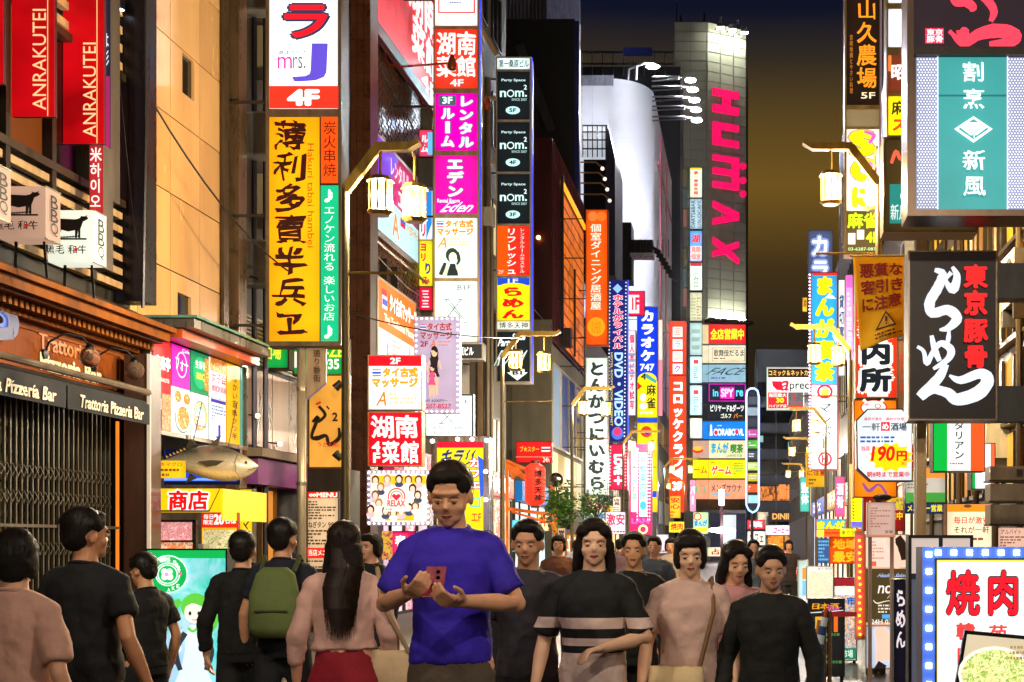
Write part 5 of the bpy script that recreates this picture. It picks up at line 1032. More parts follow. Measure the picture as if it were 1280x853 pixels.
for i in range(4):
    c = P(978 + i * 11, 615, .3); m.lathe(c, [(0, -.5), (.35, -.6), (.3, .6), (0, .5)], 8)
ob('hanging_lamps', m, em('#e89050', 1.0), ofc, kind='stuff')
def fs(lab, x0, y0, x1, y1, Y, col, items, nm='shop_sign', cat='sign', **k): return sign(nm, lab, cat, CamPlane(Y), x0, y0, x1, y1, col, items, **k)
fs('white coffee shop strip sign with pink lettering on the office block', 957, 657, 1022, 669, 114.8, '#f8ecf0', [('t', 'コーヒー', 967, 659, 986, 667, '#e81870', {'b': .06, 'sh': .1}), ('t', 'ショップ', 991, 660.5, 1012, 666.5, '#e81870', {'b': .03})], fw=0)
for i in range(3): ob('cafe_window', slab(CamPlane(115.0), 960 + i * 21, 670, 979 + i * 21, 687, 0, .2, photo(['#401c08', '#f0a030', '#b86020', '#281408'], 2.2, 1.0, seed=2)), None, ofc)
fs('white and orange information strip sign low on the office block', 957, 688, 1022, 701, 114.6, '#f4e4e0', [('r', 957, 688, 1022, 690, '#e85030'), ('t', '無料案内所！', 967, 691, 1014, 700, '#283048', {'b': .04}), ('p', [(957, 690), (966, 690), (960, 701), (957, 701)], '#e85030')], fw=0)
fs('media cafe billboard with red cup mark beside the comic cafe sign', 958, 459, 1024, 513, 70, '#eef4f0', [('r', 960, 461, 1022, 472, '#38140c'), ('t', 'コミック＆ネットカフェ', 961, 463, 1021, 470, '#f0d070', {'b': .04}),
    ('p', [(965, 477), (977, 477), (979, 488), (971, 488), (966, 483)], '#d81838'), ('t', 'a', 976, 476, 987, 489, '#d81838', {'sh': .3}), ('t', 'precio', 987, 477, 1022, 490, '#282828'), ('t', 'アプレシオ', 990, 487, 1014, 490, '#505050'), ('r', 960, 491, 984, 511, '#d82830'), ('t', '毎回最大', 961, 492, 983, 497, '#ffffff'), ('t', '30', 970, 498, 980, 504, '#f8e820', {'b': .05}), ('t', 'ハイジア店', 961, 506, 983, 510, '#ffffff', {'b': .03}),
    ('i', 985, 491, 1004, 511, photo(['#181820', '#586068', '#a82030'], 1.5, .8)), ('i', 1005, 491, 1022, 511, photo(['#181820', '#586068', '#a8a0a0'], 1.5, .8, seed=4)), ('r', 984, 507, 1004, 511, '#d82830')], fr='#b0d8d8', fw=1, cat='billboard')
# left far verticals
tower('sign_tower', 'orange vertical dining bar sign with white characters and yellow disc', 732, 760, 50, [
    (263, 431, '#f0560c', [('e', 741, 271, 6, 6, '#f88038'), ('e', 752, 271, 6, 6, '#f07828'), ('t', '個室ダイニング居酒屋', 738, 280, 752, 400 - 12, '#fff4e0', {'v': 1, 'b': .03}), ('e', 745.5, 409, 11, 12, '#f8a018'), ('t', 'くいもの', 740, 401, 751, 418, '#d05808', {'b': 0})])], fr='#b84c18', d=.4, gap=1, s=.95)
tower('sign_tower', 'tall white vertical sign with black brush hiragana under the orange dining sign', 732, 760, 50.4, [
    (448, 618, '#dcece4', [('t', 'とんかつにいむら', 735, 451, 757, 614, '#2c3430', {'v': 1, 'b': .09, 'w': .06})])], fr='#a8a898', d=.4, gap=1, s=1.05)
leds = [('e', x, 354 + i * 4.5, .9, .9, '#d8e8ff') for i in range(44) for x in (762.8, 782.8)]
tower('sign_tower', 'blue vertical hotel and video sign edged with white dots', 761, 784.5, 56, [
    (351, 552, '#101c68', [('p', [(772, 355), (778, 361), (772, 367), (766, 361)], '#88b8f0'), ('t', 'ホテルがライバル', 766, 368, 779, 437, '#e83060', {'v': 1, 'b': .08, 'o': '#f4e8f4', 'ow': .07}), ('t', 'DVD・VIDEO', 768, 441, 779, 533, '#a8d0ff', {'rot': -90, 'b': .06}), ('t', 'HOTEL ROOM BOOK INTERNET', 763.5, 441, 766, 533, '#d8c830', {'rot': -90}), ('e', 772, 542, 7.5, 8, '#4868d0'), ('e', 772, 540, 5, 5, '#e03068')] + leds)], fr='#2840a0', d=.4, gap=.8, edge='#4060ff')
tower('sign_tower', 'magenta love sign with white letters below the blue hotel sign', 761, 784.5, 55, [
    (556, 612, '#c81048', [('r', 765, 560, 780, 609, '#e81848'), ('t', 'LOVE', 767, 568, 779, 594, '#fff0f0', {'rot': -90, 'b': .1}), ('t', '＋', 766, 594, 780, 608, '#fff0f0', {'b': .12})] + [('e', x, 559 + i * 4, .9, .9, ('#ffd0e0', '#40f0d0')[i % 2]) for i in range(13) for x in (763.3, 782.3)])], fr='#701030', d=.4, gap=.8)
tower('sign_tower', 'blue karaoke sign over yellow mahjong panel on the left row', 796, 822.5, 73, [
    (384, 475, '#1038d8', [('t', 'カラオケ', 800, 387, 819, 453, '#f4f8ff', {'v': 1, 'b': .1}), ('t', '747', 800, 455, 818, 464, '#f0f4ff', {'b': .05}), ('e', 809, 475, 12, 9, '#f8e010'), ('t', '4', 801, 467, 808, 475, '#203010', {'b': .04}), ('p', [(808, 467), (821, 476), (820, 480), (806, 472)], '#48a0a0')]),
    (476, 522, '#f8e010', [('p', [(797, 478), (809, 478), (797, 488)], '#e82020'), ('e', 804, 497, 4, 5, '#fff8e8'), ('e', 804, 508, 5, 4, '#fff8e8'), ('t', '麻雀', 808, 480, 820, 512, '#283020', {'v': 1, 'b': .04}), ('lines', 800, 513, 818, 520, 1, '#fff8d0')]), (523, 528, '#1048d0', []),
    (529, 640, '#f8d010', [('e', 808, 540, 7, 7, '#e83818'), ('e', 809, 541, 3, 3, '#2038c0'), ('t', 'ゲームセンター', 803, 555, 815, 610, '#e83818', {'v': 1, 'b': .05}), ('r', 797, 614, 821, 622, '#1048d0')])], fr='#8a8a90', d=.4, gap=.8)
m = MB(); P = CamPlane(73); 
fs('narrow white and pink lit strip sign between the blue hotel and karaoke signs', 784.5, 413, 795, 520, 66, '#e8d8e8', [('t', '個人室ビデオ試写', 787, 418, 793, 512, '#c83058', {'v': 1, 'b': .06}), ('lines', 786, 440, 794, 470, 4, '#8090c0')], nm='vertical_sign', fw=.6)
fs('pink and white square sign with floor mark above the blue karaoke sign', 785, 364, 806, 395, 70, '#e82048', [('r', 785, 369, 799, 392, '#e8e8f0'), ('t', '1F', 790, 372, 799, 388, '#e82048', {'b': .05})], fw=.6)
fs('pale yellow light strip with pink base right of the karaoke sign', 823, 400, 828, 520, 84, '#f0d8c8', [('r', 823, 450, 828, 520, '#e88898')], nm='light_strip', fw=0)
def korok():
    it = [('r', 841, 409 + i * 15.4, 853, 421.5 + i * 15.4, '#f8f0ec') for i in range(4)]
    for i, (c, k) in enumerate((('回', '#e88878'), ('ラ', '#28b8d8'), ('国', '#e8a890'), ('ク', '#c838b8'))): it.append(('t', c, 842.5, 410 + i * 15.4, 851.5, 420.5 + i * 15.4, k, {'b': .08}))
    return it
tower('sign_tower', 'long red vertical sign with white block characters near the tower', 836, 858, 100, [
    (402, 468, '#f03010', korok()), (471, 640, '#f03810', [('t', 'コロッケクラブ', 840, 475, 855, 585, '#fff4f0', {'v': 1, 'b': .09}), ('p', [(840, 592), (853, 583), (853, 600)], '#ffffff'), ('t', '3F', 840, 602, 853, 614, '#fff0f0', {'b': .08})])], fr='#b84028', d=.5, gap=.7)
# pink fringe vertical with blue core
tower('sign_tower', 'pink fringed vertical entertainment sign with pale blue core', 787, 815, 50, [
    (556, 668, '#e82068', [('r', 789, 560, 797, 640, '#f4fff4'), ('t', 'すぐそこのお店', 790, 563, 796, 625, '#20b870', {'v': 1, 'b': .06}), ('r', 799, 566, 809, 646, '#a8e0f0'), ('t', '無料案内所', 800, 570, 808, 625, '#4080a8', {'v': 1}), ('e', 804, 632, 4, 5, '#30a0c8'), ('t', 'LAN', 789, 648, 812, 655, '#ff50b0', {'b': .08}), ('ring', 804, 662, 6, 6, .4, '#fff0a0')] + [('e', x, 562 + i * 4.2, .7, 1.3, '#ffe0ec') for i in range(22) for x in (798, 811, 813.5)])], fr='#a83060', d=.4, gap=.8)
for i, (x0, y0, x1, y1, Y, c, ch, cc, lab) in enumerate(((766, 621, 776, 640, 42, '#f4e0c8', '店長', '#382010', 'cream box sign hanging left of the pink fringed sign'), (789, 621, 795, 642, 52, '#f8f0d8', '占い', '#382010', 'narrow cream box sign near the pink fringed sign'),
        (837, 620, 851, 648, 58, '#f8b018', '安心', '#d03020', 'yellow banner with red characters under the long red sign'), (757, 640, 782, 668, 40, '#e8e0f8', '激安', '#e03048', 'violet lit shop board over the heads of the crowd'), (820, 668, 836, 692, 34, '#d8ccd8', '', '#604050', 'white paper board on stand above the crowd'),
        (697, 660, 707, 700, 30, '#b89878', '営業', '#201810', 'small standing board by the red lantern stall'), (708, 668, 726, 705, 36, '#e88820', '立呑', '#f8f0e0', 'orange glowing shop curtain behind the crowd'), (730, 640, 756, 690, 45, '#d8f0d8', '市場', '#3090d0', 'pale green lit shopfront panel behind the foliage'))):
    fs(lab, x0, y0, x1, y1, Y, c, ([('t', ch, x0 + 1, y0 + 2, x1 - 1, y0 + (y1 - y0) * .6, cc, {'v': x1 - x0 < 15, 'b': .05})] if ch else []) + [('lines', x0 + 1, y0 + (y1 - y0) * .66, x1 - 1, y1 - 1, 2, cc)], nm='shop_board', fw=.5, d=.15)
# red awning, lantern stall
fs('red shop awning sign with yellow star lettering and a tiny flag', 645, 552, 690, 579, 44, '#d81818', [('t', 'ブ★スター', 650, 558, 674, 565, '#f0a830', {'b': .05}), ('r', 677, 559, 688, 561, '#e8e0e0'), ('r', 677, 561, 688, 563, '#303868'), ('r', 677, 563, 688, 565, '#e8e0e0'), ('r', 645, 571, 690, 572, '#f08060'), ('t', '24h', 679, 572, 687, 578, '#ffe0d0')], fw=.8, fr='#a82018')
P = CamPlane(36); t = thing('paper_lantern', 'big glowing red paper lantern with black characters at the stall', 'paper lantern', P(669, 634)); c = P(669, 606); k = 36 / F
m = MB(); pr_ = [(5 * k, 27 * k), (11 * k, 23 * k)] + [((12.6 + (.5 if i % 2 else 0)) * k, (20 - i * 2.6) * k) for i in range(16)] + [(11 * k, -23 * k), (5 * k, -27 * k)]
m.lathe(c, pr_, 18); ob('paper_body', m, em('#ff3c28', .95, True, .2), t)
m = MB(); m.lathe(c, [(0, 30 * k), (5.5 * k, 30 * k), (5.5 * k, 26 * k)], 14); m.lathe(c, [(5.5 * k, -26 * k), (5.5 * k, -29 * k), (0, -29 * k)], 14); ob('lantern_ring', m, mt('#281008', .5), t)
class Cyl:
    Y = 36
    def __call__(s, x, y, n=0):
        a = (x - 669) / 13.6; return Vector((c.x + 13.9 * k * math.sin(a), c.y - 13.9 * k * math.cos(a) - n, CZ + (VY - y) * k))
m = MB(); draw(m, Cyl(), [('t', '博多天神', 670, 588, 680, 628, '#1c0806', {'v': 1, 'b': .05})], True, 1); ob('lettering', m, None, t)
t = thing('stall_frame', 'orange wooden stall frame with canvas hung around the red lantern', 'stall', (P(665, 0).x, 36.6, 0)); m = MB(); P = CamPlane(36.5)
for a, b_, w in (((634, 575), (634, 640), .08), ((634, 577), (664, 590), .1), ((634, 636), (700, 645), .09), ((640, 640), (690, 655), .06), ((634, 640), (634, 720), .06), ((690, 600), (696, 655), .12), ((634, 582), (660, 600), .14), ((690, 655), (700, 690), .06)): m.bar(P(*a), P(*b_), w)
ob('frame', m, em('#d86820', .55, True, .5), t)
for pts, cc in (([(690, 650), (708, 662), (697, 672)], '#d8a818'), ([(634, 577), (655, 590), (640, 600)], '#c86820')):
    m = MB(); kk = len(pts); m.add([P(x, y, .05) for x, y in pts] + [P(x, y, .02) for x, y in pts], [tuple(range(kk)), tuple(range(kk, 2 * kk))[::-1]] + [(i, kk + i, kk + (i + 1) % kk, (i + 1) % kk) for i in range(kk)]); ob('canvas_flap', m, mt(cc, .8), t)
t = thing('speaker_box', 'black speaker box on a bracket right of the red lantern', 'speaker', S(705, 662, 34)); P = CamPlane(34)
ob('cabinet', slab(P, 697, 634, 714, 662, -.4, 0, mt('#17120f', .6)), None, t); m = MB()
for x, y in ((702, 640), (709, 640), (702, 655), (709, 655)): m.ball(P(x, y, .01), .012, 6)
ob('screw', m, mt('#a0a0a0', .3, .8), t, kind='stuff')
t = thing('traffic_mirror', 'round convex mirror with pale rim above the black speaker', 'mirror', S(695, 610, 34)); m = MB(); c = S(695, 600, 34); kk = 34 / F
m.lathe(c, [(9 * kk, 0), (9.6 * kk, -.02), (9 * kk, -.05)], 20, None, 'y'); ob('rim', m, mt('#c8b898', .4, .3), t); m = MB(); m.ball(c, (9 * kk, .04, 9 * kk), 18); ob('mirror_glass', m, mt('#8a8a80', .03, 1, .1, 4, 0, False), t, smooth=True); m = MB(); m.tube([c, S(697, 640, 34.2)], .02, 6); ob('arm', m, mt('#222222', .5), t)
# leafy street trees behind the crowd
def tree(lab, x, Y, z0, z1, r, seed, n=2600):
    rnd = random.Random(seed); t = thing('street_tree', lab, 'tree', (x, Y, 0), 'small street trees on the left pavement')
    m = MB(); m.tube([(x, Y, 0), (x + .05, Y, z0 * .6), (x, Y + .05, (z0 + z1) / 2)], [.09, .07, .03], 8); bs = []
    for i in range(7):
        a = rnd.uniform(0, 6.28); e = Vector((x + math.cos(a) * r * .8, Y + math.sin(a) * r * .8, rnd.uniform(z0, z1))); bs.append(e); m.tube([(x, Y, z0 * .8 + i * .1), ((x + e.x) / 2, (Y + e.y) / 2, e.z - .15), e], [.03, .02, .006], 5)
    ob('trunk', m, mt('#4a3a28', .8, 0, .4, 9, .4), t); m = MB()
    for i in range(n):
        b_ = rnd.choice(bs); p = b_ + Vector((rnd.gauss(0, r * .3), rnd.gauss(0, r * .3), rnd.gauss(0, .22))); s = rnd.uniform(.04, .08); u = Vector((rnd.gauss(0, 1), rnd.gauss(0, 1), rnd.gauss(0, .6))).normalized() * s; v = u.cross(Vector((rnd.gauss(0, 1), rnd.gauss(0, 1), rnd.gauss(0, 1)))).normalized() * s * .45
        m.add([p - u, p + v, p + u, p - v], [(0, 1, 2, 3)])
    ob('crown', m, mt('#44741f', .5, 0, .6, 5, 0, False), t)
for px, Y, r, lab, sd in ((700, 33, .3, 'small leafy tree beside the black speaker box', 1), (744, 42, .42, 'small leafy tree below the white vertical sign', 2)):
    tree(lab, S(px, 0, Y).x, Y, S(0, 638, Y).z, S(0, 624, Y).z, r, sd, 650)
# ================================================= RIGHT side
r1 = thing('shop_building', 'right hand building with yellow lit windows behind the big signs', 'building', (5, 20, 0)); XR = 3.4
ob('wall', B(XR, 9, 9.5, 25.8, 0, 14), mt('#4a3420', .6, .1, .35, 3, .2), r1)
yw = em('#d8a828', .75, True, .35); wm2 = mt('#2a2014', .4, .4)
for k, (z0, z1) in enumerate(((2.2, 2.9), (3.05, 3.85), (4.1, 5.1), (5.3, 6.3), (6.6, 7.6), (8, 9))):
    for i in range(10):
        y = 12.2 + i * 1.33
        w = ob('window', B(XR - .03, XR, y + .06, y + 1.24, z0, z1), (yw, em('#e8b048', .6), em('#c88838', .55), glass('#201810'))[(i * 3 + k) % 4], r1)
        m = MB(); m.box(XR - .08, XR - .03, y, y + .06, z0, z1); m.box(XR - .08, XR - .03, y + .06, y + 1.24, z0 - .06, z0); m.box(XR - .07, XR - .03, y + .63, y + .66, z0, z1); ob('frame', m, wm2, w)
for k in range(7):
    y = 14.6 + k * 1.5; ob('pipe', MB().tube([(XR - .14, y, 0), (XR - .14, y, 13)], .045, 8), mt('#4a3c28', .35, .5), r1)
for z in (1.9, 2.98, 4.0, 5.2): ob('ledge', B(XR - .12, XR, 12, 25.7, z, z + .05), mt('#3c3020', .4, .4), r1)
m = MB()
for k in range(7): m.bar((2.4, 16.5 + k * .5, 4.05), (2.9, 16.8 + k * .5, 4.5), .05, .05)
ob('stair_brace', m, mt('#4a3e2c', .4, .5), r1, kind='stuff')
for a, b, h, z, wc, lab in ((26, 36, 13, 3, ['w', 'd', 'o'], 'right row building behind the stack with curly S panel'), (36.3, 50, 16, 3, ['w', 'd', 'd'], 'right row building behind the comic cafe sign'), (50.3, 70, 12, 3, ['w', 'w', 'd'], 'far right row building with lit windows'), (70.3, 105, 11, 3, ['w', 'd', 'o'], 'farthest right row building before the office block')):
    building(lab, XR + .1, 10, a, b, h, mt('#4c4640', .6, 0, .3, 2, .1), (z, 3, 1.6, .8, 1.6), wc=wc)
# ------------- farm restaurant stack
tower('sign_tower', 'tall dark brown sign with orange brush characters above a white and yellow mahjong sign', 1056, 1101, 25, [
    (-30, 132, '#1e120c', [('t', '山久農場', 1071, -2, 1096, 112, '#f09020', {'v': 1, 'b': .03, 'w': .04}), ('t', '5F', 1076, 116, 1094, 124, '#f0dcb8', {'b': .02}), ('t', '宮崎地鶏とやさい料理', 1062, 44, 1066, 118, '#a86820', {'v': 1})]),
    (137, 159, '#988868', [], .5),
    (162, 264, '#f4f4ec', [('t', 'S', 1061, 163, 1094, 196, '#f0e010', {'b': .1, 'o': '#a89070', 'ow': .04}), ('s', [(1080, 165, 3), (1092, 170, 5), (1086, 180, 3)], '#e858b8'), ('t', 'C', 1063, 199, 1094, 228, '#f0e010', {'b': .1, 'o': '#a89070', 'ow': .04}), ('s', [(1086, 203, 3), (1094, 212, 5), (1090, 222, 3)], '#e888c8'), ('t', 'に', 1062, 232, 1092, 262, '#f0e010', {'b': .1, 'o': '#a89070', 'ow': .04})]),
    (266, 316, '#584828', [('t', '麻雀', 1059, 266, 1098, 286, '#c8f020', {'b': .06}), ('t', '4F', 1082, 290, 1098, 304, '#c8f020', {'b': .05}), ('r', 1060, 292, 1069, 306, '#f0f0e0'), ('r', 1071, 288, 1080, 300, '#f0f0e0'), ('t', '03-6287-0877', 1060, 310, 1098, 314, '#b8e0a0')], 1.1)], fr='#8a7448', d=.4, gap=2, edge='#d8b8e8')
sign('vertical_sign', 'narrow pink sign strip left of the yellow warning banner', 'sign', CamPlane(26), 1057, 344, 1066, 450, '#e070c8', [('r', 1058, 345, 1065, 360, '#d848a8'), ('lines', 1059, 365, 1064, 440, 12, '#f8e0f8')], fw=.6, fr='#8a5878')
# ------------- karaoke and comic cafe
tower('sign_tower', 'blue and yellow comic cafe vertical sign edged with white bulbs', 1013, 1047.5, 40, [
    (342, 481, '#28a0e0', [('r', 1016, 342, 1046, 345, '#e83028'), ('t', 'まんが喫茶', 1018, 344, 1043, 478, '#f8ee10', {'v': 1, 'b': .11, 'o': '#d8c010', 'ow': .02}), ('p', [(1031, 373), (1036, 368), (1041, 370), (1045, 374)], '#ffffff'), ('p', [(1040, 420), (1045, 416), (1045, 430)], '#e8f8ff')]),
    (482, 586, '#f0f4f4', [('ring', 1031, 490, 10, 9, .3, '#e81838'), ('t', '金', 1025, 485, 1037, 495, '#f0d010', {'b': .06}), ('t', 'マンボー', 1020, 502, 1040, 562, '#304050', {'v': 1, 'b': .03}), ('ring', 1031, 574, 9, 9, .3, '#e81838'), ('t', 'H', 1027, 569, 1035, 579, '#e81838', {'b': .05})])], fr='#d83038', d=.4, gap=1.6)
m = MB(); P = CamPlane(39.9)
for i in range(56): m.ball(P(1012, 344 + i * 4.35, .05), .028, 6)
ob('bulb_string', m, em('#e8e0ff', 4, False), None, 'vertical string of tiny white bulbs on the left edge of the comic cafe sign', 'light string')
sign('karaoke_sign', 'grey blue sign with outlined white katakana behind the comic cafe sign', 'sign', CamPlane(46), 1010, 288, 1041, 345, '#485070', [('t', 'カラ', 1013, 293, 1037, 352, '#f4f8ff', {'v': 1, 'b': .06, 'o': '#8098d8', 'ow': .12})], fw=.6, fr='#585870')
sign('restaurant_board', 'small hanging amber sign far beyond the media cafe billboard', 'sign', CamPlane(95), 1003, 372, 1009, 390, '#d89818', [('t', '酒', 1004, 374, 1008, 384, '#302008')], fw=.3)
# ------------- info office sign, orange pig, octagon
sign('information_sign', 'red and white information sign with black characters under the yellow banner', 'sign', CamPlane(15.32), 1069, 320, 1122, 498, '#e83818', [('p', [(1080, 322), (1108, 322), (1110, 496), (1084, 496)], '#f0f4ec'), ('t', '案内所', 1074, 390, 1115, 492, '#182028', {'v': 1, 'b': .08, 'o': '#f4f8f0', 'ow': .12}), ('t', '無料', 1074, 330, 1115, 385, '#182028', {'v': 1, 'b': .08, 'o': '#f4f8f0', 'ow': .12})], fr='#b8a888', fw=1.2)
sign('izakaya_sign', 'orange sign with a white pig outline behind the octagonal price sign', 'sign', CamPlane(15.34), 1067, 500, 1121, 622, '#f88010', [('e', 1092, 510, 16, 9, '#f8f0e8'), ('ring', 1092, 510, 17, 10, .12, '#d03018'), ('e', 1083, 506, 3, 2, '#f8a0a0'), ('ring', 1097, 508, 4, 3, .3, '#c02818'), ('s', [(1079, 500, 4), (1083, 504, 3)], '#f8f0e8'), ('s', [(1104, 500, 4), (1100, 504, 3)], '#f8f0e8'), ('s', [(1078, 604, 3), (1086, 614, 5), (1098, 606, 3), (1108, 618, 4)], '#8a5090')], fr='#804010', fw=1)
P = CamPlane(14.6); t = thing('price_sign', 'octagonal white drinks price sign with yellow star burst and red yen price', 'price sign', P(1105, 602))
oc = [(1083, 511), (1127, 511), (1141, 524), (1141, 590), (1131, 602), (1087, 602), (1070, 586), (1070, 524)]
oc = [(1070, 525), (1084, 511), (1128, 511), (1141, 524), (1141, 602), (1088, 602), (1071, 586)]
def prism(P, q, n0, n1, mat=None, mb=None):
    m = mb or MB(); k = len(q); return m.add([P(x, y, n1) for x, y in q] + [P(x, y, n0) for x, y in q], [tuple(range(k))[::-1], tuple(range(k, 2 * k))] + [(i, (i + 1) % k, k + (i + 1) % k, k + i) for i in range(k)], mat)
ob('cabinet', prism(P, oc, -.22, 0, mt('#22201c', .4, .4)), None, t); ins = [(1105 + (x - 1105) * .955, 556.5 + (y - 556.5) * .965) for x, y in oc]
q = ob('sign_panel', prism(P, ins, 0, .012, em('#e0ecf4', 1.05)), None, t)
star = [(1113 + (29 if i % 2 else 22) * math.cos(i * .2618) * 1.0, 572 + (19 if i % 2 else 14.5) * math.sin(i * .2618)) for i in range(24)]
m = MB(); P = CamPlane(14.58); draw(m, P, [('t', '最終が激安・最終が自慢', 1080, 522, 1130, 526, '#c02838'), ('t', '一軒', 1078, 529, 1100, 539, '#283038', {'b': .02}), ('r', 1101, 528, 1112, 539, '#e82030'), ('t', 'め', 1102, 529, 1111, 538, '#ffffff', {'b': .05}), ('t', '酒場', 1113, 529, 1133, 539, '#283038', {'b': .04}),
    ('lines', 1075, 545, 1118, 555, 2, '#3858a0'), ('t', '当店', 1076, 558, 1087, 564, '#d02048', {'b': .04}), ('p', star, '#f8dc10'), ('t', '190', 1089, 558, 1118, 577, '#e02018', {'b': .04, 'sh': .08}), ('t', '円', 1119, 563, 1134, 577, '#e02018', {'b': .08}), ('t', '税込', 1126, 578, 1134, 582, '#d03020'), ('t', '朝8時まで営業中', 1083, 590, 1136, 597, '#d02038', {'b': .04})]); ob('lettering', m, None, q)
# ------------- yellow cloth banner on the lamp rod
P = CamPlane(15.05); t = thing('warning_banner', 'golden cloth banner with red warning characters and black triangle, hanging from the lamp rod', 'banner', P(1100, 320))
def ban(u, v, n=0):
    x = 1066 + 68 * u + 10 * v * (1 - u) ** 1.5 * (v > .0) ; y = 321 + (117 - 20 * u) * v
    p = CamPlane(15.05)(x, y); p.y += .05 * math.sin(u * 5 + v * 2) * v + .03 * math.sin(v * 9 + u * 4) * v - n; return p
N = 22; m = MB(); m.add([ban(i / N, j / N) for j in range(N + 1) for i in range(N + 1)], [(j * (N + 1) + i, (j + 1) * (N + 1) + i, (j + 1) * (N + 1) + i + 1, j * (N + 1) + i + 1) for j in range(N) for i in range(N)])
cl = mt('#ffc41c', .75, 0, .2, 4, .2).copy(); cn_ = cl.node_tree; tr_ = cn_.nodes.new('ShaderNodeBsdfTranslucent'); tr_.inputs[0].default_value = lin('#ffcc28'); mx_ = cn_.nodes.new('ShaderNodeMixShader'); mx_.inputs[0].default_value = .45; cn_.links.new(pr(cl).outputs[0], mx_.inputs[1]); cn_.links.new(tr_.outputs[0], mx_.inputs[2]); cn_.links.new(mx_.outputs[0], cn_.nodes['Material Output'].inputs[0])
q = ob('cloth', m, cl, t, smooth=True); q.modifiers.new('s', 'SOLIDIFY').thickness = .004
class BanP:
    Y = 15.05
    def __call__(s, x, y, n=0): return ban((x - 1066) / 68, (y - 321) / 117, n + .004)
m = MB(); rd = '#8a1c10'
draw(m, BanP(), [('t', '悪質な', 1073, 330, 1128, 349, rd, {'b': .06}), ('t', '客引き', 1073, 352, 1128, 371, rd, {'b': .06}), ('t', 'に注意', 1073, 374, 1126, 393, rd, {'b': .06}), ('p', [(1105, 396), (1119, 420), (1089, 420)], '#30200c'), ('p', [(1105, 400), (1115.5, 418), (1093, 418)], '#d89810'), ('r', 1103.6, 404, 1105.8, 412, '#30200c'), ('e', 1104.7, 415, 1.3, 1.3, '#30200c'), ('lines', 1088, 424, 1126, 434, 2, '#40280c')], False); ob('lettering', m, None, q)
m = MB(); m.tube([CamPlane(15.05)(1062, 320), CamPlane(15.05)(1138, 320)], .012, 6); ob('rod', m, gold, t)
def smallban(lab, x0, y0, x1, y1, Y):
    sign('warning_banner', lab, 'banner', CamPlane(Y), x0, y0, x1, y1, '#e8b010', [('t', '悪質な', x0 + 2, y0 + 3, x1 - 2, y0 + 12, '#a02010', {'b': .05}), ('t', '客引き', x0 + 2, y0 + 13, x1 - 2, y0 + 21, '#a02010', {'b': .05}), ('t', 'に注意', x0 + 2, y0 + 22, x1 - 2, y0 + 29, '#a02010', {'b': .05}), ('lines', x0 + 4, y0 + 32, x1 - 4, y1 - 2, 2, '#604010')], fw=0, d=.02, s=.75)
smallban('small far golden banner with red warning characters hanging under the comic cafe sign', 1007, 566, 1034, 609, 49)
# ------------- narrow stack behind the teal sign
tower('sign_tower', 'narrow stack of white, dark and yellow panels beside the teal sign frame', 1108, 1134, 15.5, [
    (-40, 5, '#e8f0f8', []), (12, 60, '#e4ecf4', []), (69, 117, '#6a2c18', [('t', '昭', 1113, 80, 1133, 101, '#f8f4f0', {'b': .05}), ('r', 1108, 70, 1114, 90, '#e88038')]), (121, 170, '#f8e810', [('t', '麻', 1114, 126, 1133, 145, '#3a3010', {'b': .05}), ('t', 'ス', 1114, 147, 1133, 166, '#e84818', {'b': .1})])],
    fr='#8a7444', d=.3, gap=2, ybot=190)
sign('restaurant_sign', 'brown and teal repeat of the teal restaurant sign, half hidden behind it', 'sign', CamPlane(12.2), 1104, 172, 1222, 291, '#4a3a1c', [('s', [(1114, 205, 4), (1120, 190, 5), (1126, 200, 4), (1134, 188, 4), (1132, 204, 3)], '#f06848'), ('r', 1112, 231, 1218, 280, '#2a8a80'), ('t', '新風', 1113, 256, 1134, 276, '#e8f4f0', {'b': .02}), ('ring', 1130, 246, 5, 6, .3, '#f0f4f0')], fr='#7a6434', fw=3, d=.3, s=.9)
# ------------- top red brush / teal sign
P = CamPlane(9.6); t = thing('restaurant_sign', 'large framed sign, red brush stroke above a teal panel with white dotted borders', 'sign', P(1210, 272))
fm = mt('#5c4838', .35, .5, .3, 9, .1); ob('cabinet', slab(P, 1133, -80, 1300, 272, -.3, -.004, fm), None, t)
ob('frame', rim(P, 1133, -80, 1300, 272, 8, 8, -.002, .05, fm), None, t); ob('frame_rail', slab(P, 1141, 62, 1292, 72, -.002, .06, mt('#2c201c', .4, .3)), None, t)
q = ob('sign_panel', slab(P, 1141, -72, 1292, 61.8, -.002, .004, em('#2c2028', .8)), None, t); m = MB(); rr = '#ff4058'
draw(m, P, [('s', [(1188, -2, 3), (1195, 4, 10), (1206, 3, 12), (1216, 10, 10), (1212, 14, 4)], rr), ('s', [(1222, -8, 8), (1236, 4, 11), (1242, 16, 9), (1238, 28, 6)], rr), ('s', [(1186, 40, 5), (1196, 48, 6), (1203, 42, 16), (1200, 38, 6)], rr), ('s', [(1190, 44, 5), (1204, 56, 10), (1222, 45, 14), (1246, 40, 18), (1268, 45, 16), (1262, 54, 14), (1236, 57, 7)], rr),
    ('r', 1156, 37, 1179, 56, '#f8204a'), ('t', '東京', 1157.5, 38, 1178, 46.5, '#f8d8e0', {'b': .06}), ('t', '豚骨', 1157.5, 47, 1178, 55.5, '#f8d8e0', {'b': .06})], True, 1.1); ob('lettering', m, None, q)
tq = ob('teal_panel', slab(P, 1172, 72.2, 1258, 264, -.002, .006, em('#3a9898', 1.0)), None, t)
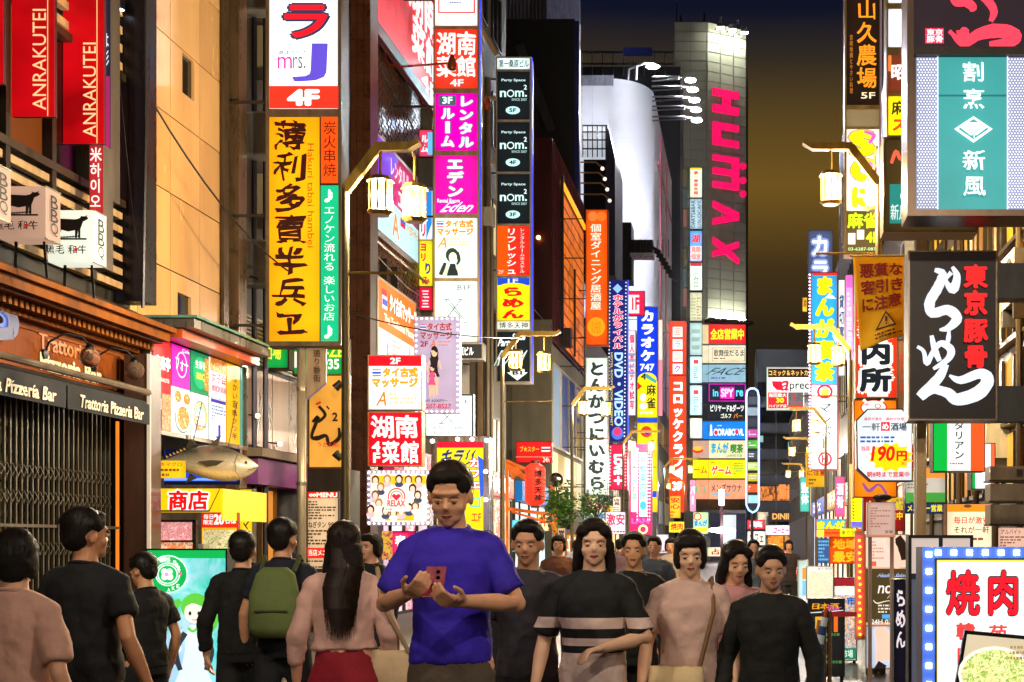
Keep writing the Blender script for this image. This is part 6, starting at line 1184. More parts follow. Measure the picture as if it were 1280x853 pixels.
for x0, x1 in ((1145, 1171.5), (1258.5, 1292)):
    q = ob('dotted_panel', slab(P, x0, 72.2, x1, 264, -.002, .004, em('#8c94b8', .8)), None, t); m = MB(); wd_ = em('#f4f6ff', 1.15, False); n_ = .012
    j = 0; y = 75
    while y < 263:
        x = x0 + 2 + (1.9 if j % 2 else 0)
        while x < x1 - 1: m.add([P(x + 1.15 * math.cos(a * 1.047), y + 1.15 * math.sin(a * 1.047), n_) for a in range(6)], [tuple(range(6))], wd_); x += 3.8
        y += 3.3; j += 1
    ob('dots', m, None, q, kind='stuff')
m = MB(); wh = '#f4fffa'
draw(m, P, [('r', 1172, 119, 1258, 121.5, '#1c6868'), ('r', 1171, 72, 1172.6, 264, '#e8f0ff'), ('r', 1258, 72, 1259.6, 264, '#e8f0ff'), ('t', '割', 1202, 78, 1230, 104, wh, {'b': .03, 'w': .04}), ('t', '烹', 1202, 112, 1230, 138, wh, {'b': .03, 'w': .04}), ('p', [(1192, 163), (1216, 147), (1240, 163), (1216, 180)], wh), ('p', [(1197, 163), (1216, 150.5), (1235, 163), (1216, 176)], '#3a9898'),
    ('p', [(1199, 161), (1208, 155), (1224, 155), (1233, 161), (1220, 171), (1212, 171)], wh)] + [('s', [(1216, 172, .5), (1216 + dx, 163, .8)], '#3a9898') for dx in (-6, -3, 0, 3, 6)] + [('s', [(1216, 170, 1), (1216, 176, 1.2)], wh), ('t', '新', 1202, 190, 1230, 216, wh, {'b': .03, 'w': .04}), ('t', '風', 1202, 222, 1230, 248, wh, {'b': .03, 'w': .04})], True, 1.1); ob('lettering', m, None, tq)
m = MB(); a = P(1290, 100, -.15); m.bar(a, (XR, 9.75, a.z), .08); a = P(1290, 240, -.15); m.bar(a, (XR, 9.75, a.z), .08); ob('bracket', m, mt('#2a221c', .4, .5), t)
# ------------- ramen sign
P = CamPlane(10.4); t = thing('ramen_sign', 'black ramen sign with flowing white brush hiragana and red characters', 'sign', P(1190, 525))
ob('cabinet', slab(P, 1135, 314, 1246, 526, -.26, -.004, mt('#2a221c', .4, .4)), None, t); ob('frame', rim(P, 1135, 314, 1246, 526, 2, 2, -.002, .02, mt('#6a5a4c', .35, .6)), None, t)
q = ob('sign_panel', slab(P, 1137, 316, 1244, 524, -.002, .004, em('#1e1512', .8)), None, t); m = MB(); w_ = '#dce4f4'
draw(m, P, [
    ('s', [(1190, 334, 4), (1196, 346, 9), (1191, 362, 12), (1182, 351, 5), (1189, 341, 6)], w_), ('s', [(1168, 338, 5), (1178, 343, 10), (1172, 360, 13), (1162, 378, 13), (1165, 392, 12), (1184, 388, 13), (1196, 398, 13), (1186, 410, 9), (1174, 413, 3)], w_),
    ('s', [(1186, 412, 3), (1185, 424, 6), (1183, 434, 3)], w_),
    ('s', [(1164, 420, 5), (1168, 438, 8), (1174, 452, 6)], w_), ('s', [(1146, 434, 4), (1154, 440, 5), (1158, 455, 7), (1166, 440, 6), (1176, 430, 8), (1188, 438, 10), (1184, 450, 8), (1166, 462, 4)], w_), 
    ('s', [(1182, 456, 8), (1172, 474, 12), (1150, 496, 12), (1166, 488, 10), (1184, 492, 13), (1196, 500, 15), (1222, 492, 17), (1234, 476, 16), (1224, 468, 13), (1200, 476, 10), (1186, 470, 3)], w_),
    ('t', '東', 1203, 331, 1234, 362, '#f0141c', {'b': .075, 'w': .02}), ('t', '京', 1203, 363, 1234, 396, '#f0141c', {'b': .075, 'w': .02}), ('t', '豚', 1203, 398, 1234, 430, '#f0141c', {'b': .075, 'w': .02}), ('t', '骨', 1203, 431, 1234, 462, '#f0141c', {'b': .075, 'w': .02})], True, 1.0); ob('lettering', m, None, q)
ob('bracket_box', slab(P, 1246, 328, 1292, 372, -.24, -.03, mt('#120c08', .5)), None, t); ob('bracket_box', slab(P, 1246, 482, 1292, 526, -.24, -.03, mt('#120c08', .5)), None, t)
a = P(1290, 350, -.13); m = MB(); m.bar(a, (XR, 10.53, a.z), .1); a = P(1290, 505, -.13); m.bar(a, (XR, 10.53, a.z), .1); ob('bracket_bar', m, mt('#120c08', .5), t)
t = thing('steel_post', 'square steel post standing under the black ramen sign', 'post', (S(1151, 0, 11).x, 11, 0)); P = CamPlane(11); m = MB(); a, b = P(1146, 0).x, P(1158, 0).x; m.box(a, b, 11, 11.08, 0, P(0, 300).z); ob('post', m, mt('#9a7c54', .35, .5), t); m = MB(); m.box(a - .02, a - .003, 11, 11.03, 0, P(0, 300).z); ob('cable_duct', m, mt('#c8bca8', .5), t)
sign('italian_sign', 'green white and orange flag coloured restaurant sign under the ramen sign', 'sign', CamPlane(13), 1166, 525, 1231, 590, '#f0f4f0', [('r', 1167, 526, 1184, 589, '#10b840'), ('r', 1213, 526, 1230, 589, '#f85820'), ('t', 'イタリアン', 1192, 514, 1205, 575, '#202420', {'v': 1, 'b': .03}), ('lines', 1187, 578, 1211, 582, 1, '#c05060')], fr='#2a2420', fw=1)
sign('italian_sign', 'second flag coloured sign edge with dark frame further right', 'sign', CamPlane(14), 1214, 554, 1244, 612, '#e8f0f0', [('r', 1215, 555, 1219, 611, '#20a850'), ('r', 1238, 555, 1243, 611, '#f06840')], fr='#2a2420', fw=1)
sign('shop_board', 'cream and green board with orange top behind the steel post', 'sign board', CamPlane(16), 1131, 584, 1182, 628, '#c8c0b0', [('r', 1132, 585, 1181, 598, '#f09838'), ('t', 'イ', 1137, 586, 1143, 594, '#303030'), ('r', 1132, 616, 1181, 628, '#48a040'), ('lines', 1134, 600, 1160, 612, 3, '#807868')], fr='#504838', fw=.8, s=.9)
sign('shop_board', 'dark blue and yellow strip board below the cream and green board', 'sign board', CamPlane(16), 1131, 629, 1182, 642, '#183058', [('t', 'メニュー営業', 1134, 631, 1178, 640, '#e8d838', {'b': .05})], fr='#504838', fw=.6)
sign('price_board', 'bright peach board announcing daily bargains in dark characters', 'sign board', CamPlane(15), 1183, 630, 1240, 688, '#ffe0b8', [('r', 1184, 631, 1239, 640, '#f09020'), ('t', '毎日が激安', 1192, 646, 1236, 655, '#c03018', {'b': .03}), ('t', 'それが一軒', 1192, 658, 1236, 667, '#502818', {'b': .02}), ('lines', 1194, 671, 1236, 684, 2, '#a05030'), ('e', 1209, 633, 5, 2, '#6a4018')], fr='#8a5a28', fw=.8, s=1.15)
for i, (y0, y1) in enumerate(((583, 600), (605, 626), (631, 655))):
    t = thing('roller_box', ('upper', 'middle', 'lower')[i] + ' grey metal shutter box at the right edge', 'shutter box', CamPlane(13.4)(1260, y1), 'grey shutter boxes at the right edge'); P = CamPlane(13.4)
    ob('cabinet', slab(P, 1238, y0, 1300, y1, -.3, 0, mt('#857664', .4, .4, .3, 6, .1)), None, t); ob('lip', slab(P, 1236, y1, 1300, y1 + 2.5, -.3, .03, mt('#40342a', .4, .5)), None, t)
m = MB(); draw(m, CamPlane(13.38), [('t', '第1', 1270, 586, 1282, 596, '#201810', {'b': .04})], False); ob('lettering', m, None, t)
sign('paper_menu', 'handwritten pink paper menu under the grey shutter boxes', 'menu', CamPlane(12.8), 1248, 660, 1292, 686, '#e8b8a0', [('t', 'アルバイト', 1251, 662, 1276, 668, '#503028'), ('lines', 1250, 670, 1288, 684, 4, '#785048')], fw=0, d=.01, s=.75)
sign('wooden_sign', 'narrow brown wooden sign strip between the information and ramen signs', 'sign', CamPlane(17), 1121, 424, 1135, 520, '#6a4a34', [('t', 'ながい店', 1124, 440, 1130, 490, '#a02818', {'v': 1})], fw=.6, s=.6)
# yellow vertical with tape marks
sign('vertical_sign', 'plain yellow vertical sign with blue foot left of the orange pig sign', 'sign', CamPlane(20), 1063, 580, 1089, 660, '#f8ec10', [('r', 1064, 652, 1088, 659, '#6060d0')] + [('r', 1065, 583 + i * 4, 1067, 585 + i * 4, '#303020') for i in range(17)], fw=.6, fr='#8a7818')
sign('shop_board', 'red board with yellow characters right of the yellow vertical sign', 'sign board', CamPlane(17), 1079, 622, 1131, 664, '#8a1c18', [('t', '全品', 1083, 626, 1100, 636, '#f8d020', {'b': .05}), ('t', '営業中', 1104, 640, 1128, 650, '#f8d020', {'b': .05}), ('i', 1108, 622, 1130, 638, photo(['#283018', '#e8e040', '#c03020', '#f0f0e0'], 9, .8))], fr='#402018', fw=.8)
# ------------- street level boards
def stand(lab, x0, y0, x1, y1, Y, col, items, fr='#201c1a', fw=1.5, s=1.0, legs=True, nm='standing_sign', cat='standing sign', d=.12, tilt=0, **k):
    t = sign(nm, lab, cat, CamPlane(Y), x0, y0, x1, y1, col, items, fr=fr, fw=fw, d=d, s=s, nofix=True, **k)
    zb = CamPlane(Y)(0, y1).z
    if legs and zb > .03:
        a, b = CamPlane(Y)(x0, 0).x, CamPlane(Y)(x1, 0).x
        for x in (a + .03, b - .03): ob('leg', B(x - .018, x + .018, Y + .01, Y + .05, .13 if x > 2.5 else .008, zb), mt(fr, .4, .4), t)
    return t
skin, hairc = '#f0c8b0', '#2a1810'
stand('salon standing poster with woman picture on brown and pale panels', 1081, 668, 1136, 796, 15.5, '#d8a888', [
    ('r', 1082, 669, 1135, 709, '#ecd0c0'), ('s', [(1112, 676, 14), (1120, 692, 12), (1128, 708, 20)], skin), ('s', [(1121, 672, 10), (1128, 684, 12), (1131, 700, 9)], hairc), ('e', 1113, 676, 6, 8, skin), ('lines', 1085, 676, 1104, 700, 6, '#c08870'), ('r', 1088, 702, 1095, 708, '#e86040'),
    ('r', 1082, 711, 1135, 778 - 0, '#4a3c20'), ('t', 'Healing Salon', 1097, 717, 1132, 723, '#a8c0f0', {'sh': .15}), ('t', 'nobu', 1098, 727, 1132, 742, '#f8f0e8', {'sh': .1, 'w': .02}), ('t', 'ノブ', 1108, 743, 1118, 748, '#e8e0d0'), ('s', [(1091, 750, 1), (1096, 754, 1.5), (1110, 751, 1), (1130, 752, 1)], '#e8e0d0'),
    ('lines', 1097, 755, 1132, 767, 3, '#e8d8c0'), ('r', 1102, 768, 1118, 773, '#50a8e8'), ('t', '24H 03-6205', 1088, 774, 1134, 780, '#f0e8e0', {'b': .02}), ('r', 1082, 783, 1135, 795, '#dfe6f0')], fr='#a87850', fw=1, s=.95)
sign('salon_poster', 'lower salon poster showing a seated woman in pale dress', 'poster', CamPlane(15.4), 1082, 782, 1135, 836, '#c8d4e8', [('s', [(1100, 784, 14), (1104, 800, 18), (1108, 826, 26)], skin), ('s', [(1118, 790, 10), (1122, 806, 18), (1124, 824, 22)], '#8890a8'), ('s', [(1096, 784, 5), (1098, 800, 6), (1112, 822, 7), (1124, 830, 5)], skin), ('p', [(1092, 836), (1098, 826), (1108, 832), (1106, 836)], '#201820')], fw=1, d=.05, s=.85, fr='#c09878')
P = CamPlane(15.6); t = thing('rope_light_column', 'column of red and amber rope lights left of the salon poster', 'light column', P(1075, 796)); ob('board', slab(P, 1069, 664, 1081, 800, -.1, 0, mt('#e0a090', .5)), None, t)
for nm, cc, o in (('red_bulbs', '#ff2030', 0), ('amber_bulbs', '#ffa020', 1)):
    m = MB()
    for i in range(16): m.ball(P(1074 + (i % 2), 672 + i * 7.8 + o * 3.9, .02), .016, 8)
    ob(nm, m, em(cc, 5, False), t, kind='stuff')
stand('paper notice board with black clamp on top standing before the yellow sign', 1084, 628, 1119, 672, 13.5, '#d8b0a0', [('lines', 1088, 634, 1115, 660, 8, '#a07060'), ('r', 1084, 669, 1119, 672, '#c08060'), ('t', '営業', 1106, 663, 1116, 667, '#604030')], fr='#b89888', fw=.5, s=.8, nm='notice_board', cat='notice board')
m = MB(); m.ball(CamPlane(13.5)(1103, 622), (.1, .06, .035), 10); ob('clamp_lamp', m, mt('#1a1614', .5), None, 'black clamp lamp on top of the paper notice board', 'clamp lamp')
stand('black sake chalkboard with neon coloured writing on a metal easel', 1010, 748, 1056, 846, 14.2, '#1a1c1c', [('t', '日本酒', 1015, 754, 1048, 762, '#e8a020', {'w': .04}), ('t', 'Bar', 1035, 757, 1052, 763, '#d040a0'), ('s', [(1013, 766, 1), (1030, 765, 1.4), (1054, 763, 1)], '#d8d8d8'), ('r', 1019, 771, 1028, 786, '#f0a028'), ('r', 1042, 770, 1047, 790, '#e86820'), ('lines', 1012, 790, 1052, 838, 7, '#48783c'), ('lines', 1014, 774, 1040, 788, 2, '#c8b040')], fr='#100e0c', fw=1.5, s=.7)
stand('white street map board with coloured blocks behind the sake chalkboard', 1008, 708, 1042, 750, 16.5, '#f0f4e4', [('i', 1010, 714, 1040, 746, photo(['#f4f8ec', '#e8f0d0', '#a8d8b0', '#f0a890', '#f4f4ec', '#d8e080'], 26, 1.0)), ('t', 'あんない', 1022, 710, 1040, 713, '#404040')], fr='#c0b8a0', fw=1)
stand('colourful food poster board right of the street map', 1042, 722, 1071, 826, 17, '#f4ece0', [('i', 1043, 744, 1070, 826, photo(['#c82820', '#f8f0e0', '#f0b040', '#3868a0', '#f4e8e0', '#e05048'], 14, .95)), ('r', 1043, 723, 1070, 733, '#98202c'), ('t', '市', 1058, 746, 1070, 757, '#2060b0', {'b': .06}), ('s', [(1043, 740, 2), (1056, 734, 3), (1070, 744, 2)], '#f0e8d8'), ('r', 1043, 810, 1070, 824, '#208060'), ('t', '大市場', 1046, 812, 1066, 822, '#e8f8e8')], fr='#281c18', fw=1)
stand('slim pale light box with coloured panels at the edge of the road', 997, 700, 1011, 790, 21, '#a8c8d0', [('r', 1003, 710, 1009, 724, '#f08838'), ('r', 1003, 726, 1009, 744, '#70b0e0'), ('r', 1003, 746, 1009, 758, '#f0e8e0'), ('r', 1003, 760, 1009, 776, '#c860a8')], fr='#988c80', fw=1, s=.9)
sign('bargain_sign', 'orange sign with yellow characters claiming lowest prices', 'sign', CamPlane(21), 1037, 671, 1075, 705, '#c84808', [('t', '地域', 1041, 674, 1072, 687, '#f8a820', {'b': .07}), ('t', '最安', 1041, 689, 1072, 703, '#f8a820', {'b': .07})], fr='#703010', fw=.6)
sign('tag_board', 'orange and yellow tag strip above the lowest price sign', 'sign', CamPlane(20.8), 1030, 661, 1080, 671, '#f05818', [('r', 1050, 661, 1070, 671, '#f0e018'), ('lines', 1032, 664, 1049, 669, 1, '#a02008'), ('t', '串カツ', 1052, 663, 1068, 669, '#604008')], fw=0, d=.03)
sign('comic_sign', 'small blue and yellow comic sign below the tall comic cafe sign', 'sign', CamPlane(32), 1020, 649, 1058, 672, '#3898c8', [('t', 'まんが', 1021, 651, 1056, 662, '#e8f020', {'b': .12, 'o': '#206030', 'ow': .06}), ('r', 1021, 663, 1032, 671, '#e8e030'), ('e', 1039, 667, 3, 3, '#208840')], fr='#c83050', fw=.6)
sign('comic_sign', 'dark blue panelled sign strip under the small comic sign', 'sign', CamPlane(31.5), 1022, 673, 1040, 704, '#284888', [('lines', 1023, 675, 1039, 702, 6, '#58a8c8')], fr='#182848', fw=.6)
# barrier with red belt, leaning striped umbrella bags and stand
t = thing('belt_barrier', 'chrome posts with a red belt beside the sake chalkboard', 'barrier', (S(1040, 0, 13).x, 13, 0)); P = CamPlane(13)
for x in (1037, 1030): m = MB(); a = P(x, 0).x; m.tube([(a, 13, .008), (a, 13, P(0, 764).z)], .022, 10); m.lathe((a, 13, .008), [(0, .04), (.14, .03), (.15, 0)], 16); ob('post', m, mt('#b89878', .2, .9), t, smooth=False)
m = MB(); slab(P, 1037, 765, 1071, 771, 0, .004, mt('#d01828', .6), m); ob('belt', m, None, t)
t = thing('folded_parasol', 'blue and white striped folded parasol leaning against the barrier posts', 'parasol', (S(1015, 0, 12.6).x, 12.6, 0)); P = CamPlane(12.6)
a, b = P(1010, 870), P(1031, 772); m = MB(); N = 9; wv = mt('#c8dce8', .6); bl = mt('#1c3c78', .6)
for i in range(N):
    p0 = a.lerp(b, i / N); p1 = a.lerp(b, (i + 1) / N); m.tube([p0, p1], [.06 - .003 * i, .06 - .003 * (i + 1)], 10, (wv, bl)[i % 2], False)
ob('canopy', m, None, t); m = MB(); m.tube([b, b.lerp(a, -.12)], .015, 8); ob('pole', m, mt('#c04020', .4), t); m = MB(); m.tube([P(1024, 775), P(1012, 862)], .018, 8); ob('handle_rod', m, mt('#b87848', .4), t)
# ramen A-board, dark board, LED yakiniku box, food picture
stand('narrow black standing sign with white brush hiragana and faint red characters', 1117, 724, 1141, 860, 8.8, '#14101c', [('t', 'らめん', 1119, 735, 1132, 812, '#d8ccd0', {'v': 1, 'b': .06, 'w': .08}), ('t', '東京豚骨', 1131, 752, 1139, 790, '#8a1830', {'v': 1, 'b': .06})], fr='#181414', fw=.6, s=.8, legs=True)
stand('black framed grey glass board behind the glowing barbecue sign', 1135, 669, 1216, 900, 8.2, '#5a5e70', [('r', 1139, 673, 1174, 717, '#b8a8a0'), ('r', 1178, 673, 1212, 690, '#b8a8a0'), ('r', 1173, 671, 1178, 720, '#141418'), ('r', 1139, 717, 1174, 724, '#181c28')], fr='#141214', fw=4, s=.7)
P = CamPlane(6.6); t = thing('barbecue_light_box', 'glowing barbecue sign with red characters framed by blue white LED squares', 'light box', P(1225, 1000))
ob('cabinet', slab(P, 1153, 684, 1330, 1000, -.25, -.004, mt('#3c4468', .4, .4)), None, t)
ob('led_border', rim(P, 1153, 684, 1330, 1000, 15, 14, -.002, .01, em('#4868c8', .9)), None, t)
ob('inner_frame', rim(P, 1168, 698, 1315, 986, 2, 2, -.002, .03, mt('#20242c', .4)), None, t)
q = ob('sign_panel', slab(P, 1170, 700, 1313, 984, -.002, .008, em('#e8f8f4', 1.15)), None, t); m = MB(); ry = dict(b=.04, o='#301020', ow=.035)
draw(m, P, [('box', 1170, 700, 1313, 984, 2, '#f0e040'), ('t', '焼', 1182, 712, 1224, 770, '#f01828', ry), ('t', '肉', 1232, 712, 1274, 770, '#f01828', ry), ('t', '韓', 1194, 778, 1218, 800, '#e04040', {'b': .04, 'o': '#a02030', 'ow': .02}), ('t', '苑', 1234, 780, 1258, 802, '#e04040', {'b': .04}), ('t', '国', 1194, 808, 1218, 832, '#e04040', {'b': .04}), ('t', '亭', 1194, 836, 1218, 860, '#e04040', {'b': .04})], True, 1.15); ob('lettering', m, None, q)
m = MB()
def ledsq(x, y):
    for dx in (-1.9, 1.9):
        for dy in (-1.9, 1.9): p = P(x + dx, y + dy, .02); m.box(p.x - .0055, p.x + .0055, p.y - .004, p.y + .004, p.z - .0055, p.z + .0055)
for i in range(9): ledsq(1172 + i * 19.6, 691)
for i in range(13): ledsq(1160.5, 691 + 23.5 * (i + .0)) if i else ledsq(1160.5, 693)
ob('led_squares', m, em('#d8e8ff', 22, True), t, kind='stuff')
m = MB(); P = CamPlane(5.9); class_ = None
t = thing('food_photo_board', 'tilted black framed photo board of noodles at the lower right corner', 'photo board', P(1245, 900))
qd = [(1206, 788), (1300, 797), (1290, 905), (1188, 893)]
ob('frame', prism(P, qd, -.03, 0, mt('#16120f', .3, .3)), None, t); q2 = [(1209, 793), (1296, 801), (1286, 900), (1194, 888)]
q = ob('photo_panel', prism(P, q2, 0, .006, em('#d8c8a8', .9)), None, t); m = MB()
draw(m, P, [('e', 1243, 842, 46, 34, '#f0ece0'), ('e', 1243, 842, 42, 30, photo(['#8a6a28', '#d8c870', '#f4ecc0', '#a8c850', '#5a8a28', '#e8d890'], 60, 1.0, 1.0)), ('lines', 1262, 806, 1292, 826, 3, '#a88858'), ('p', [(1196, 880), (1206, 884), (1200, 888)], '#c03020')], True, 1); ob('photo_print', m, None, q)
m = MB(); a = P(1245, 895); m.bar((a.x, 5.92, 0), a, .04); ob('stand_leg', m, mt('#16120f', .4), t)
# green bar poster stand, left
P = CamPlane(11.2); t = thing('bar_poster_stand', 'backlit green bar poster with clover badge and cartoon waitress on the left pavement', 'poster stand', P(233, 860))
ob('cabinet', slab(P, 183, 686, 285, 880, -.15, -.004, mt('#26302c', .4, .4)), None, t); ob('frame', rim(P, 183, 686, 285, 880, 2, 2, -.002, .02, mt('#1c2420', .3, .5)), None, t)
q = ob('sign_panel', slab(P, 185, 688, 283, 878, -.002, .004, photo(['#20a898', '#40c0b8', '#80d0d8', '#b0c8e8', '#58b8a8'], 2.2, .85, .5)), None, t); m = MB(); gr = '#10b050'
it = [('r', 185, 688, 283, 698, gr), ('e', 211, 718, 25, 24, '#e8fff4'), ('e', 211, 718, 23.5, 22.5, gr), ('ring', 211, 718, 15.5, 14.8, .1, '#e8fff4'), ('ring', 211, 718, 12.8, 12.2, .12, '#e8fff4')]
for k in range(4): a = k * 1.5708 + .785; it.append(('e', 211 + 4.6 * math.cos(a), 718 + 4.6 * math.sin(a), 4.1, 4.1, '#e8fff4'))
it += [('e', 211, 718, 2.6, 2.6, '#f0a0c0')]
for k, ch in enumerate("Girl's BAR"):
    a = -2.55 + k * .235; it.append(('t', ch, 211 + 19.3 * math.cos(a) - 2.3, 718 + 18.6 * math.sin(a) - 2.8, 211 + 19.3 * math.cos(a) + 2.3, 718 + 18.6 * math.sin(a) + 2.8, '#e8fff4', {'b': .03})) if ch != ' ' else None
for k, ch in enumerate('AKE'): it.append(('t', ch, 214 + k * 6, 735 - k * 2.5, 218 + k * 6, 740 - k * 2.5, '#e8fff4', {'b': .03}))
it += [('e', 231, 717, 2, 2, '#f060a0'), ('t', 'B', 219, 794, 233, 816, '#e8f8f4', {'b': -.02}), ('e', 222, 788, 2, 2, '#f060a0'), ('e', 224, 826, 2.2, 4, '#303090')]
hr = '#60c840'; it += [('s', [(232, 750, 6), (222, 762, 12), (226, 782, 4)], hr), ('s', [(268, 752, 6), (276, 770, 10), (270, 790, 4)], hr), ('e', 251, 758, 18, 17, hr), ('e', 250, 765, 12.5, 13.5, '#fbe8dc'), ('s', [(238, 756, 5), (248, 750, 7), (262, 756, 5)], hr), ('e', 245, 766, 1.8, 2.6, '#283030'), ('e', 256, 766, 1.8, 2.6, '#283030'), ('s', [(248, 773.5, .8), (251, 774.3, 1), (254, 773.5, .8)], '#c05048'),
    ('s', [(250, 780, 9), (250, 796, 20), (250, 820, 24), (250, 852, 46)], '#dce8ec'), ('s', [(240, 790, 7), (228, 812, 8), (234, 836, 6)], '#303840'), ('s', [(262, 790, 7), (272, 812, 8), (266, 836, 6)], '#303840'), ('s', [(244, 784, 4), (250, 788, 3), (257, 783, 4)], hr)]
draw(m, P, it, True, 1); ob('lettering', m, None, q)
for x in (190, 276): a = P(x, 0).x; ob('leg', B(a - .02, a + .02, 11.25, 11.32, .008, .2), mt('#1c2420', .4), t)

# ------------- air conditioners, cables
def ac(lab, X, y, z, sg):
    t = thing('air_conditioner', lab, 'air conditioner', (X, y, z), 'wall air conditioners'); a, b = sorted((X, X + sg * .3)); wm_ = mt('#b4ac9c', .5, .1, .3, 6, .1)
    ob('casing', B(a, b, y, y + .8, z, z + .6), wm_, t); m = MB(); f = X + sg * .302; m.lathe((X + sg * .3, y + .32, z + .3), [(.24, 0), (.24, sg * .012), (.2, sg * .02), (.05, sg * .025), (0, sg * .025)], 16, None, 'x'); ob('fan_grille', m, mt('#3a3834', .5, .3), t)
    m = MB(); m.box(a, b, y + .05, y + .1, z - .2, z - .005); m.box(a, b, y + .7, y + .75, z - .2, z - .005); ob('bracket', m, mt('#555050', .5, .4), t); m = MB(); m.tube([(X + sg * .1, y + .82, z + .3), (X + sg * .08, y + .95, z + .2), (X + sg * .05, y + .97, z - 2.0)], .02, 6); ob('hose', m, mt('#d8d0c0', .6), t)
for i, (X, y, z, sg, lab) in enumerate(((-7.25, 20.2, 6.4, 1, 'lower air conditioner in the gap left of the orange sign'), (-7.25, 20.2, 8.6, 1, 'upper air conditioner in the gap left of the orange sign'), (-7.0, 31.5, 6.2, 1, 'air conditioner on the grey concrete building wall'), (3.4, 15.6, 4.3, -1, 'air conditioner above the flag coloured sign on the right building'), (3.4, 17.4, 2.6, -1, 'air conditioner low on the right building'), (3.4, 19.0, 6.6, -1, 'air conditioner high on the right building'), (3.5, 27, 7, -1, 'air conditioner on the building behind the curly S panel'))): ac(lab, X, y, z, sg)
for i, (a, b, sag, lab) in enumerate((((-7.0, 25, 10.8), (-6.6, 47, 8.9), .5, 'thin black cable strung past the dark party room panels'), ((-6.9, 15.3, 6.9), (-6.2, 18.8, 5.2), .3, 'loose black cable hanging by the slatted corner'), ((-7.0, 19.3, 5.3), (-4.0, 24.4, 5.2), .25, 'black cable running from the orange canopy to the ramen lamp post'), ((3.3, 15.0, 7.4), (2.3, 25, 6.0), .5, 'black cable drooping along the right building'), ((3.3, 16.0, 4.6), (1.9, 24.8, 5.4), .4, 'lower cable drooping along the right building'), ((-6.8, 50, 9.5), (-6.2, 74, 8.0), .8, 'far cable above the blue karaoke sign'))):
    a, b = Vector(a), Vector(b); m = MB(); m.tube([a.lerp(b, q / 10) - Vector((0, 0, sag * 4 * (q / 10) * (1 - q / 10))) for q in range(11)], .012, 6); ob('cable', m, mt('#0c0c0c', .6), None, lab, 'cable')

# ------------- lit shop fronts along both pavements
fronts = [(-1, 26.0, 29.2, '#e8c0d0', '#b02048', '海鮮居酒屋', 'pink lit shop front with crimson fascia under the brick building'), (-1, 31.0, 34.5, '#f4e8c8', '#283028', 'ラーメン', 'cream lit noodle shop front with dark fascia on the left row'), (-1, 35.0, 39.5, '#f0c890', '#c83018', '焼鳥', 'amber lit skewer shop front with red fascia behind the red lantern'), (-1, 41.0, 46.5, '#d8f0f0', '#1868a8', '薬', 'pale cyan drugstore front with blue fascia on the left row'),
    (-1, 59.5, 66.0, '#f8e8f0', '#d82070', 'カラオケ', 'rose lit karaoke entrance on the far left row'), (-1, 67.0, 74.0, '#fff0c0', '#e8b010', '居酒屋', 'yellow lit pub front on the far left row'), (-1, 77.0, 86.0, '#e8f4ff', '#2850c0', 'パチンコ', 'blue white lit arcade front on the far left row'), (-1, 88.0, 99.0, '#ffe0d0', '#e04020', '寿司', 'orange lit sushi front near the end of the left row'),
    (1, 26.5, 30.5, '#ffe8b8', '#c02818', '酒場', 'warm lit bar front with red fascia on the right row'), (1, 31.5, 36.0, '#f8d8e8', '#982060', 'サロン', 'pink lit salon front on the right row'), (1, 37.5, 43.0, '#e8f4e0', '#208048', '薬局', 'green fascia pharmacy front on the right row'), (1, 45.0, 52.0, '#fff0d0', '#e87818', '牛丼', 'orange fascia beef bowl shop front on the right row'), (1, 54.0, 64.0, '#e8f0ff', '#3048a8', 'カフェ', 'blue fascia cafe front on the far right row')]
for sg, y0, y1, c, fc, tx, lab in fronts:
    X = -6.80 if sg < 0 else 3.30; t = thing('storefront', lab, 'shop front', (X, (y0 + y1) / 2, 0)); P = WallPlane(X, y0, y1, 2.75, .12)
    for k in range(3):
        w = ob('shop_window', slab(P, k / 3 + .01, 0, (k + 1) / 3 - .01, 1, -.1, .0, em(c, (1.15, .8, 1.0)[k], True, .35) if k != 1 else photo([c, '#fff8ec', fc, c, '#403028'], 2.2, 1.0, seed=int(y0))), None, t)
        ob('frame', rim(P, k / 3, -.01, (k + 1) / 3, 1, .01, .02, .002, .06, mt('#3a342c', .4, .5)), None, w)
    P2_ = WallPlane(X, y0, y1, 3.4, 2.8); q = ob('fascia', slab(P2_, 0, 0, 1, 1, -.1, .12, em(fc, 1.0)), None, t); m = MB()
    class Q_(WallPlane):
        def __call__(s, u, v, n=0): return WallPlane.__call__(s, u, v, n + .12)
    draw(m, Q_(X, y0, y1, 3.4, 2.8), [('t', tx, .2, .12, .8, .88, '#fff4e8', {'b': .06})] if sg < 0 else [('t', tx, .8, .12, .2, .88, '#fff4e8', {'b': .06})]); ob('lettering', m, None, q)
    m = MB(); m.bar((X + .5 * -sg * -1 if False else X - sg * .02, y0, 2.76), (X - sg * .02, y1, 2.76), .05, .04); ob('lintel', m, mt('#4a4438', .4, .4), t)

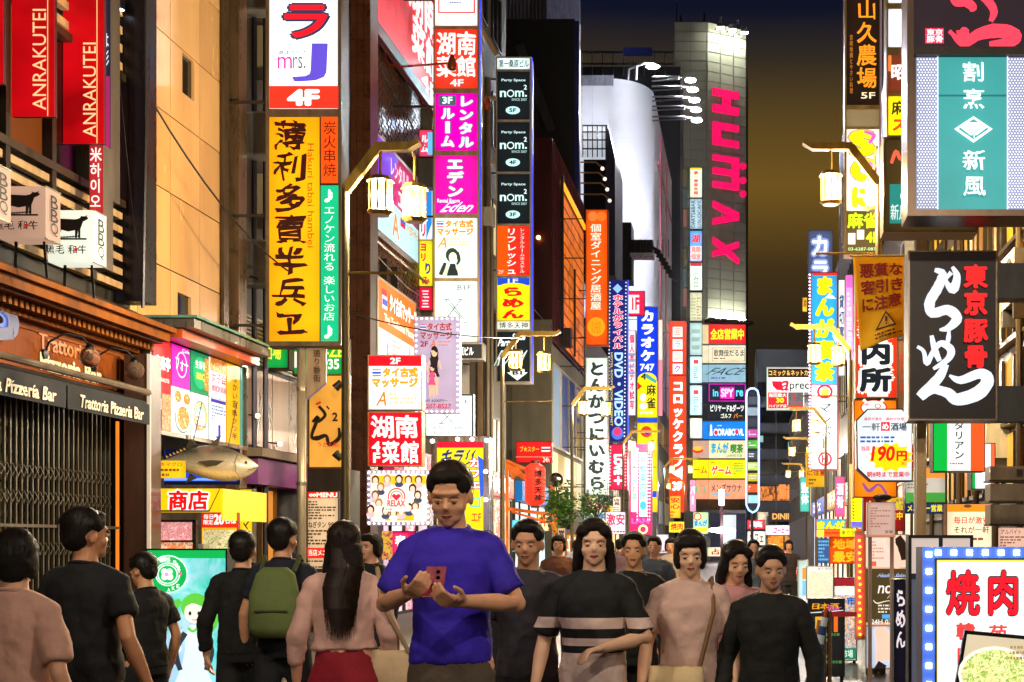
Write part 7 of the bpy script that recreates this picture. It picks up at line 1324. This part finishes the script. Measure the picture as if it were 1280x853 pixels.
# ------------- small bright boards crowding the far end of the street
for i, (x0, y0, x1, y1, Y, c, tx, tc, lab) in enumerate(((858, 668, 880, 690, 88, '#f8f0f4', '無料', '#d82040', 'tiny white and red board at the far end left of the white ring lamp'), (884, 684, 930, 696, 112, '#f8d8b0', '占い館', '#803018', 'tiny peach strip sign low under the tower entrance'), (934, 650, 956, 662, 112, '#e83040', '薬', '#ffffff', 'tiny red drugstore sign between the pole sign and coffee shop strip'),
    (934, 664, 957, 682, 111, '#f4e8d0', 'カフェ', '#604030', 'tiny cream lit cafe board beside the coffee shop strip'), (936, 684, 957, 698, 110, '#60b8f0', 'ATM', '#ffffff', 'tiny sky blue machine sign at the foot of the pole sign'), (836, 652, 856, 666, 92, '#f8e020', '焼肉', '#c01818', 'tiny yellow barbecue board under the long red sign'),
    (960, 640, 1004, 652, 108, '#30282c', 'DINING', '#f0b060', 'dark strip sign with amber letters above the coffee shop strip'), (984, 706, 1000, 730, 40, '#f8f4e0', '空席', '#d03020', 'cream standing board far right of the road'), (1000, 596, 1012, 640, 60, '#40b0a0', '整体', '#ffffff', 'slim teal sign under the far golden banner'), (1044, 596, 1056, 646, 36, '#e85090', '酒肴', '#fff0f0', 'slim pink sign right of the far golden banner'),
    (1048, 350, 1056, 470, 34, '#f0f0f0', '貸切宴会', '#304878', 'slim white vertical sign right of the comic cafe sign'), (862, 600, 870, 640, 96, '#f090b0', 'バー', '#ffffff', 'slim rose sign beside the yellow game panel'), (672, 640, 686, 664, 39, '#f8d890', '丼', '#a02818', 'small amber square sign right under the red lantern'), (640, 650, 656, 690, 31, '#58c8e0', '涼', '#ffffff', 'cyan glowing board low behind the grey tee pedestrian'), (730, 622, 745, 638, 60, '#f8f8c0', 'BAR', '#408030', 'pale lime board above the small trees'))):
    fs(lab, x0, y0, x1, y1, Y, c, [('t', tx, x0 + (x1 - x0) * .12, y0 + (y1 - y0) * .15, x1 - (x1 - x0) * .12, y1 - (y1 - y0) * .2, tc, {'b': .05, 'v': (y1 - y0) > 2 * (x1 - x0)})], nm='small_sign', fw=.4, d=.15, s=1.1)
# ================================================= PEOPLE
def limb(m, pts, rs, n=12):
    m.tube(pts, rs, n)
    for p, r in zip(pts, rs): m.ball(p, r * .99, 12)
def loft(m, secs, n=20):
    vs, fs = [], []
    for (c, rx, ry) in secs:
        for k in range(n):
            a = 2 * math.pi * k / n; ca, sa = math.cos(a), math.sin(a); e = .85
            vs.append((c[0] + rx * math.copysign(abs(ca) ** e, ca), c[1] + ry * math.copysign(abs(sa) ** e, sa), c[2]))
    for i in range(len(secs) - 1):
        for k in range(n): a, b = i * n + k, i * n + (k + 1) % n; fs.append((a, b, b + n, a + n))
    fs += [tuple(range(n))[::-1], tuple(range((len(secs) - 1) * n, len(secs) * n))]
    m.add(vs, fs)
def hand(m, w, d, nrm, side, curl=.5):
    d = Vector(d).normalized(); nrm = Vector(nrm); nrm = (nrm - d * nrm.dot(d)).normalized(); s = d.cross(nrm) * side
    w = Vector(w); pc = w + d * .05
    for t_, r in ((.015, .024), (.04, .027), (.07, .026)):
        for o in (-.02, 0, .02): m.ball(w + d * t_ + s * o, (.017, .017, .017), 8)
    for i, L in enumerate((.072, .08, .075, .058)):
        b = w + d * .085 + s * (-.028 + .0187 * i); a1 = curl * .9 + .06 * i; a2 = curl * 1.9 + .05 * i
        d1 = d * math.cos(a1) + nrm * math.sin(a1); d2 = d * math.cos(a2) + nrm * math.sin(a2)
        q = b + d1 * L * .5; limb(m, [w + d * .05 + s * (-.024 + .016 * i), b, q, q + d2 * L * .5], [.0095, .0095, .0088, .0075], 8)
    b = w + d * .025 - s * .03; q = b + (d * .7 - s * .6 + nrm * .3).normalized() * .038; limb(m, [b, q, q + (d * .9 - s * .1 + nrm * .35).normalized() * .032], [.012, .0105, .009], 8)
SKIN = {}
def skin_mat(h):
    if h in SKIN: return SKIN[h]
    m_ = mt(h, .5, 0, .12, 9, .04, False).copy(); m_.name = 'skin'; pr(m_).inputs['Subsurface Weight'].default_value = .12; pr(m_).inputs['Subsurface Radius'].default_value = (.02, .008, .005); SKIN[h] = m_; return m_
def cloth(h): return mt(h, .85, 0, .18, 5, .25, False)
TX = bpy.data.textures.new('fold_clouds', 'CLOUDS'); TX.noise_scale = .11; TX.noise_depth = 3
TX2 = bpy.data.textures.new('strand_clouds', 'CLOUDS'); TX2.noise_scale = .035; TX2.noise_depth = 2
def person(lab, px, ytop, Y, yaw, top='#222222', bottom='#20222a', hair='short', hc='#120c08', sk='#d8a080', sleeve=.62, arms=None, skirt=False, tilt=(0, 0), wide=1.0, stripes=None, hem=.90, bag=None, vox=.009, stride=.0, longs=False, feet=True, neck=None, hf=1.0):
    hz = CZ + (VY - ytop) * Y / F; k = hz / 1.72; x0 = (px - VX) * Y / F
    t = thing('person', lab, 'person', (0, 0, 0)); 
    arms = arms or {}; AR = {}
    for s in (-1, 1):
        e, w = arms.get(s, ((s * .235 * wide, -.03, 1.12), (s * .25 * wide, .06, .88))); AR[s] = (Vector(e), Vector(w))
    sh = {s: Vector((s * .158 * wide, -.005, 1.378)) for s in (-1, 1)}
    NK = Vector((0, -.01, 1.48)); HM = Matrix.Translation(NK) @ Matrix.Rotation(R(tilt[1]), 4, 'Z') @ Matrix.Rotation(R(-tilt[0]), 4, 'X') @ Matrix.Translation(-NK)
    rv = random.Random(lab); HM = HM @ Matrix.Translation((0, 0, 1.6)) @ Matrix.Diagonal((rv.uniform(.93, 1.05), rv.uniform(.96, 1.04), rv.uniform(.95, 1.05), 1)) @ Matrix.Translation((0, 0, -1.6)); jw = rv.uniform(.88, 1.12); nw = rv.uniform(.85, 1.2); ew = rv.uniform(.94, 1.08)
    def H(p): return HM @ Vector(p)
    sm = skin_mat(sk); b = MB()
    W_ = wide
    loft(b, [((0, 0, .90), .15 * W_, .10), ((0, 0, .98), .155 * W_, .11), ((0, 0, 1.1), .128 * W_, .098), ((0, .005, 1.22), .14 * W_, .105), ((0, .005, 1.33), .150 * W_, .104), ((0, -.005, 1.395), .135 * W_, .08), ((0, -.01, 1.44), .075, .058), ((0, -.01, 1.475), .055, .055)])
    for s in (-1, 1): limb(b, [(0, -.02, 1.45), (s * .14 * W_, -.01, 1.395)], [.040, .030])
    limb(b, [(0, -.015, 1.44), H((0, -.005, 1.55))], [.06, .052])
    for c, r in (((0, -.012, 1.625), (.074, .094, .094)), ((0, .02, 1.572), (.061 * jw, .07, .06)), ((0, .036, 1.535), (.045 * jw, .05, .036)), ((0, .062, 1.512), (.022, .02, .017)), ((.078, -.01, 1.59), (.011, .02, .031)), ((-.078, -.01, 1.59), (.011, .02, .031)), ((0, .062, 1.632), (.055, .022, .014)), ((.04, .052, 1.572), (.022, .02, .02)), ((-.04, .052, 1.572), (.022, .02, .02)), ((0, .072, 1.545), (.026, .012, .014))):
        v0 = len(b.v); b.ball((0, 0, 0), r, 14); M4 = HM @ Matrix.Translation(Vector(c)); b.v[v0:] = [tuple(M4 @ Vector(q)) for q in b.v[v0:]]
    limb(b, [H((0, .078, 1.608)), H((0, .0895, 1.580)), H((0, .080, 1.572))], [.007, .0115 * nw, .011 * nw], 8)
    for s in (-1, 1):
        e, w = AR[s]; limb(b, [sh[s], sh[s].lerp(e, .5), e, e.lerp(w, .35), w], [.038, .039, .036, .038, .025])
        d = (w - e).normalized(); nr = Vector((-s * .8, .5, 0)) if abs(d.z) > .6 else Vector((0, .3, -1)) if arms.get('grip') is None else Vector(arms['grip'])
        hand(b, w, d, nr, s if abs(d.z) > .6 else -s, .45 if arms.get('grip') is None else .75)
        ky = stride * s; limb(b, [(s * .085, 0, .92), (s * .095, .02 + ky * .6, .50), (s * .095, -.02 + ky, .09)], [.085, .055, .038])
    bd = ob('body', b, sm, t, smooth=True); md = bd.modifiers.new('r', 'REMESH'); md.mode = 'VOXEL'; md.voxel_size = vox / k * 1.0; md.use_smooth_shade = True
    s_ = bd.modifiers.new('s', 'SMOOTH'); s_.factor = .5; s_.iterations = 2
    # face
    for s in (-1, 1):
        m = MB(); m.ball(H((s * .031 * ew, .0735, 1.599)), (.0125, .008, .0055), 10); ob('eye', m, mt('#a89c94', .3, 0, .02, 4, 0, False), bd, smooth=True)
        m = MB(); m.ball(H((s * .031 * ew, .0795, 1.5985)), (.0056, .003, .0052), 10); ob('iris', m, mt('#120a06', .1, 0, .02, 4, 0, False), bd, smooth=True)
        m = MB(); m.ball(H((s * .031 * ew, .0738, 1.6050)), (.0155, .0088, .0068), 10); ob('eyelid', m, sm, bd, smooth=True)
        m = MB(); m.tube([H((s * .014, .084, 1.617)), H((s * .03, .085, 1.623)), H((s * .05, .074, 1.617))], [.0018, .0032, .0015], 6); ob('eyebrow', m, mt(hc, .7), bd)
    m = MB(); m.tube([H((-.021, .0785, 1.5445)), H((-.008, .087, 1.548)), H((0, .0875, 1.5465)), H((.008, .087, 1.548)), H((.021, .0785, 1.5445))], [.0015, .0038, .0038, .0038, .0015], 8); m.tube([H((-.018, .080, 1.541)), H((0, .0865, 1.5385)), H((.018, .080, 1.541))], [.0015, .0045, .0015], 8)
    ob('mouth', m, mt('#94503f' if not longs else '#a83c48', .5, 0, .1, 4, 0, False), bd, smooth=True)
    # hair
    m = MB(); hs = [((0, -.026, 1.648), (.084, .094, .082)), ((0, -.058, 1.60), (.074, .058, .075)), ((0, .038, 1.692), (.062, .042, .026)), ((.05, .0, 1.655), (.036, .06, .045)), ((-.05, .0, 1.655), (.036, .06, .045))]
    if hair == 'long': hs += [((s * .066, -.012, 1.60), (.024, .058, .075)) for s in (-1, 1)] + [((s * .052, .05, 1.672), (.03, .034, .03)) for s in (-1, 1)]
    if hair == 'bob': hs += [((s * .066, -.015, 1.59), (.026, .055, .07)) for s in (-1, 1)] + [((0, -.05, 1.56), (.072, .05, .06)), ((0, .06, 1.672), (.06, .028, .026))]
    for c, r in hs:
        v0 = len(m.v); m.ball((0, 0, 0), r, 16); M4 = HM @ Matrix.Translation(Vector(c)); m.v[v0:] = [tuple(M4 @ Vector(q)) for q in m.v[v0:]]
    if hair == 'long':
        loft(m, [(H((0, -.06, 1.60)), .082, .055), (H((0, -.085, 1.50)), .085, .045), ((0, -.11, 1.40), .095, .035), ((0, -.125, 1.28), .085, .03), ((.01, -.125, 1.17), .05, .022)])
        for s in (-1, 1): limb(m, [H((s * .072, .0, 1.60)), H((s * .082, -.01, 1.52)), (s * .092, -.02, 1.42), (s * .10, .03, 1.33)], [.026, .024, .022, .012])
    ho = ob('hair', m, mt(hc, .7, 0, .3, 60, .5, True, spec=.25), t, smooth=True); md = ho.modifiers.new('r', 'REMESH'); md.mode = 'VOXEL'; md.voxel_size = .008; md.use_smooth_shade = True
    dm = ho.modifiers.new('d', 'DISPLACE'); dm.texture = TX2; dm.strength = .012; dm.mid_level = .5
    if vox < .0105:
        rs = random.Random(int(px)); st = MB()
        for i in range(1500):
            ph = rs.uniform(-math.pi, math.pi); fr_ = math.sin(ph)      # +1 is the face side
            th0 = rs.uniform(.05, 1.3 if fr_ < .3 else .55); dth = rs.uniform(.25, .6); lim = 1.95 if fr_ < .2 else (1.35 if hair != 'short' and abs(math.cos(ph)) > .7 else .95)
            lift = 1 + rs.uniform(.0, .05) + (.03 if rs.random() < .1 else 0); pts = []
            for q in range(5):
                th_ = min(th0 + dth * q / 4, lim); a = ph + .10 * q * rs.uniform(-.4, .4)
                pts.append(H((.0875 * lift * math.sin(th_) * math.cos(a), -.024 + .102 * lift * math.sin(th_) * math.sin(a), 1.636 + .097 * lift * math.cos(th_) - (.02 if th_ > 1.5 else 0))))
            if hair == 'long' and fr_ < -.1 and rs.random() < .6:
                x = rs.uniform(-.085, .085); pts = [H((x * .9, -.10, 1.58)), H((x, -.128, 1.48)), Vector((x * 1.08, -.146, 1.38)), Vector((x, -.158, 1.27)), Vector((x * .75 + rs.uniform(-.02, .02), -.152, rs.uniform(1.10, 1.22)))]
                pts = [p_ + Vector((0, -rs.uniform(0, .01), 0)) for p_ in pts]
            w_ = rs.uniform(.0008, .0018); sd = (pts[-1] - pts[0]).cross(pts[0] - H((0, -.02, 1.6)));
            if sd.length < 1e-6: continue
            sd = sd.normalized() * w_; vs = []
            for q, p_ in enumerate(pts): f_ = 1 - .6 * q / 4; vs += [p_ - sd * f_, p_ + sd * f_]
            st.add(vs, [(2 * q, 2 * q + 1, 2 * q + 3, 2 * q + 2) for q in range(4)])
        ob('strands', st, mt('#2c1e16' if hc != '#120c08' else '#1a130f', .45, 0, .5, 40, 0, False, spec=.3), ho, kind='stuff')
    # top
    m = MB(); g = .016; hz0 = hem
    sec = [((0, 0, hz0), .162 * W_ * hf, .120), ((0, 0, 1.0), .158 * W_ * hf, .120), ((0, 0, 1.1), .143 * W_, .113), ((0, .005, 1.22), .152 * W_, .117), ((0, .005, 1.33), .162 * W_, .116), ((0, -.003, 1.395), .142 * W_, .094), ((0, -.01, 1.436), .095, .076), ((0, -.01, 1.462), .07, .068)]
    sec = [q for q in sec if q[0][2] >= hz0 and (q[0][2] == hz0 or q[0][2] > hz0 + .03)]; loft(m, sec)
    for s in (-1, 1): limb(m, [(0, -.018, 1.43), (s * .145 * W_, -.01, 1.392)], [.058, .046])
    for s in (-1, 1):
        e, w = AR[s]
        if sleeve <= 1: q = sh[s].lerp(e, sleeve); limb(m, [sh[s], sh[s].lerp(e, sleeve * .5)], [.054, .056]); m.tube([sh[s].lerp(e, sleeve * .5), q], [.056, .060], 14)
        else: q = e.lerp(w, sleeve - 1); limb(m, [sh[s], sh[s].lerp(e, .5), e, e.lerp(w, .5 * (sleeve - 1))], [.054, .053, .05, .046]); m.tube([e.lerp(w, .5 * (sleeve - 1)), q], [.046, .038], 12)
    tm = cloth(top); name = 'jacket' if sleeve > 1.5 else 'shirt'
    if stripes:
        tm = cloth(top).copy(); nt = tm.node_tree; tc = nt.nodes.new('ShaderNodeTexCoord'); sp = nt.nodes.new('ShaderNodeSeparateXYZ'); nt.links.new(tc.outputs['Object'], sp.inputs[0])
        cr = nt.nodes.new('ShaderNodeValToRGB'); cr.color_ramp.interpolation = 'CONSTANT'; e_ = cr.color_ramp.elements; zb, zt = hz0 * k, 1.5 * k
        mr = nt.nodes.new('ShaderNodeMapRange'); mr.inputs[1].default_value = zb; mr.inputs[2].default_value = zt; nt.links.new(sp.outputs['Z'], mr.inputs[0]); nt.links.new(mr.outputs[0], cr.inputs[0])
        for i, (p_, c_) in enumerate(stripes):
            x = e_[i] if i < 2 else e_.new(p_)
            x.position = p_; x.color = lin(c_)
        nt.links.new(cr.outputs[0], pr(tm).inputs['Base Color'])
    so = ob(name, m, tm, t, smooth=True); md = so.modifiers.new('r', 'REMESH'); md.mode = 'VOXEL'; md.voxel_size = .012; md.use_smooth_shade = True
    s_ = so.modifiers.new('s', 'SMOOTH'); s_.iterations = 3
    dm = so.modifiers.new('d', 'DISPLACE'); dm.texture = TX; dm.strength = .036; dm.mid_level = .36; dm.texture_coords = 'LOCAL'
    m = MB(); N_ = 20; m.tube([(.066 * math.cos(q * 6.2832 / N_), -.008 + .064 * math.sin(q * 6.2832 / N_), 1.462 - .016 * math.sin(q * 6.2832 / N_)) for q in range(N_ + 1)], .0085, 8, None, False); ob('collar', m, tm if not stripes else cloth(top), so, smooth=True)
    # bottom
    m = MB()
    if skirt: loft(m, [((0, 0, .56), .26, .22), ((0, 0, .72), .22, .18), ((0, 0, .9), .185 * W_, .14), ((0, 0, .98), .155 * W_, .118), ((0, 0, 1.05), .140 * W_, .106), ((0, 0, 1.10), .128 * W_, .096)])
    else:
        loft(m, [((0, 0, .84), .165 * W_, .115), ((0, 0, .95), .163 * W_, .12), ((0, 0, 1.04), .148 * W_, .112)])
        for s in (-1, 1): ky = stride * s; limb(m, [(s * .085, 0, .9), (s * .095, .02 + ky * .6, .50), (s * .095, -.02 + ky, .12)], [.092, .072, .06])
    bo = ob('skirt' if skirt else 'trousers', m, cloth(bottom), t, smooth=True); md = bo.modifiers.new('r', 'REMESH'); md.mode = 'VOXEL'; md.voxel_size = .016; md.use_smooth_shade = True
    dm = bo.modifiers.new('d', 'DISPLACE'); dm.texture = TX; dm.strength = .02; dm.mid_level = .5
    for s in (-1, 1):
        m = MB(); ky = stride * s; v0 = 0; limb(m, [(s * .095, -.05 + ky, .05), (s * .1, .06 + ky, .045), (s * .1, .15 + ky, .03)], [.045, .045, .03]); ob('shoe', m, mt('#c8c4bc' if s and stride else '#181614', .5), t, smooth=True)
    if bag == 'backpack':
        m = MB(); loft(m, [((0, -.20, .98), .13, .06), ((0, -.21, 1.05), .16, .085), ((0, -.20, 1.25), .155, .08), ((0, -.18, 1.38), .12, .06), ((0, -.17, 1.42), .07, .04)]); q = ob('backpack', m, cloth('#5c6a38'), t, smooth=True)
        m = MB()
        for s in (-1, 1): m.tube([(s * .10, -.14, 1.39), (s * .11, -.02, 1.485), (s * .12, .115, 1.36), (s * .14, .06, 1.15), (s * .14, -.14, 1.05)], .016, 6)
        m.tube([(-.1, -.29, 1.15), (.1, -.29, 1.15)], .008, 5); ob('strap', m, cloth('#3c4426'), q)
    if bag == 'tote':
        m = MB(); loft(m, [((.27, .0, .72), .14, .06), ((.27, 0, .95), .15, .065), ((.27, 0, 1.04), .14, .045)]); q = ob('tote_bag', m, cloth('#c8ac88'), t, smooth=True); m = MB(); m.tube([(.2, .05, 1.03), (.2, .06, 1.3), (.17, .02, 1.475), (.2, -.1, 1.3), (.34, -.05, 1.03)], .012, 6); ob('strap', m, cloth('#a08868'), q)
    if bag == 'sling':
        m = MB(); loft(m, [((.05, .15, .78), .13, .05), ((.05, .16, .93), .15, .06), ((.05, .155, 1.02), .14, .045)]); q = ob('shoulder_bag', m, cloth('#d8bc90'), t, smooth=True); m = MB(); m.tube([(-.07, .16, 1.0), (-.14, .10, 1.3), (-.12, 0, 1.475), (.0, -.14, 1.3), (.17, -.08, 1.0), (.18, .12, .98)], .012, 6); ob('strap', m, cloth('#7a5838'), q)
    t.location = (x0, Y, .008 if -4.4 < x0 < 2.4 else .12); t.scale = (k, k, k); t.rotation_euler = (0, 0, R(yaw)); t.location.z = t.location.z if False else 0.008
    return t
FR_ = 180
# left group, seen from behind
person('person with black bob in a pale pink top at the left edge, back turned', 20, 668, 5.2, -12, '#c89888', '#3a3440', 'bob', sleeve=.8, tilt=(8, 20), hf=1.1)
person('person in navy tee walking away in front of the folding gate, arm hanging', 108, 640, 6.1, -8, '#06070e', '#0e1016', 'short', sk='#cc9068', wide=1.03, stride=.12, tilt=(0, -30), arms={1: ((.26, -.08, 1.13), (.30, .02, .90)), -1: ((-.25, .02, 1.12), (-.26, .1, .9))}, vox=.008)
person('person in black tee standing before the green poster, head bowed left', 182, 694, 8.2, 60, '#050609', '#0c0c10', 'short', sk='#c89068', tilt=(12, 10), wide=1.0)
person('person in black hooded top beside the olive backpack wearer', 304, 668, 8.4, 5, '#040405', '#08080a', 'short', sleeve=1.8, wide=1.04, stride=.1)
person('person in navy shirt carrying an olive backpack', 354, 652, 8.3, 4, '#0c1022', '#101216', 'short', bag='backpack', sk='#cc9470', tilt=(0, -20), stride=.12, hem=.88)
person('person seen small behind the long haired woman, black jacket', 463, 668, 10.5, 150, '#15141a', '#20222a', 'bob', sleeve=1.8, longs=True, vox=.012)
person('person with long dark hair in pale pink blouse and red skirt, back turned', 430, 655, 6.7, 10, '#d0a498', '#8a0a20', 'long', '#1a0e0a', sleeve=1.6, skirt=True, bag='tote', longs=True, tilt=(0, 15), hf=1.08, hem=1.05)
# centre: the man in the blue violet tee reading his phone
man = person('person in blue violet tee looking down at a phone held in both hands', 565, 582, 5.75, 180, '#3018a8', '#5a4c40', 'short', '#18100c', '#dca07c', sleeve=.78, wide=1.0, tilt=(20, 0), vox=.0065, hem=.93,
             arms={1: ((.262, .02, 1.165), (.105, .265, 1.215)), -1: ((-.262, .02, 1.165), (-.10, .285, 1.185)), 'grip': (0, -.8, .6)})
km = man.scale[0]; xm, ym = man.location.x, man.location.y
cph = Vector((xm, ym - .30 * km, 1.262 * km)); th = thing('phone', 'dark phone in pink case held by the person in blue violet tee', 'phone', cph)
m = MB(); m.hexa([cph + Vector(v) for v in ((-.04, -.045, -.055), (.04, -.045, -.055), (.04, -.035, -.06), (-.04, -.035, -.06), (-.04, .03, .065), (.04, .03, .065), (.04, .038, .058), (-.04, .038, .058))]); ob('case', m, mt('#8a2438', .3), th); m = MB(); m.ball(cph + Vector((.022, -.038, .045)), (.009, .006, .009), 8); m.ball(cph + Vector((.022, -.041, .022)), (.009, .006, .009), 8); ob('camera_lens', m, mt('#08080a', .1), th)
m = MB(); m.quad(*[cph + Vector(v) for v in ((-.035, -.03, -.055), (.035, -.03, -.055), (.035, .035, .055), (-.035, .035, .055))]); ob('screen', m, em('#e8f0ff', 2.5), th)
person('person in dark grey tee walking towards the camera behind the man in blue', 660, 654, 6.7, 188, '#2a252e', '#0c0c10', 'short', sk='#cc9470', stride=.14, tilt=(6, -8), arms={-1: ((-.25, .0, 1.13), (-.22, .18, .96)), 1: ((.25, -.04, 1.12), (.25, .06, .88))})
person('person with dark hair in black top with two white stripes and pale lower half', 742, 652, 6.3, 172, '#070709', '#c8b0a8', 'long', '#1a100c', '#e0b090', sleeve=.9, wide=1.03, longs=True, tilt=(4, 14), hem=.86, vox=.0075,
       stripes=[(0, '#d8bcb4'), (.44, '#070709'), (.50, '#d8bcb4'), (.56, '#070709'), (.64, '#d8bcb4'), (.73, '#070709')], arms={-1: ((-.27, .02, 1.14), (-.10, .22, 1.10)), 1: ((.26, -.03, 1.13), (.29, .04, .89))})
person('person in black tee half hidden behind the striped top', 792, 668, 8.2, 180, '#08080a', '#101014', 'short', sk='#d09a74', vox=.011)
person('person in pale top carrying a beige shoulder bag across the front', 862, 667, 6.5, 175, '#c8a498', '#2a2830', 'bob', '#1c1412', '#e4b494', sleeve=.7, longs=True, bag='sling', tilt=(10, 10), vox=.008)
person('person in open dark jacket over pink top, looking down', 918, 679, 6.9, 186, '#b88080', '#c08c90', 'long', '#120c0c', '#dca888', sleeve=.8, longs=True, tilt=(14, 12), vox=.008)
person('person in long sleeved black coat at the right end of the crowd', 962, 686, 6.4, 165, '#080706', '#0a0a0c', 'short', sk='#cc9878', sleeve=1.85, tilt=(10, 25), wide=1.05)
far = [(608, 664, 12, 175, '#8898b0'), (698, 670, 15, 185, '#6a4030'), (818, 672, 14, 170, '#404858'), (838, 674, 19, 180, '#a89890'), (942, 676, 17, 185, '#586068'), (986, 676, 24, 178, '#302830'), (774, 675, 24, 5, '#705868'), (720, 676, 28, 4, '#a0a0a8')]
for i, (px, yt, Y, yw, c) in enumerate(far):
    person(('person far back in the crowd in %s top, ' + ('facing the camera' if yw > 90 else 'walking away')) % ('blue grey', 'rust brown', 'slate', 'beige', 'steel grey', 'dark plum', 'mauve', 'light grey')[i], px, yt, Y, yw, c, '#22222a', ('short', 'bob')[i % 2], vox=.018)
